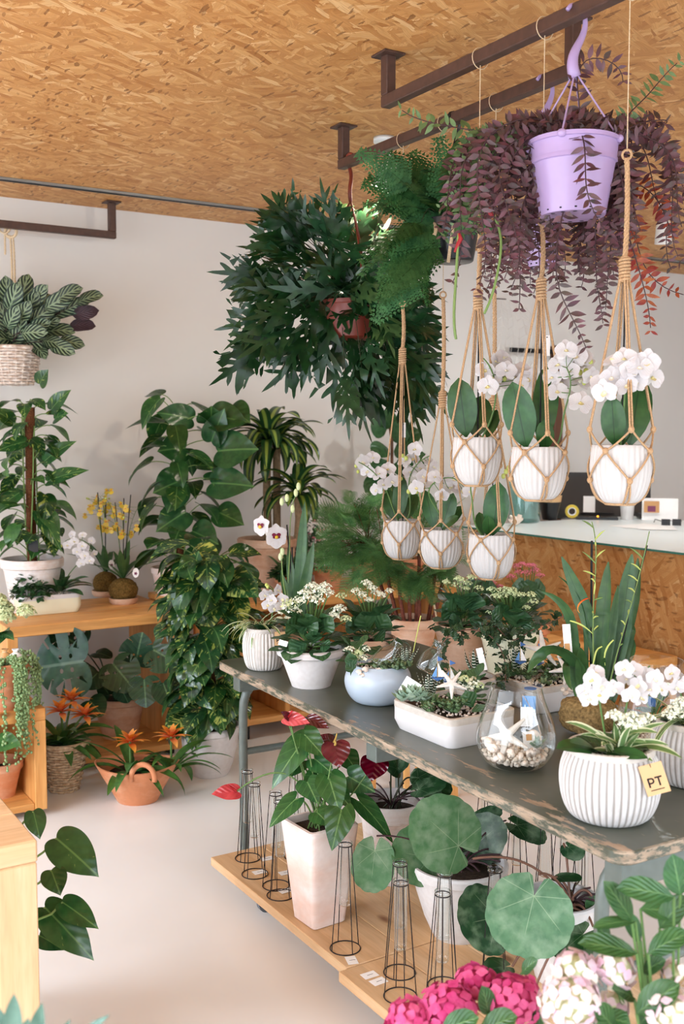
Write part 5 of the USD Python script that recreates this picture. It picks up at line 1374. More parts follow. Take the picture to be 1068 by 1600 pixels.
for k, (dx, dy, lab, mt) in enumerate([(.0, -.03, 'small brown organza pouch sitting in the bead plant pot', 'photo_brown'), (.045, -.01, 'small white organza pouch sitting in the bead plant pot', 'paper')]):
    p = pc0 + RIGHT * (.03 + dx) + np.array([0, 0, .2]) - FWD * [.04, .04, 0]; t = Th('organza_pouch', lab, 'pouch', p)
    t.add('bag', lathe([(0, 0), (.02, 0), (.027, .012), (.025, .028), (.008, .04), (.016, .052), (.012, .052)], p, 20), mt); t.add('ribbon', ring(p + ZUP * .04, .0085, .0018, 16, 6), 'pale_twine')
# ---------------------------------------------------------------- big leafy climbers by the wall
c = onz(328, 1208, 0); Z = proj(c)[2]
t = Th('climbing_pothos', 'dense variegated climber covering its pole down to a white pot on the floor', 'potted plant', c, 'heart-leaved climbers on moss poles')
pot(t, [(.085, 0), (.092, .01), (.11, .06), (.128, .13), (.133, .18), (.135, .2), (.142, .205), (.143, .228), (.138, .234)], c, 'chalk_white', soil=.21)
pole_plant(t, c, .22, .78, 91, 150, (.11, .17), ('pothos_leaf', 'pothos_leaf', 'pothos_plain'), .03, .11, lambda f: .75 + .5 * f, az_bias=TOCAM_AZ)
for b, e, w in [((300, 866), (345, 890), 56), ((318, 880), (262, 938), 56), ((345, 900), (352, 868), 44), ((360, 900), (402, 932), 60), ((330, 920), (322, 990), 50), ((362, 930), (380, 985), 44), ((300, 900), (310, 862), 40), ((300, 950), (262, 985), 44), ((345, 985), (318, 1012), 44), ((372, 980), (395, 1010), 40), ((300, 1010), (340, 1040), 44), ((320, 1060), (300, 1100), 40), ((350, 1060), (372, 1090), 38), ((290, 1120), (262, 1142), 36), ((340, 1100), (350, 1140), 36)]:
    leafp(t, T['pothos'], at(*b, Z - .12), at(*e, Z - .2), w * Z / FPX, 'pothos_bright', .75, .5, .15, wave=.03)
c = np.array([2.24, 5.12, 0.0]); c[:2] = ony(272, 930, 5.14)[:2]; c[2] = .66
c[2] = ony(272, 928, 5.14)[2]
sb = Th('plant_stand', 'narrow pine plant stand against the wall behind the dense climber', 'stand', (c[0], c[1], 0)); 
sb.add('top_board', span((c[0] - .092, c[1] - .14, c[2] - .03), (c[0] + .092, c[1] + .14, c[2]), .003), 'pine_x', 30)
for sx in (-1, 1):
    for sy in (-1, 1): sb.add('leg', span((c[0] + sx * .074 - .015, c[1] + sy * .12 - .015, 0), (c[0] + sx * .074 + .015, c[1] + sy * .12 + .015, c[2] - .0305), .003), 'pine_z', 30)
Z = proj(c)[2]
t = Th('climbing_pothos', 'dark big-leaved climber on a pole in a pale clay pot against the wall', 'potted plant', c, 'heart-leaved climbers on moss poles')
pot(t, [(.085, 0), (.1, .06), (.112, .11), (.118, .115), (.12, .14), (.116, .145)], c, 'whitewash_pink', soil=.13)
pc = c + RIGHT * .03; pole_plant(t, pc, c[2] + .13, .84, 92, 36, (.14, .2), ('pothos_dark', 'pothos_plain'), .026, .11, lambda f: 1.1 - .2 * f)
for b, e, w in [((300, 655), (246, 645), 42), ((290, 700), (247, 705), 50), ((340, 705), (402, 702), 62), ((330, 650), (385, 660), 50), ((285, 750), (240, 770), 55), ((330, 755), (395, 760), 55), ((290, 800), (245, 830), 50), ((330, 690), (350, 640), 40), ((340, 800), (380, 820), 45), ((280, 760), (262, 800), 45), ((310, 860), (300, 900), 40), ((330, 660), (330, 635), 46), ((360, 640), (390, 660), 45), ((300, 830), (340, 850), 50)]:
    leafp(t, T['pothos'], at(*b, Z - .08), at(*e, Z - .14), w * Z / FPX, 'pothos_dark', .75, .45, .15, wave=.04)

# corn plant with canes
c = plc(418, 5.12, .72); Z = proj(c)[2]
t = Th('corn_plant', 'cane plant with crowns of striped strap leaves in a big terracotta pot', 'potted plant', c)
pot(t, [(.105, 0), (.12, .06), (.15, .22), (.155, .255), (.163, .26), (.166, .295), (.161, .302)], c, 'terracotta_pale', soil=.275)
r = rng(95)
for px, top, px2, n, L in [(418, 680, 412, 34, (.26, .38)), (464, 762, 462, 30, (.22, .32)), (432, 690, 428, 22, (.24, .34))]:
    P = at(px, top, Z - .03 + r.uniform(-.05, .05)); b = np.array([P[0], P[1], c[2] + .26])
    t.add('cane', tube([b, (b + P) / 2 + r.normal(0, .006, 3), P], .021, 12), 'cane')
    for k in range(n):
        a = k * 2.39996 + r.uniform(-.2, .2); e = 1.3 - 1.1 * (k / n) + r.uniform(-.15, .15); d = dirv(a, e)
        t.add('leaf', leaf(T['strap4'], P - ZUP * .05 * k / n + dirv(a, 0) * .014, d, unit(ZUP - d * d[2] + .001), r.uniform(*L), .062 * r.uniform(.85, 1.1), r.uniform(1.3, 2.4), .25, wave=.02, twist=r.uniform(-.3, .3)), 'dracaena_leaf')

# ---------------------------------------------------------------- near left corner: trailing climber out of the blurred shelf, blue-green leaves below
c = np.array([.36, 2.62, .062]); t = Th('trailing_pothos', 'dark heart-leaved trailing plant coming out of the near left shelf', 'potted plant', c)
pot(t, [(.1, 0), (.13, .2), (.138, .205), (.14, .24)], c, 'terracotta', soil=.22)
st = MB(); hub = c + ZUP * .22; Zn = 2.62
runs = [((70, 1500), (70, 1380), (84, 1405)), ]
for b, e, w, m_, dz in [((88, 1310), (152, 1368), 64, 'pothos_dark', 0), ((80, 1360), (94, 1398), 40, 'pothos_dark', -.05), ((98, 1410), (152, 1450), 40, 'pothos_dark', -.03), ((70, 1418), (144, 1498), 58, 'pothos_dark', .0), ((62, 1462), (98, 1484), 34, 'pothos_dark', .03), ((52, 1268), (62, 1310), 34, 'pothos_dark', .05)]:
    B, E_ = at(*b, Zn + dz), at(*e, Zn + dz - .03); leafp(t, T['pothos'], B, E_, w * Zn / FPX, m_, .8, .5, .15, wave=.03)
    st.add(tube(spline([hub, (hub + B) / 2 + ZUP * .06, at(b[0] - 12, b[1] + 14, Zn + dz), B], 12), .0028, 5))
r = rng(99)
for k in range(9):
    a = r.uniform(0, 6.28); B = hub + dirv(a, .6) * .1; leafp(t, T['pothos'], B, B + dirv(a, -.2) * .13, .09, 'pothos_plain', .2, .6); st.add(tube([hub, B], .0025, 4))
t.add('vine', st, 'vine_green')
c = np.array([.18, 1.12, 0]); Z = 1.42
t = Th('spiky_succulent', 'blue-green pointed leaves at the very bottom left corner', 'potted plant', c)
pot(t, [(.12, 0), (.16, .3), (.165, .42), (.17, .43), (.17, .46)], c, 'terracotta', soil=.43)
hub = c + ZUP * .44; r = rng(98)
for b, e, w in [((18, 1640), (22, 1552), 30), ((50, 1650), (66, 1566), 26), ((0, 1640), (-5, 1570), 30), ((110, 1640), (172, 1585), 16), ((80, 1660), (110, 1592), 18), ((30, 1650), (45, 1590), 26)]:
    B, E_ = at(*b, Z), at(*e, Z); leafp(t, T['lance4'], B, E_, w * Z / FPX, 'agave_leaf', .6, .5, .3); t.add('leaf_stalk', tube(bez(hub, (hub + B) / 2, B, n=5), .004, 5), 'stem_green')
for k in range(14):
    a = k * 2.4; t.add('leaf', leaf(T['lance4'], hub, dirv(a, r.uniform(.2, .7)), ZUP, r.uniform(.15, .22), .035, .8, .3), 'agave_leaf')
# ---------------------------------------------------------------- on the worktable
TZ = .75


def pt_tag(t, p, n, up, s=1.0, name='kraft_tag'):
    """A kraft hang tag printed PT, on a short string."""
    p = np.asarray(p, float); n = unit(n); up = unit(up - n * (np.asarray(up) @ n)); x = np.cross(up, n); q = card(t, p, .034 * s, .045 * s, n, up, 'kraft', name, label='brown kraft hang tag printed PT')
    text_on(t, 'PT', p + n * .0008 - up * .004 * s, .013 * s, n, up, parent=q)
    c_ = trimesh.creation.box((.02 * s, .0012 * s, .0006)); M4 = np.eye(4); M4[:3, 0], M4[:3, 1], M4[:3, 2], M4[:3, 3] = x, up, n, p + n * .001 - up * .0155 * s; c_.apply_transform(M4); t.add('small_print', c_, 'ink', False, parent=q)
    t.add('tag_string', tube(bez(p + up * .017 * s, p + up * .03 * s + n * .006, p + up * .04 * s - n * .01, n=6), .0008, 4), 'dark_stem', parent=q)


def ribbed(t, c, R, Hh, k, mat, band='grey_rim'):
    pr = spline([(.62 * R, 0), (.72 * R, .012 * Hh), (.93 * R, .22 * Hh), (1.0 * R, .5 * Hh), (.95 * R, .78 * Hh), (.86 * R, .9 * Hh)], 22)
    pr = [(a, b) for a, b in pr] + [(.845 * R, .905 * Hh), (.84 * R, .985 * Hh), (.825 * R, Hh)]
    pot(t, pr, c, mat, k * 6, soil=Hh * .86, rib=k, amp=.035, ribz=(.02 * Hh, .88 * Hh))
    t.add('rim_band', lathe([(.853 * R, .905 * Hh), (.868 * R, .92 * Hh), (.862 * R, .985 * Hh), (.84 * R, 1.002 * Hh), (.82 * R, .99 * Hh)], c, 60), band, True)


# a. grey ribbed pot with spider plant and small orchid
c = onz(413, 1044, TZ); Z = proj(c)[2]
t = Th('ribbed_pot_plant', 'grey ribbed pot with spider plant and tiny white orchid, far end of the table', 'potted plant', c, 'ribbed pots on the worktable')
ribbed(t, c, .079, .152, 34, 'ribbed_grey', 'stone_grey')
hub = c + ZUP * .14; arching(t, hub + RIGHT * -.015, 30, 101, (.1, .17), .011, az=(TOCAM_AZ - 2.2, TOCAM_AZ + 2.2), el=(.4, 1.3))
orchid_spike(t, [hub + RIGHT * .02, at(425, 960, Z), at(428, 925, Z - .02), at(420, 915, Z - .05)], 1, .04, 102, .9, 2)
for p in [(413, 930), (424, 938), (433, 922), (442, 935), (428, 950), (438, 948), (418, 945)]: orchid_flower(t, at(*p, Z - .05), unit(CAM - c) + rng(p[0]).normal(0, .3, 3), .045, rng(p[1]))
for k, p in enumerate([(440, 958), (447, 950), (436, 968), (450, 966)]): floret_head(t, at(*p, Z - .06), .015, 14, 105 + k)
for k in range(8):
    a = TOCAM_AZ + .6 + .5 * (k - 4); t.add('leaf', leaf(T['obov'], hub + dirv(a, 0) * .02, dirv(a, .8), ZUP, .06, .045, .5), 'kalanchoe_leaf')
p = at(437, 998, Z - .085); pt_tag(t, p, (CAM - p) * [1, 1, .2], ZUP, 1.1)

# b. white bowl with white kalanchoe
c = onz(486, 1070, TZ); Z = proj(c)[2]
t = Th('potted_kalanchoe', 'large white-flowered kalanchoe in a flared white bowl pot', 'potted plant', c, 'white kalanchoes on the worktable')
pot(t, [(.066, 0), (.068, .006), (.07, .012), (.1, .095), (.108, .105), (.115, .108), (.117, .118), (.116, .126), (.11, .13)], c, 'chalk_white', 56, soil=.112)
kalanchoe(t, c + RIGHT * .0, TZ + .112, 111, .115, 34, 13, LL=.1, hr=.026, nfl=26, spots=[at(*q, Z - .05) for q in [(466, 941), (496, 939), (476, 927), (498, 923), (507, 917), (530, 953), (460, 956), (521, 963), (452, 945), (484, 934), (512, 928), (488, 918), (540, 968)]])
for b, e, w in [((478, 1005), (452, 1020), 34), ((500, 1008), (515, 1012), 24), ((465, 985), (448, 970), 36), ((475, 985), (495, 965), 34), ((500, 985), (520, 965), 34), ((490, 1005), (490, 985), 26)]: leafp(t, T['obov'], at(*b, Z - .06), at(*e, Z - .1), w * Z / FPX, 'kalanchoe_leaf', .8, .3, .1)
p = at(442, 1005, Z - .09); card(t, p, .03, .018, (CAM - p) * [1, 1, .5], ZUP + RIGHT * .3, 'paper', 'price_tag')

# c. light blue round pot, a dish garden
c = onz(590, 1096, TZ); Z = proj(c)[2]
t = Th('dish_garden', 'round pale blue pot planted with succulents, small kalanchoe and a glass bottle', 'planter', c, 'dish gardens on the worktable')
pr = spline([(.06, 0), (.075, .006), (.098, .035), (.106, .065), (.098, .1), (.082, .118)], 20)
pot(t, [tuple(q) for q in pr] + [(.08, .121)], c, 'blue_glaze', 56, soil=.108)
s = c + ZUP * .112; pebbles(t, s, .072, 120, 121, .004)
kalanchoe(t, at(556, 1040, Z - .02), s[2], 122, .05, 12, 5, LL=.05, hr=.017, spots=[at(*q, Z - .03) for q in [(546, 1016), (560, 1020), (570, 1014), (552, 1026), (566, 1028)]])
for b, e in [((556, 1050), (540, 1035)), ((560, 1052), (548, 1058)), ((552, 1046), (545, 1020))]: leafp(t, T['obov'], at(*b, Z - .05), at(*e, Z - .06), .04, 'kalanchoe_leaf', .8, .3)
r = rng(124)
for k in range(46): 
    p = at(r.uniform(585, 640), r.uniform(1038, 1062), Z - r.uniform(.02, .085)); rosette(t, [p[0], p[1], s[2] + r.uniform(.0, .02)], 6, 125 + k, .022, .017, 'peperomia_leaf', .9, .1, 'oval', joined=True)
rosette(t, at(634, 1040, Z - .03) * [1, 1, 0] + ZUP * s[2], 22, 126, .085, .014, 'haworthia_leaf', 1.4, .5, 'lance')
t.add('bamboo_stick', tube([at(641, 1040, Z - .02), at(657, 962, Z + .02)], .0018, 5), 'bud_green')


def bottle(label, base, axis, L, R, shells, seed):
    """A wide-mouthed glass bottle lying in the planting, shells spilling out of it."""
    t = Th('glass_bottle', label, 'bottle', base); axis = unit(axis); x = unit(np.cross(axis, [.1, .3, 1])); y = np.cross(axis, x)
    g = lathe([(0, 0), (R * .9, 0), (R, .06 * L), (R, .5 * L), (R * .55, .72 * L), (R * .5, .9 * L), (R * .62, .96 * L), (R * .62, L), (R * .56, L)], (0, 0, 0), 32)
    v = np.asarray(base) + g[0][:, :1] * x + g[0][:, 1:2] * y + g[0][:, 2:] * axis; t.add('glass', (v, g[1]), 'clear_glass')
    return t


def shell(t, p, s, seed, mat='shell', name='shell'):
    """A little spiral snail shell."""
    r = rng(seed); a = np.linspace(0, 13, 40); rad = s * (.12 + .88 * a / 13); ax = unit(r.normal(0, 1, 3)); x = unit(np.cross(ax, [.2, .5, 1])); y = np.cross(ax, x)
    C = np.asarray(p) + (rad * .45 * np.cos(a))[:, None] * x + (rad * .45 * np.sin(a))[:, None] * y + ax * (s * 1.1 * (1 - a / 13))[:, None]
    return t.add(name, tube(C, list(np.linspace(.1, .55, 10) * s), 7), mat)


bottle('small glass bottle lying tilted in the pale blue pot with its mouth up', at(588, 1040, Z - .06), RIGHT * .8 + ZUP * .85 + FWD * .1, .1, .03, 0, 127)
for k, (px, py) in enumerate([(560, 1050), (570, 1046), (580, 1050), (575, 1055), (590, 1046), (598, 1052), (566, 1057), (585, 1057)]): shell(t, at(px, py, Z - .085), .012, 128 + k)

# d. white rectangular trough
c = (onz(704, 1172, TZ) + onz(611, 1138, TZ)) / 2 + np.array([.115, 0, 0]); Z = proj(c)[2]
t = Th('dish_garden', 'white rectangular trough with grey rim, planted with pale rosettes and a kalanchoe', 'planter', c, 'dish gardens on the worktable')
sy = abs(onz(704, 1172, TZ)[1] - onz(611, 1138, TZ)[1]) + .02
f = trough(t, c, .235, sy, .085, TA * 0, 'white_glaze', 'grey_rim', .02, .009, .022)
r = rng(131); pebbles(t, f(0, 0, .076), (.095, sy * .42), 220, 131, .004, 'shell')
for k, (px, py, L, n) in enumerate([(643, 1080, .062, 28), (655, 1072, .055, 24), (652, 1094, .052, 24), (628, 1084, .045, 20), (664, 1090, .04, 18)]):
    p = at(px, py, Z - .07); p[2] = TZ + .085 + .02; rosette(t, p, n, 132 + k, L, L * .5, 'succulent_blue', 1.4, .25, 'succ')
for k in range(60):
    p = at(r.uniform(660, 725), r.uniform(1080, 1112), Z - r.uniform(.03, .12)); p[2] = TZ + .08 + r.uniform(0, .03); rosette(t, p, 6, 138 + k, .022, .016, 'succulent_green' if k % 3 else 'peperomia_leaf', 1.0, .2, 'tiny', joined=True)
kalanchoe(t, at(735, 1085, Z + .0), TZ + .085, 139, .06, 12, 5, LL=.06, hr=.02, spots=[at(*q, Z - .02) for q in [(724, 1062), (738, 1066), (748, 1072), (732, 1074), (716, 1068)]])
for b, e, w in [((738, 1105), (726, 1080), 28), ((745, 1100), (750, 1112), 24)]: leafp(t, T['obov'], at(*b, Z - .08), at(*e, Z - .09), w * Z / FPX, 'kalanchoe_leaf', .85, .3)
rosette(t, at(672, 1072, Z + .02) * [1, 1, 0] + ZUP * (TZ + .085), 20, 140, .1, .014, 'haworthia_leaf', 1.45, .75, 'lance')
card(t, at(640, 1075, Z - .0), .05, .05, (CAM - c) * [1, 1, .5], ZUP + RIGHT * .6, 'paper', 'price_tag')
card(t, at(660, 1030, Z + .0), .03, .04, (CAM - c) * [1, 1, .2], ZUP + RIGHT * .1, 'paper', 'price_tag') if False else None
starfish(at(705, 1068, Z - .07), .043, unit(CAM - c) * .8 + ZUP * .3 + RIGHT * .2, .4, 'white starfish stuck upright in the white rectangular trough')


def flag(label, p, s=1.0):
    """A toothpick with a blue pennant and a tiny white sail."""
    t = Th('flag_pick', label, 'decoration', p, 'sailing picks in the dish gardens'); n = unit((CAM - p) * [1, 1, 0]); x = np.cross(ZUP, n)
    t.add('stick', tube([p, p + ZUP * .075 * s], .001, 5), 'pale_twine')
    def tri(a, b, c_, th=.0012): return trimesh.convex.convex_hull(np.array([q + n * e for q in (a, b, c_) for e in (-th, th)]))
    t.add('pennant', tri(p + ZUP * .075 * s, p + ZUP * .06 * s, p + ZUP * .066 * s + x * .017 * s), 'blue_paint', False)
    t.add('sail', tri(p + ZUP * .055 * s + x * .002, p + ZUP * .016 * s + x * .002, p + ZUP * .016 * s + x * .02 * s), 'paper', False); t.add('sail_stripe', tri(p + ZUP * .045 * s - x * .002, p + ZUP * .016 * s - x * .002, p + ZUP * .016 * s - x * .016 * s), 'blue_card', False)
    t.add('hull', tri(p + ZUP * .014 * s - x * .018 * s, p + ZUP * .014 * s + x * .02 * s, p + ZUP * .004 * s, .004), 'blue_paint', False)
flag('blue pennant pick on the left of the white rectangular trough', at(683, 1066, Z - .02)); flag('blue pennant pick behind the starfish of the white rectangular trough', at(702, 1072, Z + .0))

# e. glass vase with shells
c = onz(805, 1196, TZ); Z = proj(c)[2]
t = Th('terrarium_vase', 'clear round-bellied glass vase filled with white shells and a starfish', 'vase', c, 'clear glass vases with shells')
pr = spline([(.05, 0), (.07, .006), (.094, .035), (.102, .07), (.09, .125), (.07, .18), (.064, .205)], 24)
outer = [tuple(q) for q in pr]; t.add('glass', lathe([(0, 0), *outer, (.0655, .2075), (.0635, .2065)], c, 48), 'clear_glass')
pebbles(t, c + ZUP * .02, .07, 260, 141, .006, 'shell', 'shell_bed'); pebbles(t, c + ZUP * .028, .078, 260, 142, .006, 'shell', 'shell_bed'); pebbles(t, c + ZUP * .038, .083, 200, 143, .0055, 'gravel', 'sand_bed')
for k, (px, py) in enumerate([(770, 1168), (785, 1180), (800, 1175), (815, 1183), (830, 1178), (760, 1160), (778, 1188)]): shell(t, at(px, py, Z - .075), .016, 144 + k)
rosette(t, c + ZUP * .05 + RIGHT * .045 - FWD * .02 * [1, 1, 0], 20, 151, .042, .022, 'succulent_blue', 1.35, .2, 'succ')
t.add('bark_piece', ball(c + ZUP * .052 + RIGHT * .05 + FWD * [.03, .03, 0], .022, 2, (1, 1, 1.5)), 'gravel')
p = at(822, 1120, Z - .03); q = card(t, p, .03, .05, (CAM - p) * [1, 1, 0] + RIGHT * .3, ZUP, 'paper', 'price_tag'); card(t, at(826, 1158, Z - .035), .03, .05, (CAM - p) * [1, 1, 0] + RIGHT * .3, ZUP + RIGHT * -.1, 'paper', 'price_tag'); card(t, at(826, 1152, Z - .0375), .014, .016, (CAM - p) * [1, 1, 0] + RIGHT * .3, ZUP + RIGHT * -.1, 'photo_brown', 'tag_print'); card(t, at(826, 1100, Z + .02), .034, .042, (CAM - p) * [1, 1, 0], ZUP, 'blue_card', 'care_card'); t.add('card_top', lathe([(0, 0), (.016, 0), (.016, .0015), (0, .0015)], at(828, 1076, Z + .02), 20), 'blue_paint', False)
t.add('string', tube(bez(at(815, 1085, Z - .02), at(835, 1110, Z - .05), at(845, 1150, Z - .06), n=10), .001, 4), 'twine')
starfish(at(790, 1150, Z - .058), .06, unit(CAM - c) + ZUP * .2 + RIGHT * -.2, 1.5, 'white starfish inside the round glass vase')

# f. kalanchoe behind the blue pot
c = plc(578, 3.06, TZ); Z = proj(c)[2]
t = Th('potted_kalanchoe', 'white-budded kalanchoe in a clay pot standing behind the pale blue pot', 'potted plant', c, 'white kalanchoes on the worktable')
pot(t, [(.065, 0), (.082, .1), (.09, .105), (.092, .13), (.088, .135)], c, 'terracotta_pale', soil=.115)
kalanchoe(t, c, TZ + .115, 161, .11, 30, 10, LL=.095, hr=.02, spots=[at(*q, Z - .03) for q in [(533, 932), (573, 912), (565, 930), (576, 938), (588, 927), (596, 930), (608, 924), (565, 982), (556, 925), (582, 920)]])
for b, e, w in [((575, 985), (565, 955), 36), ((590, 985), (605, 960), 34), ((560, 985), (540, 970), 30), ((585, 995), (600, 1000), 34), ((570, 995), (560, 1010), 30)]: leafp(t, T['obov'], at(*b, Z - .06), at(*e, Z - .09), w * Z / FPX, 'kalanchoe_leaf', .8, .3)
p = at(541, 935, Z); 

# g. two tall kalanchoes in pale pots at the back of the table
for k, (px, y, lab, spots, lv) in enumerate([
        (722, 2.92, 'white-budded kalanchoe in a cream pot at the back, left of the other tall one', [(697, 910), (713, 915), (722, 908), (730, 912), (745, 902), (727, 920), (735, 903), (699, 950), (728, 951), (716, 905), (748, 920)], [((712, 960), (690, 945), 40), ((735, 955), (742, 925), 40), ((720, 975), (700, 970), 40), ((735, 975), (750, 965), 36)]),
        (795, 2.74, 'white-budded kalanchoe in a cream pot at the back, nearest to the strap-leaved orchid', [(768, 922), (775, 932), (785, 930), (797, 926), (805, 930), (814, 930), (790, 922), (828, 930), (822, 950), (765, 957), (833, 941), (800, 922), (780, 924)], [((785, 965), (768, 955), 40), ((805, 980), (810, 950), 46), ((790, 985), (770, 990), 46), ((815, 980), (830, 965), 40)])]):
    c = plc(px, y, TZ); Z = proj(c)[2]
    t = Th('potted_kalanchoe', lab, 'potted plant', c, 'white kalanchoes on the worktable')
    pot(t, [(.07, 0), (.085, .1), (.095, .14), (.098, .145), (.1, .17), (.096, .176)], c, 'terracotta_pale' if k == 0 else 'cream_glaze', soil=.155)
    kalanchoe(t, c, TZ + .155, 171 + k, .11, 28, len(spots), LL=.1, hr=.018, fm='floret_green', spots=[at(*q, Z - .03) for q in spots])
    for b, e, w in lv: leafp(t, T['obov'], at(*b, Z - .05), at(*e, Z - .08), w * Z / FPX, 'kalanchoe_leaf', .85, .3, wave=.04)

# h. ivy trained in a ring
c = plc(733, 2.52, TZ); Z = proj(c)[2]
t = Th('ivy_ring_plant', 'small-leaved ivy trained in a ring over a grey pot with a banded succulent', 'potted plant', c)
pot(t, [(.055, 0), (.075, .06), (.083, .09), (.083, .1), (.078, .104)], c, 'stone_grey', soil=.09)
s = c + ZUP * .09; r = rng(181); ringc = at(735, 1030, Z)
C = spline([at(*q, Z + dz) for q, dz in [((700, 1062), .0), ((685, 1025), .0), ((700, 995), .0), ((735, 984), .0), ((768, 996), .0), ((785, 1022), .0), ((790, 1055), -.02), ((785, 1075), -.04)]], 60)
C2 = spline([at(*q, Z + dz) for q, dz in [((755, 990), .0), ((780, 985), .05), ((800, 1000), .08), ((830, 985), .1), ((860, 972), .1), ((880, 962), .1)]], 40)
for CC in (C, C2):
    t.add('vine', tube(CC, .002, 5), 'brown_stem')
    for k in range(110 if CC is C else 55):
        b = CC[int(r.integers(len(CC)))] + r.normal(0, .012, 3); d = unit(r.normal(0, 1, 3)); t.add('leaf', leaf(T['ivy'], b, d, unit(unit(CAM - b) + r.normal(0, .6, 3)), r.uniform(.02, .032), r.uniform(.02, .03), .3, .1), 'ivy_leaf')
rosette(t, s + RIGHT * .02, 22, 182, .11, .015, 'haworthia_leaf', 1.45, .8, 'lance'); rosette(t, s + RIGHT * -.025 - FWD * [.03, .03, 0], 24, 183, .05, .026, 'succulent_green', 1.4, .2, 'succ')
p = at(752, 1030, Z - .05); card(t, p, .02, .07, (CAM - p) * [1, 1, 0], ZUP + RIGHT * -.25, 'paper', 'price_tag')
bottle('small glass bottle with shells in front of the ivy ring, left of it', at(664, 1048, Z - .05), RIGHT * .45 + ZUP * .9, .1, .033, 0, 184)

# i. grey trough at the back right
c = plc(852, 2.45, TZ); Z = proj(c)[2]
t = Th('dish_garden', 'grey-white trough behind the glass vase with yellow-green rosettes and shells', 'planter', c, 'dish gardens on the worktable')
f = trough(t, c, .25, .22, .085, 0, 'white_glaze', 'grey_rim', .02, .009, .02)
pebbles(t, f(0, 0, .076), (.1, .09), 160, 191, .005); r = rng(192)
for k in range(70): p = f(r.uniform(-.1, .1), r.uniform(-.09, .09), .08 + r.uniform(0, .035)); rosette(t, p, 7, 193 + k, .026, .018, 'peperomia_leaf' if k % 2 else 'succulent_green', 1.0, .2, 'tiny', joined=True)
kalanchoe(t, f(.06, -.04), TZ + .085, 199, .06, 12, 5, LL=.055, hr=.018, fm='floret_green', spots=[at(*q, Z - .04) for q in [(893, 1040), (903, 1046), (886, 1048), (898, 1052), (880, 1060)]])
rosette(t, at(806, 1028, Z - .0) * [1, 1, 0] + ZUP * (TZ + .085), 20, 198, .12, .015, 'haworthia_leaf', 1.45, .9, 'lance')
for k, (px, py) in enumerate([(876, 1078), (884, 1085), (868, 1082), (890, 1080)]): shell(t, at(px, py, Z - .11), .014, 400 + k)
starfish(at(848, 1016, Z - .03), .06, unit(CAM - c) + RIGHT * .3, 1.2, 'white starfish standing in the grey-white trough behind the vase'); starfish(at(884, 1046, Z - .09), .05, unit(CAM - c) + ZUP * .5, .3, 'white starfish lying at the right of the grey-white trough')
flag('blue pennant pick at the left of the grey-white trough', at(812, 1040, Z - .05)); flag('blue pennant pick beside the upright starfish in the grey-white trough', at(840, 1042, Z - .02))

# j. tall strap-leaved orchid on a moss block
c = onz(918, 1146, TZ); Z = proj(c)[2]; r = rng(201)
t = Th('strap_leaved_orchid', 'tall strap-leaved orchid gone over, on a dry moss ball, with black stakes', 'orchid', c)
m = trimesh.creation.icosphere(4, 1.0); v = np.asarray(m.vertices); v = np.sign(v) * np.abs(v) ** .6; v = v * (1 + .14 * (meshkit.fbm(v * 5, 4)[:, None] - .5)) * [.07, .07, .05] + c + ZUP * .054; t.add('moss_ball', (v, m.faces), 'dry_moss'); small_leaves(t, c + ZUP * .03, .078, .075, 420, 202, .026, 'dry_moss', 'needle', .08, 'moss_fibre')
for P, w, dz in [([(925, 1110), (932, 1020), (908, 940), (877, 870)], 26, -.02), ([(930, 1110), (936, 1010), (944, 930), (950, 878)], 27, -.05), ([(938, 1110), (962, 1030), (976, 940), (987, 866)], 30, .0), ([(934, 1110), (950, 1020), (960, 950), (965, 915)], 15, -.03), ([(915, 1110), (896, 1030), (890, 966), (845, 924)], 17, -.04), ([(912, 1110), (893, 1030), (865, 1016), (824, 1051)], 27, -.1), ([(905, 1110), (884, 1045), (886, 1060), (893, 1078)], 12, -.08), ([(920, 1110), (910, 1060), (908, 1030), (906, 1012)], 22, -.06), ([(940, 1110), (975, 1030), (988, 980), (984, 1014)], 14, .03), ([(942, 1110), (970, 1010), (990, 930), (996, 872)], 22, .05), ([(925, 1110), (938, 1060), (940, 1040), (944, 1028)], 18, -.07), ([(928, 1110), (915, 1000), (900, 930), (872, 900)], 9, -.01), ([(935, 1110), (968, 1040), (985, 1020), (990, 1000)], 18, .02)]:
    C = spline([at(x, y, Z + dz * i / 3) for i, (x, y) in enumerate(P)], 16); wd = np.interp(np.linspace(0, 1, 16), [0, .2, .5, .75, .92, 1], [.5, .7, 1, .9, .5, .08]) * w * Z / FPX / 2
    tg = np.gradient(C, axis=0); tg /= np.linalg.norm(tg, axis=1, keepdims=True); sd = np.cross(tg, unit(CAM - C[8]) + r.normal(0, .25, 3)); sd /= np.linalg.norm(sd, axis=1, keepdims=True); nn = np.cross(sd, tg)
    V = np.stack([C - sd * wd[:, None], C - nn * wd[:, None] * .3, C + sd * wd[:, None]], 1).reshape(-1, 3); i, j = np.meshgrid(np.arange(15), np.arange(2), indexing='ij'); q = np.stack([i * 3 + j, i * 3 + j + 1, (i + 1) * 3 + j + 1, (i + 1) * 3 + j], -1).reshape(-1, 4)
    t.add('leaf', (V, np.vstack([q[:, [0, 1, 2]], q[:, [0, 2, 3]]]), np.stack([np.tile([-.5, 0, .5], 16), np.repeat(np.linspace(0, 1, 16), 3)], -1)), 'cambria_leaf')
for a, b in [((924, 845), (922, 1100)), ((1010, 852), (948, 1090))]: t.add('stake', tube([at(*a, Z + .01), at(*b, Z - .01)], .0032, 6), 'black_matte')
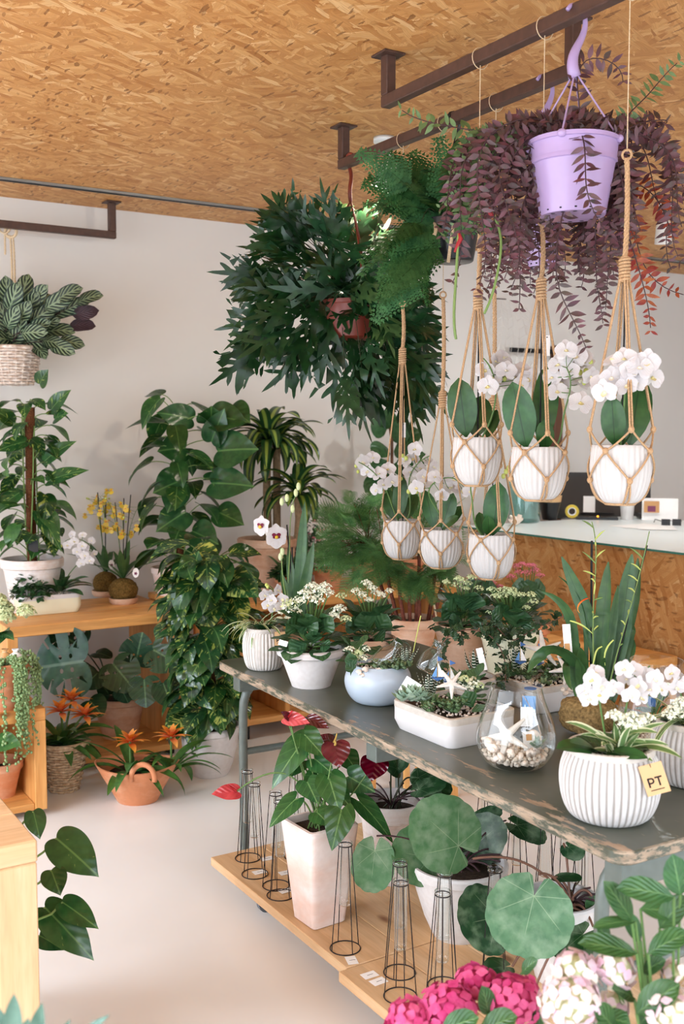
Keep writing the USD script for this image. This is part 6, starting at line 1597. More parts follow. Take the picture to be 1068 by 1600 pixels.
for k, P in enumerate([[(930, 1090), (926, 1000), (928, 920), (930, 850), (924, 815)], [(950, 1080), (975, 980), (995, 910), (1005, 870), (1014, 830)]]):
    C = spline([at(x, y, Z - .02) for x, y in P], 30); q = t.add('flower_stem', tube(C, [.0026, .0014], 5), 'vine_green')
    for i in range(13 if k == 0 else 9):
        b = C[10 + int(i * 1.5)] if k == 0 else C[8 + 2 * i]; a = r.uniform(0, 6.28); e = b + RIGHT * r.uniform(-.045, .045) + ZUP * r.uniform(-.0, .035) - FWD * r.uniform(-.02, .04); t.add('spent_flower', tube(bez(b, (b + e) / 2 + ZUP * .006, e, n=5), [.0018, .003, .0006], 5), 'bud_green' if i % 4 else 'vine_green', parent=q)
for P in ([(918, 935), (908, 940), (902, 950), (905, 958)], [(940, 1010), (930, 1020), (925, 1040), (918, 1046)], [(958, 1000), (948, 1012), (945, 1040)], [(890, 970), (905, 975), (925, 990)]): t.add('spent_flower', tube(spline([at(*q, Z - .05) for q in P], 8), [.0022, .003, .0008], 5), 'bract_orange' if P[0] == (918, 935) else 'bud_green')
p = at(886, 1000, Z - .03); card(t, p, .022, .09, (CAM - p) * [1, 1, 0], ZUP + RIGHT * -.1, 'paper', 'price_tag'); card(t, p - ZUP * .02 + unit(CAM - p) * .002, .014, .02, (CAM - p) * [1, 1, 0], ZUP + RIGHT * -.1, 'photo_brown', 'tag_print')

# k, l. the two big white ribbed pots at the near end
for k, (c, R, Hh, lab) in enumerate([(onz(951, 1274, TZ), .111, .162, 'white ribbed pot with spider plant, orchid and PT tag, near end of the table'), (plc(1080, 1.70, TZ), .1, .155, 'white ribbed pot with spider plant and white orchid, cut by the right edge')]):
    Z = proj(c)[2]; r = rng(211 + k)
    t = Th('ribbed_pot_plant', lab, 'potted plant', c, 'ribbed pots on the worktable')
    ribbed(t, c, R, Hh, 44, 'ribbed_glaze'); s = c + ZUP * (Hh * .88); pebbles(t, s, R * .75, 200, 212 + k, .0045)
    if k == 0:
        B = at(965, 1178, Z - .03)
        for e, w, dr in [((882, 1128), 20, .9), ((905, 1148), 15, .8), ((930, 1140), 13, .7), ((1003, 1128), 14, .8), ((1028, 1146), 18, 1.1), ((1066, 1186), 18, 1.3), ((1036, 1210), 14, 1.5), ((1010, 1160), 15, .9), ((985, 1135), 14, .5), ((960, 1130), 13, .4), ((940, 1165), 14, 1.1), ((995, 1205), 13, 1.5), ((1045, 1165), 15, 1.2), ((975, 1150), 13, .6), ((920, 1175), 13, 1.3), ((950, 1150), 12, .8), ((1000, 1145), 12, .8), ((1020, 1190), 13, 1.3), ((1040, 1130), 15, .9)]:
            leafp(t, T['strap'], B + r.normal(0, .008, 3), at(*e, Z - r.uniform(.02, .13)), w * Z / FPX, 'spider_leaf', .35, dr, .3)
        for e, w in [((868, 1170), 34), ((890, 1160), 26), ((1012, 1185), 26)]: leafp(t, T['oval'], at(935, 1178, Z - .02), at(*e, Z - .13), w * Z / FPX, 'orchid_leaf', .5, .5, .15)
        sp = [([(940, 1120), (935, 1090), (928, 1062)], [(914, 1080), (925, 1062), (940, 1072), (930, 1052), (936, 1086), (920, 1092)]), ([(975, 1120), (985, 1080), (1003, 1052), (1015, 1040)], [(960, 1076), (978, 1062), (990, 1048), (998, 1070), (1010, 1056), (1016, 1078), (1022, 1060), (984, 1086), (1030, 1076), (975, 1046), (1000, 1090)])]
        kh = [(960, 1120), (972, 1124), (985, 1122), (998, 1128), (1008, 1124), (990, 1134), (978, 1132)]
    else:
        arching(t, s, 24, 215, (.15, .24), .014, el=(.3, 1.2)); sp = [([(1070, 1110), (1062, 1080), (1056, 1060)], [(1050, 1052), (1062, 1060), (1072, 1070), (1056, 1074)])]; kh = [(1056, 1106), (1064, 1098), (1050, 1112), (1062, 1116), (1072, 1108), (1044, 1118)]
    for P, fl in sp:
        C = spline([s] + [at(x, y, Z - .03) for x, y in P], 24); q = t.add('flower_stem', tube(C, [.003, .0018], 6), 'stem_green')
        for fx, fy in fl:
            p = at(fx, fy, Z - .07 + r.uniform(-.03, .03)); j = int(np.argmin(np.linalg.norm(C - p, axis=1))); t.add('flower_stalk', tube([C[j], p], .0012, 4), 'stem_green', parent=q); orchid_flower(t, p, unit(CAM - p) + r.normal(0, .3, 3), .042, r)
    st = MB()
    for i, q in enumerate(kh): p = at(*q, Z - .06); floret_head(t, p, .02, 22, 216 + 10 * k + i); st.add(tube([s, p], .0015, 4))
    t.add('stem', st, 'stem_green')
    for i in range(12): a = i * 2.4; t.add('leaf', leaf(T['obov'], s + dirv(a, 0) * .02, dirv(a, .6), ZUP, .07, .05, .6), 'kalanchoe_leaf')
    if k == 0: p = at(1022, 1217, Z - .118); pt_tag(t, p, (CAM - p) * [1, 1, .3] + RIGHT * .2, ZUP + RIGHT * -.35, 1.45)

# m. second glass vase
c = plc(1022, 1.96, TZ); Z = proj(c)[2]
t = Th('terrarium_vase', 'clear glass vase behind the near ribbed pots, half hidden by white orchids', 'vase', c, 'clear glass vases with shells')
pr = [(.05, 0), (.075, .006), (.095, .04), (.1, .08), (.09, .14), (.075, .2), (.07, .232)]; pr = [tuple(q) for q in spline(pr, 24)]
t.add('glass', lathe([(0, 0), *pr, (.071, .2345), (.069, .2335)], c, 48), 'clear_glass')
pebbles(t, c + ZUP * .025, .075, 220, 221, .006, 'shell', 'shell_bed'); pebbles(t, c + ZUP * .036, .08, 160, 222, .0055, 'gravel', 'sand_bed')
kalanchoe(t, c, c[2] + .045, 223, .05, 12, 4, LL=.05, hr=.015); card(t, c + ZUP * .13 + RIGHT * -.01, .02, .05, (CAM - c) * [1, 1, 0], ZUP, 'blue_paint', 'care_card'); card(t, c + ZUP * .1 + RIGHT * .05, .02, .05, (CAM - c) * [1, 1, 0], ZUP, 'paper', 'price_tag')
for k in range(5): shell(t, c + dirv(k * 1.3, 0) * .05 + ZUP * .05, .016, 230 + k)

# n. feathery tree-like plant
c = plc(645, 3.74, .64); Z = proj(c)[2]; r = rng(241)
sb = Th('plant_stand', 'pine plant stand behind the worktable under the feathery bush', 'stand', c * [1, 1, 0])
sb.add('top_board', span((c[0] - .15, c[1] - .15, .61), (c[0] + .15, c[1] + .15, .64), .003), 'pine_x', 30)
for sx in (-1, 1):
    for sy_ in (-1, 1): sb.add('leg', span((c[0] + sx * .13 - .015, c[1] + sy_ * .13 - .015, 0), (c[0] + sx * .13 + .015, c[1] + sy_ * .13 + .015, .6095), .003), 'pine_z', 30)
t = Th('feathery_bush', 'feathery green bush on several slim red-brown trunks in a wide clay pot', 'potted plant', c)
pot(t, [(.08, 0), (.1, .1), (.104, .11), (.112, .115), (.114, .145), (.11, .15)], c, 'terracotta_pale', soil=.125); tops = []
for px, py, px0 in [(648, 905, 650), (622, 890, 632), (600, 870, 622), (680, 890, 668), (655, 840, 655), (700, 880, 676), (575, 850, 615), (640, 900, 640)]:
    P = at(px, py, Z + r.uniform(-.06, .06)); b = at(px0, 985, Z + r.uniform(-.04, .04)); b[2] = c[2] + .12; t.add('trunk', tube([b, (b + P) / 2 + r.normal(0, .006, 3), P], [.0095, .007], 8), 'red_bark'); tops.append(P)


def feather(b, d, up, L, n=9):
    m = MB(); d = unit(d); rt = unit(np.cross(d, up)); u = np.cross(rt, d); k = .9
    def P(s): return b + d * L * s - u * L * .35 * s * s
    m.add(tube([P(s) for s in np.linspace(0, 1, 5)], [.0012, .0005], 3, False))
    for i in range(n):
        s = .1 + .88 * i / n; l = L * .42 * math.sin(math.pi * min(1, (s + .12))) ** .7 + .006; p = P(s); q = max(3, int(l / .0055))
        for sg in (-1, 1):
            pd = unit(rt * sg * .8 + d * .75 - u * .1)
            for j in range(q):
                f = (j + .5) / q; c0 = p + pd * l * f
                for s2 in (-1, 1): m.add((np.array([c0 - pd * .001, c0 + unit(pd * .8 + np.cross(u, pd) * s2 * .8) * .0125 * (1.15 - f) + u * .001, c0 + pd * .0036]), np.array([[0, 1, 2]]), None))
    return m
for k in range(298):
    px = r.uniform(484, 705); lo = np.interp(px, [490, 540, 600, 705], [900, 930, 945, 935]); hi = np.interp(px, [490, 540, 600, 650, 705], [780, 745, 745, 770, 800])
    tip = at(px, r.uniform(hi, lo), Z + r.uniform(-.2, .16)); b = min(tops, key=lambda q: np.linalg.norm(q - tip)) ; d = tip - b; far = np.linalg.norm(d); L = r.uniform(.1, .17); s0 = tip - unit(d) * L
    d1 = unit(unit(d) * [1, 1, .6] + ZUP * r.uniform(-.3, .3) + r.normal(0, .3, 3)); t.add('branch', feather(s0, d1, unit(ZUP + .5 * unit(CAM - s0) + r.normal(0, .3, 3)), L), 'feather_green')
    if k % 3 == 0 and far > L: t.add('twig', tube(bez(b, (b + s0) / 2 + ZUP * .02, s0, n=5), .0015, 4), 'red_bark')
for px in (618, 690): t.add('support_stick', tube([at(px - 5, 985, Z - .05), at(px - 12, 945, Z - .05)], .004, 6), 'pale_twine')

# o. purple-throated white orchid behind the far pots
c = plc(462, 3.40, TZ); Z = proj(c)[2]; r = rng(251)
t = Th('purple_throated_orchid', 'white orchid with dark purple throat and tall strap leaves behind the kalanchoe bowl', 'orchid', c)
pot(t, [(.045, 0), (.058, .1), (.06, .11)], c, 'terracotta_pale', soil=.1); hub = c + ZUP * .1
for b, e, w in [((460, 960), (476, 782), 17), ((465, 960), (490, 845), 17), ((455, 960), (468, 860), 15), ((452, 960), (450, 850), 14), ((470, 950), (488, 870), 14), ((468, 940), (510, 905), 13), ((462, 955), (480, 830), 12), ((450, 950), (438, 890), 12)]:
    leafp(t, T['strap4'], hub, at(*e, Z - r.uniform(-.05, .06)), w * Z / FPX, 'cambria_leaf', .8, .25, .25, name='leaf')
for st, fl, bd in [([(450, 930), (452, 870), (455, 800), (462, 772)], [], [(462, 770), (448, 778), (440, 784), (457, 795), (466, 760)]), ([(446, 930), (440, 880), (436, 850), (425, 835)], [(431, 836, .085), (408, 820, .07)], [(438, 870), (441, 862)])]:
    C = spline([hub] + [at(x, y, Z - .01) for x, y in st], 26); q = t.add('flower_stem', tube(C, [.003, .0016], 6), 'vine_green')
    for x, y, s2 in fl:
        p = at(x, y, Z - .05); n = unit(unit(CAM - p) + RIGHT * (.25 if x > 420 else -.6)); up = unit(ZUP - n * n[2]); rt_ = np.cross(up, n); m = MB()
        for a, w, L in ((0, .5, .5), (1.2, .6, .52), (-1.2, .6, .52), (2.35, .7, .55), (-2.35, .7, .55), (math.pi, .8, .6)): m.add(leaf(T['wide'], p, unit(rt_ * math.sin(a) + up * math.cos(a) + n * .12), n, L * s2, w * s2 * .85, .25, .05))
        f_ = t.add('flower', m, 'orchid_petal'); m = MB()
        for a in (2.3, 1.5, -1.5, -2.3): m.add(leaf(T['petal'], p + n * .006, unit(rt_ * math.sin(a) + up * math.cos(a) + n * .1), n, .2 * s2, .17 * s2, .2, .05))
        t.add('throat', m, 'miltonia_lip', parent=f_, label='dark purple throat'); t.add('lip_eye', ball(p + n * .009 - up * .008, .007, 1), 'oncidium_petal', parent=f_); t.add('flower_stalk', tube([C[-4], p], .0014, 4), 'vine_green', parent=q)
    for x, y in bd: b = C[int(np.argmin(np.linalg.norm(C - at(x, y, Z - .01), axis=1)))]; e = at(x, y, Z - .01); t.add('bud', ball(e, .011, 2, (.75, .75, 1.4)), 'floret_green', parent=q); t.add('bud_stalk', tube([b, e], .0012, 4), 'vine_green', parent=q)
for px in (448, 456): t.add('stake', tube([hub, at(px, 820 if px == 448 else 855, Z)], .0028, 5), 'black_matte')
# ---------------------------------------------------------------- pots on the long shelf behind the table and on the crate
for k, (px, y, R, Hh, kind, lab) in enumerate([(452, 4.87, .08, .12, 'tuft', 'terracotta pot with a low green tuft, directly right of the corn plant'), (512, 5.0, .09, .125, 'pink', 'terracotta pot with a bush of tiny pink flowers on the long back shelf'), (572, 5.05, .1, .14, 'tuft', 'terracotta pot hidden behind the feathery bush on the back shelf'), (640, 5.05, .1, .14, 'spiky', 'terracotta pot with spiky leaves showing above the feathery bush'), (480, 5.28, .08, .2, 'bush', 'grey pot with a dark bushy plant, at the back of the long shelf')]):
    c = plc(px, y, .72); Z = proj(c)[2]; t = Th('shelf_plant', lab, 'potted plant', c, 'pots on the long back shelf'); s = R / .1
    pot(t, [(R * .68, 0), (R * .85, Hh * .7), (R * .87, Hh * .74), (R * .98, Hh * .76), (R, Hh), (R * .96, Hh * 1.03)], c, 'stone_grey' if kind == 'bush' else 'terracotta', soil=Hh * .9)
    h = c + ZUP * Hh * .9
    if kind == 'pink' or kind == 'bush':
        small_leaves(t, h, R * 1.15, .2, 260, 300 + k, .035, 'succulent_green' if kind == 'pink' else 'kalanchoe_leaf', 'oval', .5)
        r = rng(310 + k)
        for i in range(26 if kind == 'pink' else 10): p = h + [r.normal(0, R * .6), r.normal(0, R * .6), r.uniform(.1, .24)]; floret_head(t, p, .012, 6, 320 + i, 'floret_rose')
    elif kind == 'spiky': arching(t, h, 46, 300 + k, (.35, .62), .016, 'dracaena_leaf', (.7, 1.4), (.2, .9), T_='lance4')
    else: small_leaves(t, h, R * 1.1, .1, 180, 300 + k, .05, 'kalanchoe_leaf', 'oval', .5); arching(t, h, 10, 330 + k, (.12, .2), .035, 'cambria_leaf', (.4, 1.2), (.3, .9), T_='lance4')
# leafy rubber-like plant seen behind the hanging orchids
c = plc(612, 5.3, .72); Z = proj(c)[2]; t = Th('broad_leaved_plant', 'dark broad-leaved plant seen between the fern and the hanging orchids', 'potted plant', c)
pot(t, [(.07, 0), (.1, .16), (.108, .165), (.11, .19)], c, 'terracotta_pale', soil=.17); t.add('trunk', tube([c + ZUP * .15, at(612, 690, Z), at(605, 640, Z)], .009, 8), 'bark')
for b, e, w in [((600, 680), (580, 655), 34), ((605, 700), (580, 710), 34), ((615, 690), (640, 660), 36), ((615, 705), (650, 700), 36), ((605, 720), (575, 745), 34), ((615, 725), (650, 740), 34), ((608, 670), (600, 640), 30), ((615, 740), (600, 770), 34), ((618, 690), (660, 680), 34), ((620, 720), (672, 722), 34), ((600, 740), (570, 770), 30)]: leafp(t, T['oval'], at(*b, Z), at(*e, Z - .1), w * Z / FPX, 'kalanchoe_leaf', .7, .6, .15)

for k, (px, y, R, kind, lab) in enumerate([(748, 3.78, .085, 'pink', 'pink-flowered kalanchoe in a clay pot, left of the two on the crate'), (824, 3.62, .1, 'pink', 'pink-flowered kalanchoe in a terracotta pot against the counter')]):
    c = plc(px, y, .58); Z = proj(c)[2]; t = Th('pink_kalanchoe', lab, 'potted plant', c, 'pink kalanchoes on the crate')
    sc = .17; pot(t, [(R * .7, 0), (R * .86, .1), (R * .9, .105), (R, .11), (R * 1.02, .15), (R * .98, .155)], c, 'terracotta', soil=.135)
    sp = [(745, 908), (757, 902), (768, 912), (738, 915), (780, 918), (750, 922), (730, 905)] if k == 0 else [(805, 886), (815, 882), (826, 884), (835, 892), (843, 900), (810, 895), (822, 896), (798, 902), (832, 884)]
    kalanchoe(t, c, .58 + .135, 340 + k, .1, 26, len(sp), LL=.09, hr=.022, fm='floret_rose', nfl=20, spots=[at(*q, Z - .02) for q in sp])
    for i, (a, b, w) in enumerate([((px, 925), (px - 25, 915), 34), ((px + 5, 925), (px + 28, 918), 34), ((px, 930), (px, 905), 30), ((px - 5, 935), (px - 30, 935), 30)]): leafp(t, T['obov'], at(*a, Z - .04), at(*b, Z - .06), w * Z / FPX, 'kalanchoe_leaf', .8, .3)

# ---------------------------------------------------------------- on the counter
def on_counter(px, py): return onz(px, py, CZ)
p = onz(935, 803, CZ); n = unit((CAM - p) * [1, 1, 0]); x = np.cross(ZUP, n); Z = proj(p)[2]; sc = Z / FPX
t = Th('monitor', 'dark computer monitor leaning back on the glass counter, seen between the hanging pots', 'monitor', p)
def slab(p, w, h, th, n, up, bev=.003):
    m = bbox((0, 0, 0), (w, h, th), bev); M4 = np.eye(4); n = unit(n); x = unit(np.cross(up, n)); M4[:3, 0], M4[:3, 1], M4[:3, 2], M4[:3, 3] = x, np.cross(n, x), n, p; m.apply_transform(M4); return m
nn = unit(n + ZUP * .25); upv = unit(ZUP - nn * nn[2]); mc = at(938, 775, Z + .02)
t.add('casing', slab(mc, 150 * sc, 74 * sc, .03, nn, upv), 'black_plastic', 30); t.add('screen', slab(mc + nn * .0155, 134 * sc, 60 * sc, .002, nn, upv, .0005), 'monitor_screen', False)
t.add('stand', slab(mc - nn * .05 - ZUP * .05, .12, 60 * sc, .02, ZUP * .2 + n, ZUP), 'black_matte', 30); t.add('foot', slab(p + ZUP * .006 + FWD * [.05, .05, 0], .22, .16, .012, ZUP, n), 'black_matte', 30)
t.add('note', slab(at(920, 788, Z - .0), 18 * sc, 26 * sc, .001, nn, upv, .0002), 'paper', False)
def jar(name, label, cat, px, py, prof, mat, inner=None, n=32):
    c = onz(px, py, CZ); t = Th(name, label, cat, c); s = proj(c)[2] / FPX; P = [(a * s, b * s) for a, b in prof]; t.add('body', lathe([(0, 0.001), *P, *[(max(a - .003, .001), max(b, .006)) for a, b in P[::-1]], (0, .006)], c, n), mat); return t, c, s
t, c, s = jar('black_cup', 'tapered black cup on the counter, left of the monitor', 'cup', 858, 812, [(11, 0), (17, 28)], 'black_plastic'); t.add('band', lathe([(17.2 * s, 28 * s), (18.6 * s, 38 * s), (17 * s, 38 * s), (15.5 * s, 28 * s)], c, 32), 'kraft', True, label='brown upper band of the cup')
t, c, s = jar('white_cup', 'slim white cup on the counter under the hanging pot near the right edge', 'cup', 979, 812, [(9, 0), (11, 26), (11.5, 27)], 'white_glaze')
t, c, s = jar('glass_jar', 'tall greenish glass jar on the counter behind the hanging orchids', 'jar', 818, 816, [(23, 0), (25, 3), (25, 75), (16, 92), (13, 105), (16, 110)], 'green_glass'); t.add('base_ring', lathe([(0, .002), (23 * s, .002), (24 * s, 4 * s), (0, 5 * s)], c, 32), 'glass_edge')
# tape roll
c = onz(893, 810, CZ); s = proj(c)[2] / FPX; t = Th('tape_dispenser', 'yellow tape roll in a clear holder on the counter', 'tape', c); cc = c + ZUP * 11 * s; nrm = unit((CAM - c) * [1, 1, 0] + RIGHT * .4)
def disc(R0, R1, th): g = lathe([(R0, -th), (R1, -th), (R1, th), (R0, th), (R0, -th)], (0, 0, 0), 36); x = unit(np.cross(ZUP, nrm)); y = np.cross(nrm, x); return cc + g[0][:, :1] * x + g[0][:, 1:2] * y + g[0][:, 2:] * nrm, g[1]
t.add('roll', disc(6.5 * s, 10.5 * s, .008), 'yellow_tape', 40); t.add('core', disc(5 * s, 6.4 * s, .009), 'paper', 40); t.add('holder', slab(c + ZUP * .004, 28 * s, 12 * s, .007, ZUP, nrm), 'clear_glass', 30)
# photo calendar, papers, gadgets
c = onz(1030, 813, CZ); s = proj(c)[2] / FPX; t = Th('photo_calendar', 'white folded card with two small photographs standing on the counter', 'card', c); n = unit((CAM - c) * [1, 1, 0] + ZUP * .2); up = unit(ZUP - n * n[2]); cc = c + ZUP * 17 * s
t.add('front_leaf', slab(cc, 54 * s, 34 * s, .0015, n, up, .0003), 'paper', False); t.add('back_leaf', slab(cc - unit(n * [1, 1, 0]) * .035, 54 * s, 34 * s, .0015, unit(n * [1, 1, -1]), ZUP, .0003), 'paper', False)
t.add('photograph', slab(cc + n * .0012 + RIGHT * -13 * s + up * 4 * s, 23 * s, 18 * s, .0006, n, up, .0001), 'photo_brown', False); t.add('photograph', slab(cc + n * .0012 + RIGHT * 15 * s + up * 4 * s, 20 * s, 9 * s, .0006, n, up, .0001), 'photo_plum', False); t.add('photo_subject', slab(cc + n * .0018 + RIGHT * -13 * s + up * 1 * s, 12 * s, 9 * s, .0004, n, up, .0001), 'photo_plum', False)
for k in range(3):
    c = onz(1000 + 12 * k, 822 + k * 1.5, CZ); t = Th('paper_sheet', ['white sheet of paper lying flat behind the cup on the counter', 'white sheet of paper half under the calendar on the counter', 'white sheet of paper nearest to the counter edge'][k], 'paper', c + ZUP * .0012 * k); t.add('sheet', slab(c + ZUP * (.001 + .0012 * k), .21, .297, .0008, ZUP, [math.cos(k * .4), math.sin(k * .4), 0], .0002), 'paper', False)
c = onz(1005, 811, CZ); t = Th('card_reader', 'small black device on papers beside the white cup', 'device', c); t.add('body', slab(c + ZUP * .02, .11, .07, .03, ZUP, RIGHT, .01), 'black_plastic', 30); t.add('display', slab(c + ZUP * .036, .06, .03, .002, ZUP, RIGHT, .0005), 'monitor_screen', False)
c = onz(1048, 822, CZ); t = Th('sunglasses', 'pair of black sunglasses lying on the counter', 'glasses', c); s = .06
for sg in (-1, 1): t.add('lens', slab(c + ZUP * .022 + RIGHT * sg * .032, .05, .038, .003, (CAM - c) * [1, 1, 0], ZUP, .001), 'black_plastic', 30); t.add('temple', tube([c + ZUP * .03 + RIGHT * sg * .06, c + ZUP * .03 + RIGHT * sg * .06 + FWD * [.12, .12, 0] * 1.0, c + ZUP * .01 + RIGHT * sg * .06 + FWD * [.14, .14, 0]], .0025, 5), 'black_plastic')
t.add('bridge', tube([c + ZUP * .03 - RIGHT * .01, c + ZUP * .032, c + ZUP * .03 + RIGHT * .01], .002, 5), 'black_plastic')
c = onz(932, 812, CZ); t = Th('power_strip', 'low black strip with one orange light on the counter', 'power strip', c); t.add('body', slab(c + ZUP * .009, .26, .05, .018, ZUP, RIGHT * .2 + FWD, .004), 'black_plastic', 30); t.add('indicator', ball(c + ZUP * .022 - FWD * [.02, .02, 0], .006, 1), 'led_orange')


def coral(label, c, s, seed):
    t = Th('coral', label, 'coral', c); r = rng(seed); m = MB(); man = None
    for k in range(14):
        d = dirv(r.uniform(0, 6.28), r.uniform(.0, 1.4)); e = c + ZUP * s * .4 + d * s * r.uniform(.5, 1.0); h = manifold3d.Manifold.hull_points(np.vstack([trimesh.creation.icosphere(1, s * .3).apply_translation(c + ZUP * s * .4).vertices, trimesh.creation.icosphere(1, s * .13).apply_translation(e).vertices])); man = h if man is None else man + h
    q = man.to_mesh(); t.add('body', (q.vert_properties[:, :3], q.tri_verts), 'shell', 40)
coral('knobbly white coral on the counter corner by the lowest hanging orchid', onz(806, 822, CZ), .055, 1)
c = plc(746, 4.80, CZ); c[0] = CX + .12; t = Th('conch_shell', 'big pale sea shell glimpsed behind the lower hanging orchids', 'shell', c); shell(t, c + ZUP * .06, .075, 7, 'shell', 'body')
# slim timber post with gauze behind the hanging pots
q = ony(868, 700, 5.56); t = Th('timber_post', 'slim dark timber post standing by the white wall behind the orchids', 'post', (q[0], 5.56, 0)); t.add('shaft', span((q[0] - .035, 5.53, 0), (q[0] + .035, 5.594, 2.2), .003), 'dark_wood', 30); t.add('cross_arm', span((q[0] - .45, 5.545, 2.14), (q[0] + .04, 5.528, 2.17), .003), 'black_matte', 30)
def drape(label, P, Z0, name='fishing_net'):
    t = Th(name, label, 'net', at(*P[0], Z0)); r = rng(5); m = MB()
    A = spline([at(x, y, Z0) for x, y in P], 14)
    for k in range(9):
        f = k / 8 - .5; m.add(tube(np.array([a + RIGHT * f * .34 * (.35 + .65 * math.sin(math.pi * (i / 13) ** .7)) + FWD * [.03, .03, 0] * math.sin(i * .9 + k) for i, a in enumerate(A)]), .0016, 4))
    for i in range(1, 14): m.add(tube(np.array([A[i] + RIGHT * f * .34 * (.35 + .65 * math.sin(math.pi * (i / 13) ** .7)) + ZUP * .015 * (-1) ** j + FWD * [.03, .03, 0] * math.sin(i * .9 + j) for j, f in enumerate(np.linspace(-.5, .5, 9))]), .0013, 4))
    t.add('mesh_cloth', m, 'gauze'); t.add('hook', tube([A[0] + ZUP * .01, A[0] + [0, WALLY - A[0][1] + .004, .03]], .004, 6), 'dark_metal')
drape('pale net draped by the wall behind the upper orchids', [(790, 470), (800, 540), (790, 600), (800, 650)], 7.0); 
c = plc(902, 5.4, 1.2); 
# spot lamps under the ceiling
def spot(label, p, aim, watts, col=(1, .88, .7)):
    t = Th('spot_lamp', label, 'lamp', p, 'spot lamps under the ceiling'); d = unit(np.asarray(aim) - p); x = unit(np.cross(d, [.1, 1, .2])); y = np.cross(d, x)
    g = lathe([(0, -.09), (.03, -.088), (.04, -.06), (.046, .03), (.043, .03), (.037, -.03), (0, -.03)], (0, 0, 0), 24); t.add('housing', (p + g[0][:, :1] * x + g[0][:, 1:2] * y + g[0][:, 2:] * d, g[1]), 'frame_white')
    g = lathe([(0, .012), (.036, .012)], (0, 0, 0), 24); t.add('lens', (p + g[0][:, :1] * x + g[0][:, 1:2] * y + g[0][:, 2:] * d, g[1]), 'lamp_glow')
    t.add('stem', tube([p - d * .08, [p[0], p[1], CEIL - .01]], .008, 8), 'frame_white'); t.add('canopy', lathe([(0, 0), (.045, 0), (.045, .02), (0, .02)], (p[0], p[1], CEIL - .021), 24), 'frame_white')
    l = UsdLux.DiskLight.Define(stage, f'{t.path}/beam'); z = -d; xx = unit(np.cross([.1, 1, .2], z)); yy = np.cross(z, xx); q = d * .035; l.AddTransformOp().Set(Gf.Matrix4d(*xx, 0, *yy, 0, *z, 0, *map(float, q), 1)); l.CreateRadiusAttr(.04); l.CreateIntensityAttr(watts); l.CreateColorAttr(Gf.Vec3f(*col))
    sh = UsdLux.ShapingAPI.Apply(l.GetPrim()); sh.CreateShapingConeAngleAttr(34.0); sh.CreateShapingConeSoftnessAttr(.4)
P = onz(600, 285, 2.62); spot('white spot lamp shining through the ferns', P, np.array([1.5, 4.5, .0]), 800.0)
P = onz(1036, 372, 2.62); spot('white spot lamp behind the trailing stems at the right', P, np.array([4.7, 4.2, 1.05]), 1500.0, (.92, .98, 1.0))
# ---------------------------------------------------------------- under the table
def dup(src, loc, rot, label):
    p = numbered('/World', src.path.split('/')[-1]); x = UsdGeom.Xform.Define(stage, p); x.GetPrim().GetReferences().AddInternalReference(src.path); x.GetPrim().SetInstanceable(True)
    x.ClearXformOpOrder(); x.AddTranslateOp().Set(Gf.Vec3d(*map(float, loc))); x.AddRotateZOp().Set(rot); tag(x.GetPrim(), label, 'bud vase', 'wire bud vases'); return x


vs = [((387, 1341), 'wire bud vase at the platform far corner, behind another one'), ((398, 1366), 'wire bud vase at the platform far corner, in front of another one'), ((431, 1384), 'wire bud vase just left of the pink planter, behind its neighbour'), ((438, 1399), 'wire bud vase just left of the pink planter, in front of its neighbour'), ((463, 1338), 'wire bud vase mostly hidden behind the pink planter'),
      ((539, 1482), 'wire bud vase standing alone in front of the pink planter'), ((624, 1520), 'wire bud vase before the white bowl, rear of the left pair'), ((625, 1557), 'wire bud vase before the white bowl, front of the left pair'), ((693, 1540), 'wire bud vase just behind the pink hydrangea, rear of the two'), ((690, 1578), 'wire bud vase just behind the pink hydrangea, front of the two'), ((771, 1532), 'wire bud vase partly behind the large round leaf')]
base = onz(*vs[0][0], PZ)
t = Th('bud_vase', vs[0][1], 'bud vase', base, 'wire bud vases'); VH = .302
w = MB().add(ring(base + ZUP * .0016, .043, .0016, 40, 6)); t.add('base_ring', w, 'wire'); t.add('top_ring', ring(base + ZUP * VH, .0195, .0016, 30, 6), 'wire')
for k in range(4): a = k * math.pi / 2 + .5; t.add('leg', tube([base + dirv(a, 0) * .043 + ZUP * .002, base + dirv(a, 0) * .0195 + ZUP * VH], .0013, 6), 'wire')
t.add('glass_tube', lathe([(0, .128), (.0145, .128), (.0165, .132), (.0165, .3), (.0205, .304), (.0205, .311), (.0165, .312)], base, 28), 'clear_glass')
vase0 = t
for k, (q, lab) in enumerate(vs[1:]): dup(vase0, onz(*q, PZ), (k * 37) % 90, lab)
for k, (px, y, lab) in enumerate([(758, 2.72, 'wire bud vase at the platform back, behind the white bowl plant'), (806, 2.42, 'wire bud vase at the platform back, left of three in a row'), (850, 2.31, 'wire bud vase at the platform back, middle of three in a row'), (909, 2.17, 'wire bud vase at the platform back, right of three in a row'), (880, 2.42, 'wire bud vase at the platform back, behind the row of three')]):
    dup(vase0, plc(px, y, PZ), k * 29 + 11, lab)
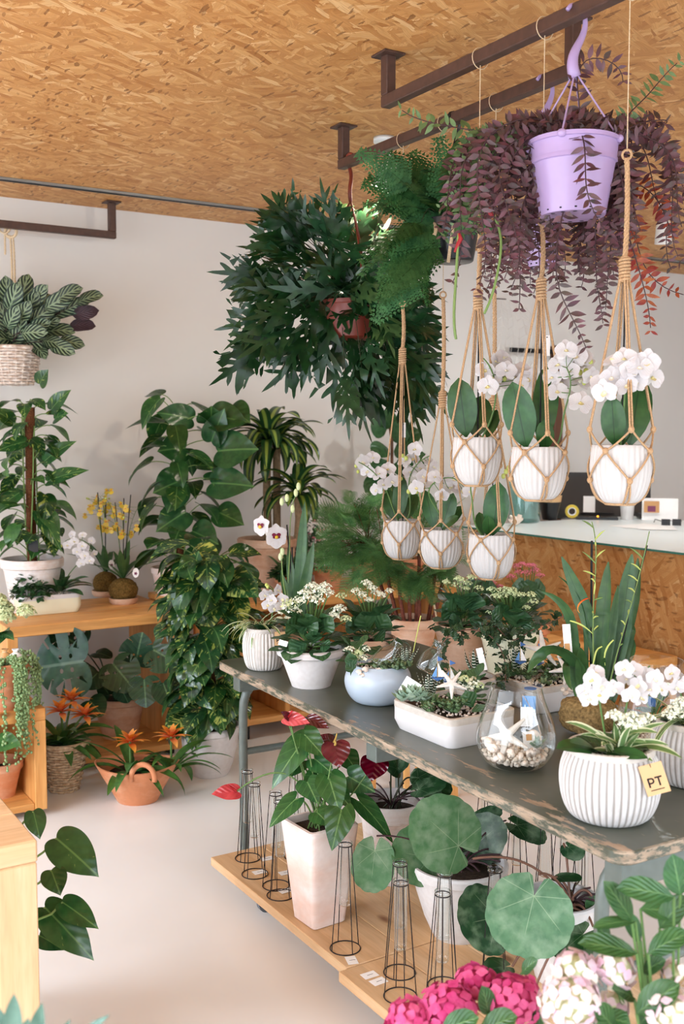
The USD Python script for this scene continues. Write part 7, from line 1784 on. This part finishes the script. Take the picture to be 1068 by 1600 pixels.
for k, (px, py, a, lab) in enumerate([(549, 1501, .5, 'white price card lying by the foot of the lone bud vase'), (577, 1524, 1.1, 'white price card lying near the plank joint, left of two'), (591, 1534, 1.2, 'white price card lying near the plank joint, right of two'), (417, 1342, .9, 'white price card behind the bud vases in the far left corner'), (405, 1363, 1.0, 'white price card inside the ring of a corner bud vase'), (446, 1364, 1.0, 'white price card beside the pink planter'), (446, 1392, 1.2, 'white price card under the bud vase left of the pink planter')]):
    c = onz(px, py, PZ); t = Th('price_card', lab, 'card', c, 'loose price cards'); d = RIGHT * math.cos(a * .5) + np.cross(ZUP, RIGHT) * math.sin(a * .5); q = t.add('card', slab(c + ZUP * .0012, .044, .03, .0008, ZUP, np.cross(ZUP, d) if k != 0 else d, .0002), 'paper', False)
    for j in range(2): t.add('small_print', slab(c + ZUP * .0017 + d * .004 * j, .014, .0015, .0003, ZUP, np.cross(ZUP, d), .0001), 'ink', False)

# square planter with red anthurium
B0, B1, B2 = onz(490, 1456, PZ), onz(455, 1431, PZ), onz(549, 1440, PZ); e1 = unit((B1 - B0) * [1, 1, 0]); e2 = np.cross(ZUP, e1) * (1 if np.cross(ZUP, e1) @ (B2 - B0) > 0 else -1)
sB, sT, hh = .116, .172, .305; cc = B0 + (e1 + e2) * sB / 2; Z = proj(cc)[2]
t = Th('anthurium_planter', 'red-flowered anthurium in a tall square whitewashed pink planter on the platform', 'potted plant', cc)
def sq(s, z, rr=.01):
    P = Polygon([(-s / 2, -s / 2), (s / 2, -s / 2), (s / 2, s / 2), (-s / 2, s / 2)]).buffer(-rr).buffer(rr, quad_segs=3).exterior; n = 64
    return np.array([cc + e1 * x + e2 * y + ZUP * z for x, y in (P.interpolate(k / n, normalized=True).coords[0] for k in range(n))])
L_ = [sq(sB - .01, 0), sq(sB, .005), sq(sT, hh - .004), sq(sT - .006, hh), sq(sT - .026, hh), sq(sT - .03, hh - .03)]; V = np.vstack([*L_, cc[None]]); n = 64; F = []
for i in range(5):
    for j in range(n): F += [[i * n + j, i * n + (j + 1) % n, (i + 1) * n + (j + 1) % n], [i * n + j, (i + 1) * n + (j + 1) % n, (i + 1) * n + j]]
F += [[(j + 1) % n, j, 6 * n] for j in range(n)]; t.add('planter', (V, np.array(F)), 'whitewash_pink', 40)
V = np.vstack([sq(sT - .026, hh - .022), (cc + ZUP * (hh - .018))[None]]); t.add('soil', (V, np.array([[j, (j + 1) % n, n] for j in range(n)]), None), 'soil')
hub = cc + ZUP * (hh - .02); r = rng(501)
def stemmed(t, T_, b, e, w, mat, face, dz, hub, smat='stem_green', droop=.5, fold=.15, sr=.0026, name='leaf', wave=.02, via=None, **kw):
    B, E_ = at(*b, Z + dz), at(*e, Z + dz - kw.pop('tipdz', .04)); q = leafp(t, T[T_], B, E_, w * Z / FPX, mat, face, droop, fold, wave=wave, name=name, **kw)
    vv = (hub + B) / 2 + ZUP * .06 if via is None else at(*via, Z + dz); t.add('leaf_stalk' if name == 'leaf' else 'flower_stem', tube(bez(hub + r.normal(0, .02, 3) * [1, 1, 0], vv, B, n=12) if via is None else spline([hub, vv, B], 14), sr, 6), smat, parent=q); return q
for b, e, w, f_, dz in [((514, 1216), (530, 1270), 48, .9, -.10), ((533, 1266), (518, 1330), 46, .85, -.14), ((472, 1160), (424, 1234), 44, .55, .02), ((476, 1148), (508, 1184), 40, .9, -.02), ((460, 1250), (420, 1294), 32, .6, -.06), ((545, 1214), (586, 1238), 46, .85, .0), ((562, 1253), (614, 1318), 34, .45, -.05), ((480, 1222), (496, 1256), 42, .8, -.04), ((492, 1186), (522, 1212), 38, .85, -.0), ((496, 1270), (516, 1292), 36, .7, -.1), ((500, 1210), (470, 1240), 36, .7, .0), ((540, 1180), (560, 1210), 36, .7, .06), ((520, 1230), (548, 1262), 38, .75, -.05), ((470, 1190), (452, 1215), 30, .7, .05)]:
    stemmed(t, 'arrow', b, e, w, 'anthurium_leaf', f_, dz, hub)
for b, e, w, mt, dz, sp, via in [((369, 1237), (330, 1241), 26, 'anthurium_coral', -.02, (356, 1226), (440, 1208)), ((448, 1122), (484, 1130), 24, 'anthurium_coral', .0, (456, 1110), (470, 1190)), ((452, 1122), (438, 1112), 14, 'anthurium_spathe', .0, None, (468, 1190)), ((483, 1124), (514, 1138), 22, 'anthurium_spathe', .04, None, (490, 1170)), ((523, 1164), (530, 1200), 44, 'anthurium_spathe', -.1, (523, 1158), (512, 1220)), ((520, 1162), (500, 1148), 22, 'anthurium_spathe', -.02, (526, 1146), (515, 1200)), ((586, 1188), (580, 1221), 44, 'anthurium_spathe', -.04, (587, 1178), (550, 1240))]:
    q = stemmed(t, 'spathe', b, e, w, mt, .75, dz, hub, 'stem_green', .4, .1, .0024, 'spathe', .04, via=via)
    if sp: t.add('spadix', tube(bez(at(*b, Z + dz - .004), at((b[0] + sp[0]) / 2 + 2, (b[1] + sp[1]) / 2, Z + dz - .015), at(*sp, Z + dz - .03), n=6), [.0034, .003, .0016], 7), 'spadix' if mt == 'anthurium_spathe' else 'anthurium_coral', parent=q)

# round pot behind it
c = onz(611, 1372, PZ); Z = proj(c)[2]
t = Th('round_leaved_plant', 'dark-leaved plant in a tall whitewashed pot right behind the pink planter', 'potted plant', c)
pot(t, [(.065, 0), (.07, .01), (.09, .12), (.098, .2), (.1, .21), (.108, .215), (.112, .26), (.107, .268)], c, 'whitewash', soil=.225); hub = c + ZUP * .23; r = rng(511)
for b, e, w, f_, dz in [((640, 1215), (690, 1222), 34, .5, -.02), ((650, 1235), (668, 1205), 40, .6, .03), ((625, 1205), (600, 1195), 36, .6, .08), ((655, 1245), (690, 1246), 34, .5, .02), ((610, 1200), (640, 1185), 40, .6, .1), ((660, 1225), (705, 1238), 36, .5, .08)]: stemmed(t, 'round', b, e, w, 'farfugium_dark', f_, dz, hub, 'dark_stem', .5)
for k in range(12): a = k * .52; t.add('dry_stem', tube(bez(hub, hub + dirv(a, 1.2) * .06, hub + dirv(a, .6) * .11, n=6), .0028, 5), 'purple_stem')

# big round-leaved plants
c = onz(715, 1458, PZ); Z = proj(c)[2]
t = Th('round_leaved_plant', 'large round scallop-edged leaves over a wide white bowl on the near platform', 'potted plant', c)
pot(t, [(.072, 0), (.078, .01), (.1, .06), (.125, .14), (.135, .185), (.142, .19), (.145, .21), (.14, .217)], c, 'chalk_white', 56, soil=.185); hub = c + ZUP * .19 + RIGHT * .01; r = rng(521)
for b, e, w, f_, dz, mt in [((690, 1345), (612, 1330), 92, .75, -.02, 'farfugium_leaf'), ((588, 1306), (578, 1394), 66, .8, -.04, 'farfugium_leaf'), ((722, 1340), (786, 1284), 76, .7, .08, 'farfugium_dark'), ((640, 1238), (696, 1226), 40, .4, .1, 'farfugium_dark'), ((730, 1290), (784, 1268), 40, .4, .15, 'farfugium_dark'), ((790, 1282), (852, 1314), 44, .45, .12, 'farfugium_dark'), ((700, 1330), (680, 1300), 44, .5, .1, 'farfugium_dark')]: stemmed(t, 'round', b, e, w, mt, f_, dz, hub, 'purple_stem', .35, .08)
for k in range(14): a = k * .449; t.add('dry_stem', tube(bez(hub, hub + dirv(a, 1.1) * .06, hub + dirv(a, .35) * .12, n=6), .003, 5), 'purple_stem')
c = onz(872, 1528, PZ); Z = proj(c)[2]
t = Th('round_leaved_plant', 'large round scallop-edged leaves over a white pot behind the pale hydrangea', 'potted plant', c)
pot(t, [(.058, 0), (.064, .01), (.085, .1), (.096, .18), (.104, .185), (.107, .22), (.102, .226)], c, 'chalk_white', 56, soil=.19); hub = c + ZUP * .195 + RIGHT * .03; r = rng(522)
for b, e, w, f_, dz, mt, via in [((738, 1342), (648, 1262), 112, .85, -.02, 'farfugium_leaf', (800, 1342)), ((842, 1366), (812, 1494), 124, .85, -.18, 'farfugium_leaf', None), ((794, 1430), (718, 1446), 108, .8, .02, 'farfugium_dark', None), ((926, 1448), (868, 1496), 66, .6, -.12, 'farfugium_dark', None), ((880, 1318), (908, 1342), 36, .5, .05, 'farfugium_dark', None), ((862, 1372), (908, 1374), 26, .25, .0, 'farfugium_dark', None), ((924, 1400), (940, 1432), 34, .6, -.04, 'farfugium_leaf', None), ((800, 1510), (758, 1516), 40, .4, -.02, 'farfugium_dark', None), ((890, 1400), (905, 1378), 30, .4, .03, 'farfugium_dark', None)]: stemmed(t, 'round', b, e, w, mt, f_, dz, hub, 'brown_stem', .3, .08, .0034, via=via, tipdz=.05)
for k in range(10): a = k * .63; t.add('dry_stem', tube(bez(hub, hub + dirv(a, 1.1) * .05, hub + dirv(a, .5) * .08, n=6), .003, 5), 'purple_stem')
t.add('flower_stem', tube(spline([hub, at(870, 1470, Z - .15), at(845, 1520, Z - .16), at(832, 1560, Z - .16)], 14), .0034, 6), 'brown_stem')

# ---------------------------------------------------------------- hydrangeas in the near right corner
def hydra(label, c, Z0, heads, mat, leaves, seed, group):
    global Z
    Z = Z0; t = Th('hydrangea', label, 'hydrangea', c, None); r = rng(seed)
    pot(t, [(.09, 0), (.12, .2), (.124, .205), (.126, .23), (.122, .236)], c, 'terracotta', soil=.215); hub = c + ZUP * .21
    for px, py, rr, dz in heads:
        P = at(px, py, Z0 + dz); R = rr * Z0 / FPX; st = t.add('stem', tube(bez(hub, (hub + P) / 2 + ZUP * .05, P - ZUP * R * .5, n=10), .004, 6), 'stem_green')
        h = t.add('flower_head', ball(P, R * .78, 2, (1, 1, .85)), mat if mat == 'floret_magenta' else 'floret_green'); n = int(60 * (R / .055) ** 2 * 1.35)
        for k in range(n):
            f = 1 - 1.75 * (k + .5) / n; az = k * 2.39996; el = math.asin(max(-1, min(1, f))); d = dirv(az, el); p = P + d * R * [1, 1, .85] * r.uniform(.88, 1.04); nn = unit(d + r.normal(0, .25, 3)); x = unit(np.cross(nn, [.2, .4, 1])); y = np.cross(nn, x); m = MB(); a0 = r.uniform(0, 1.57); s = r.uniform(.0095, .0125)
            for j in range(4): dd = x * math.cos(a0 + j * 1.5708) + y * math.sin(a0 + j * 1.5708); m.add(leaf(T['petal'], p, unit(dd + nn * .25), nn, s, s * 1.12, .5, -.08))
            t.add('floret', m, mat, parent=h)
    for b, e, w, f_, dz, mt in leaves:
        B, E_ = at(*b, Z0 + dz), at(*e, Z0 + dz - .02); q = leafp(t, T['oval'], B, E_, w * Z0 / FPX, mt, f_, .5, .2, wave=.03); t.add('leaf_stalk', tube(bez(hub, (hub + B) / 2 + ZUP * .03, B, n=8), .0026, 5), 'stem_green', parent=q)
    for k in range(16): a = k * 2.4; b = hub + dirv(a, .9) * r.uniform(.08, .2); t.add('leaf', leaf(T['oval'], b, dirv(a, .1), ZUP, .1, .062, .6, .15), 'hydrangea_leaf')
    return t
hydra('magenta hydrangea with four round heads at the bottom edge', np.array([1.20, 1.60, 0]), 2.0, [(638, 1592, 34, -.02), (702, 1574, 44, .0), (742, 1538, 34, .06), (802, 1562, 46, .02)], 'floret_magenta', [((762, 1585), (752, 1540), 30, .5, .0, 'hydrangea_leaf'), ((775, 1565), (748, 1580), 28, .5, .02, 'hydrangea_leaf'), ((815, 1520), (840, 1500), 26, .5, .08, 'hydrangea_leaf'), ((690, 1612), (748, 1590), 40, .6, -.06, 'hydrangea_leaf'), ((755, 1610), (808, 1588), 40, .6, -.08, 'hydrangea_leaf'), ((835, 1580), (850, 1600), 40, .6, .02, 'hydrangea_leaf')], 531, None)
hydra('pale pink hydrangea with big pointed leaves in the bottom right corner', np.array([1.42, 1.20, 0]), 1.8, [(898, 1514, 34, .04), (892, 1568, 52, .0), (961, 1515, 33, .04), (963, 1568, 22, .06), (1052, 1520, 20, .05), (1052, 1584, 42, -.04)], 'floret_blush', [((1052, 1402), (962, 1388), 44, .6, .02, 'hydrangea_leaf'), ((986, 1438), (942, 1376), 36, .7, .03, 'hydrangea_leaf'), ((994, 1490), (902, 1474), 40, .5, .0, 'hydrangea_leaf'), ((1062, 1398), (1050, 1334), 44, .7, .04, 'hydrangea_leaf'), ((1012, 1490), (1078, 1458), 40, .5, .0, 'hydrangea_leaf'), ((994, 1584), (1062, 1538), 46, .6, -.03, 'hydrangea_leaf'), ((992, 1440), (925, 1450), 24, .4, .03, 'hydrangea_leaf'), ((990, 1560), (955, 1545), 34, .5, .02, 'hydrangea_leaf'), ((960, 1610), (925, 1572), 40, .6, -.02, 'hydrangea_leaf'), ((1000, 1420), (1068, 1430), 40, .5, .08, 'hydrangea_leaf'), ((1000, 1600), (1040, 1560), 40, .6, .02, 'hydrangea_leaf'), ((1000, 1470), (970, 1425), 30, .6, .06, 'hydrangea_leaf'), ((1030, 1450), (1075, 1400), 40, .6, .06, 'hydrangea_leaf'), ((940, 1590), (985, 1600), 36, .5, .0, 'hydrangea_leaf'), ((1005, 1520), (1040, 1500), 30, .5, .05, 'hydrangea_leaf'), ((950, 1480), (930, 1440), 30, .5, .08, 'hydrangea_leaf')], 532, None)
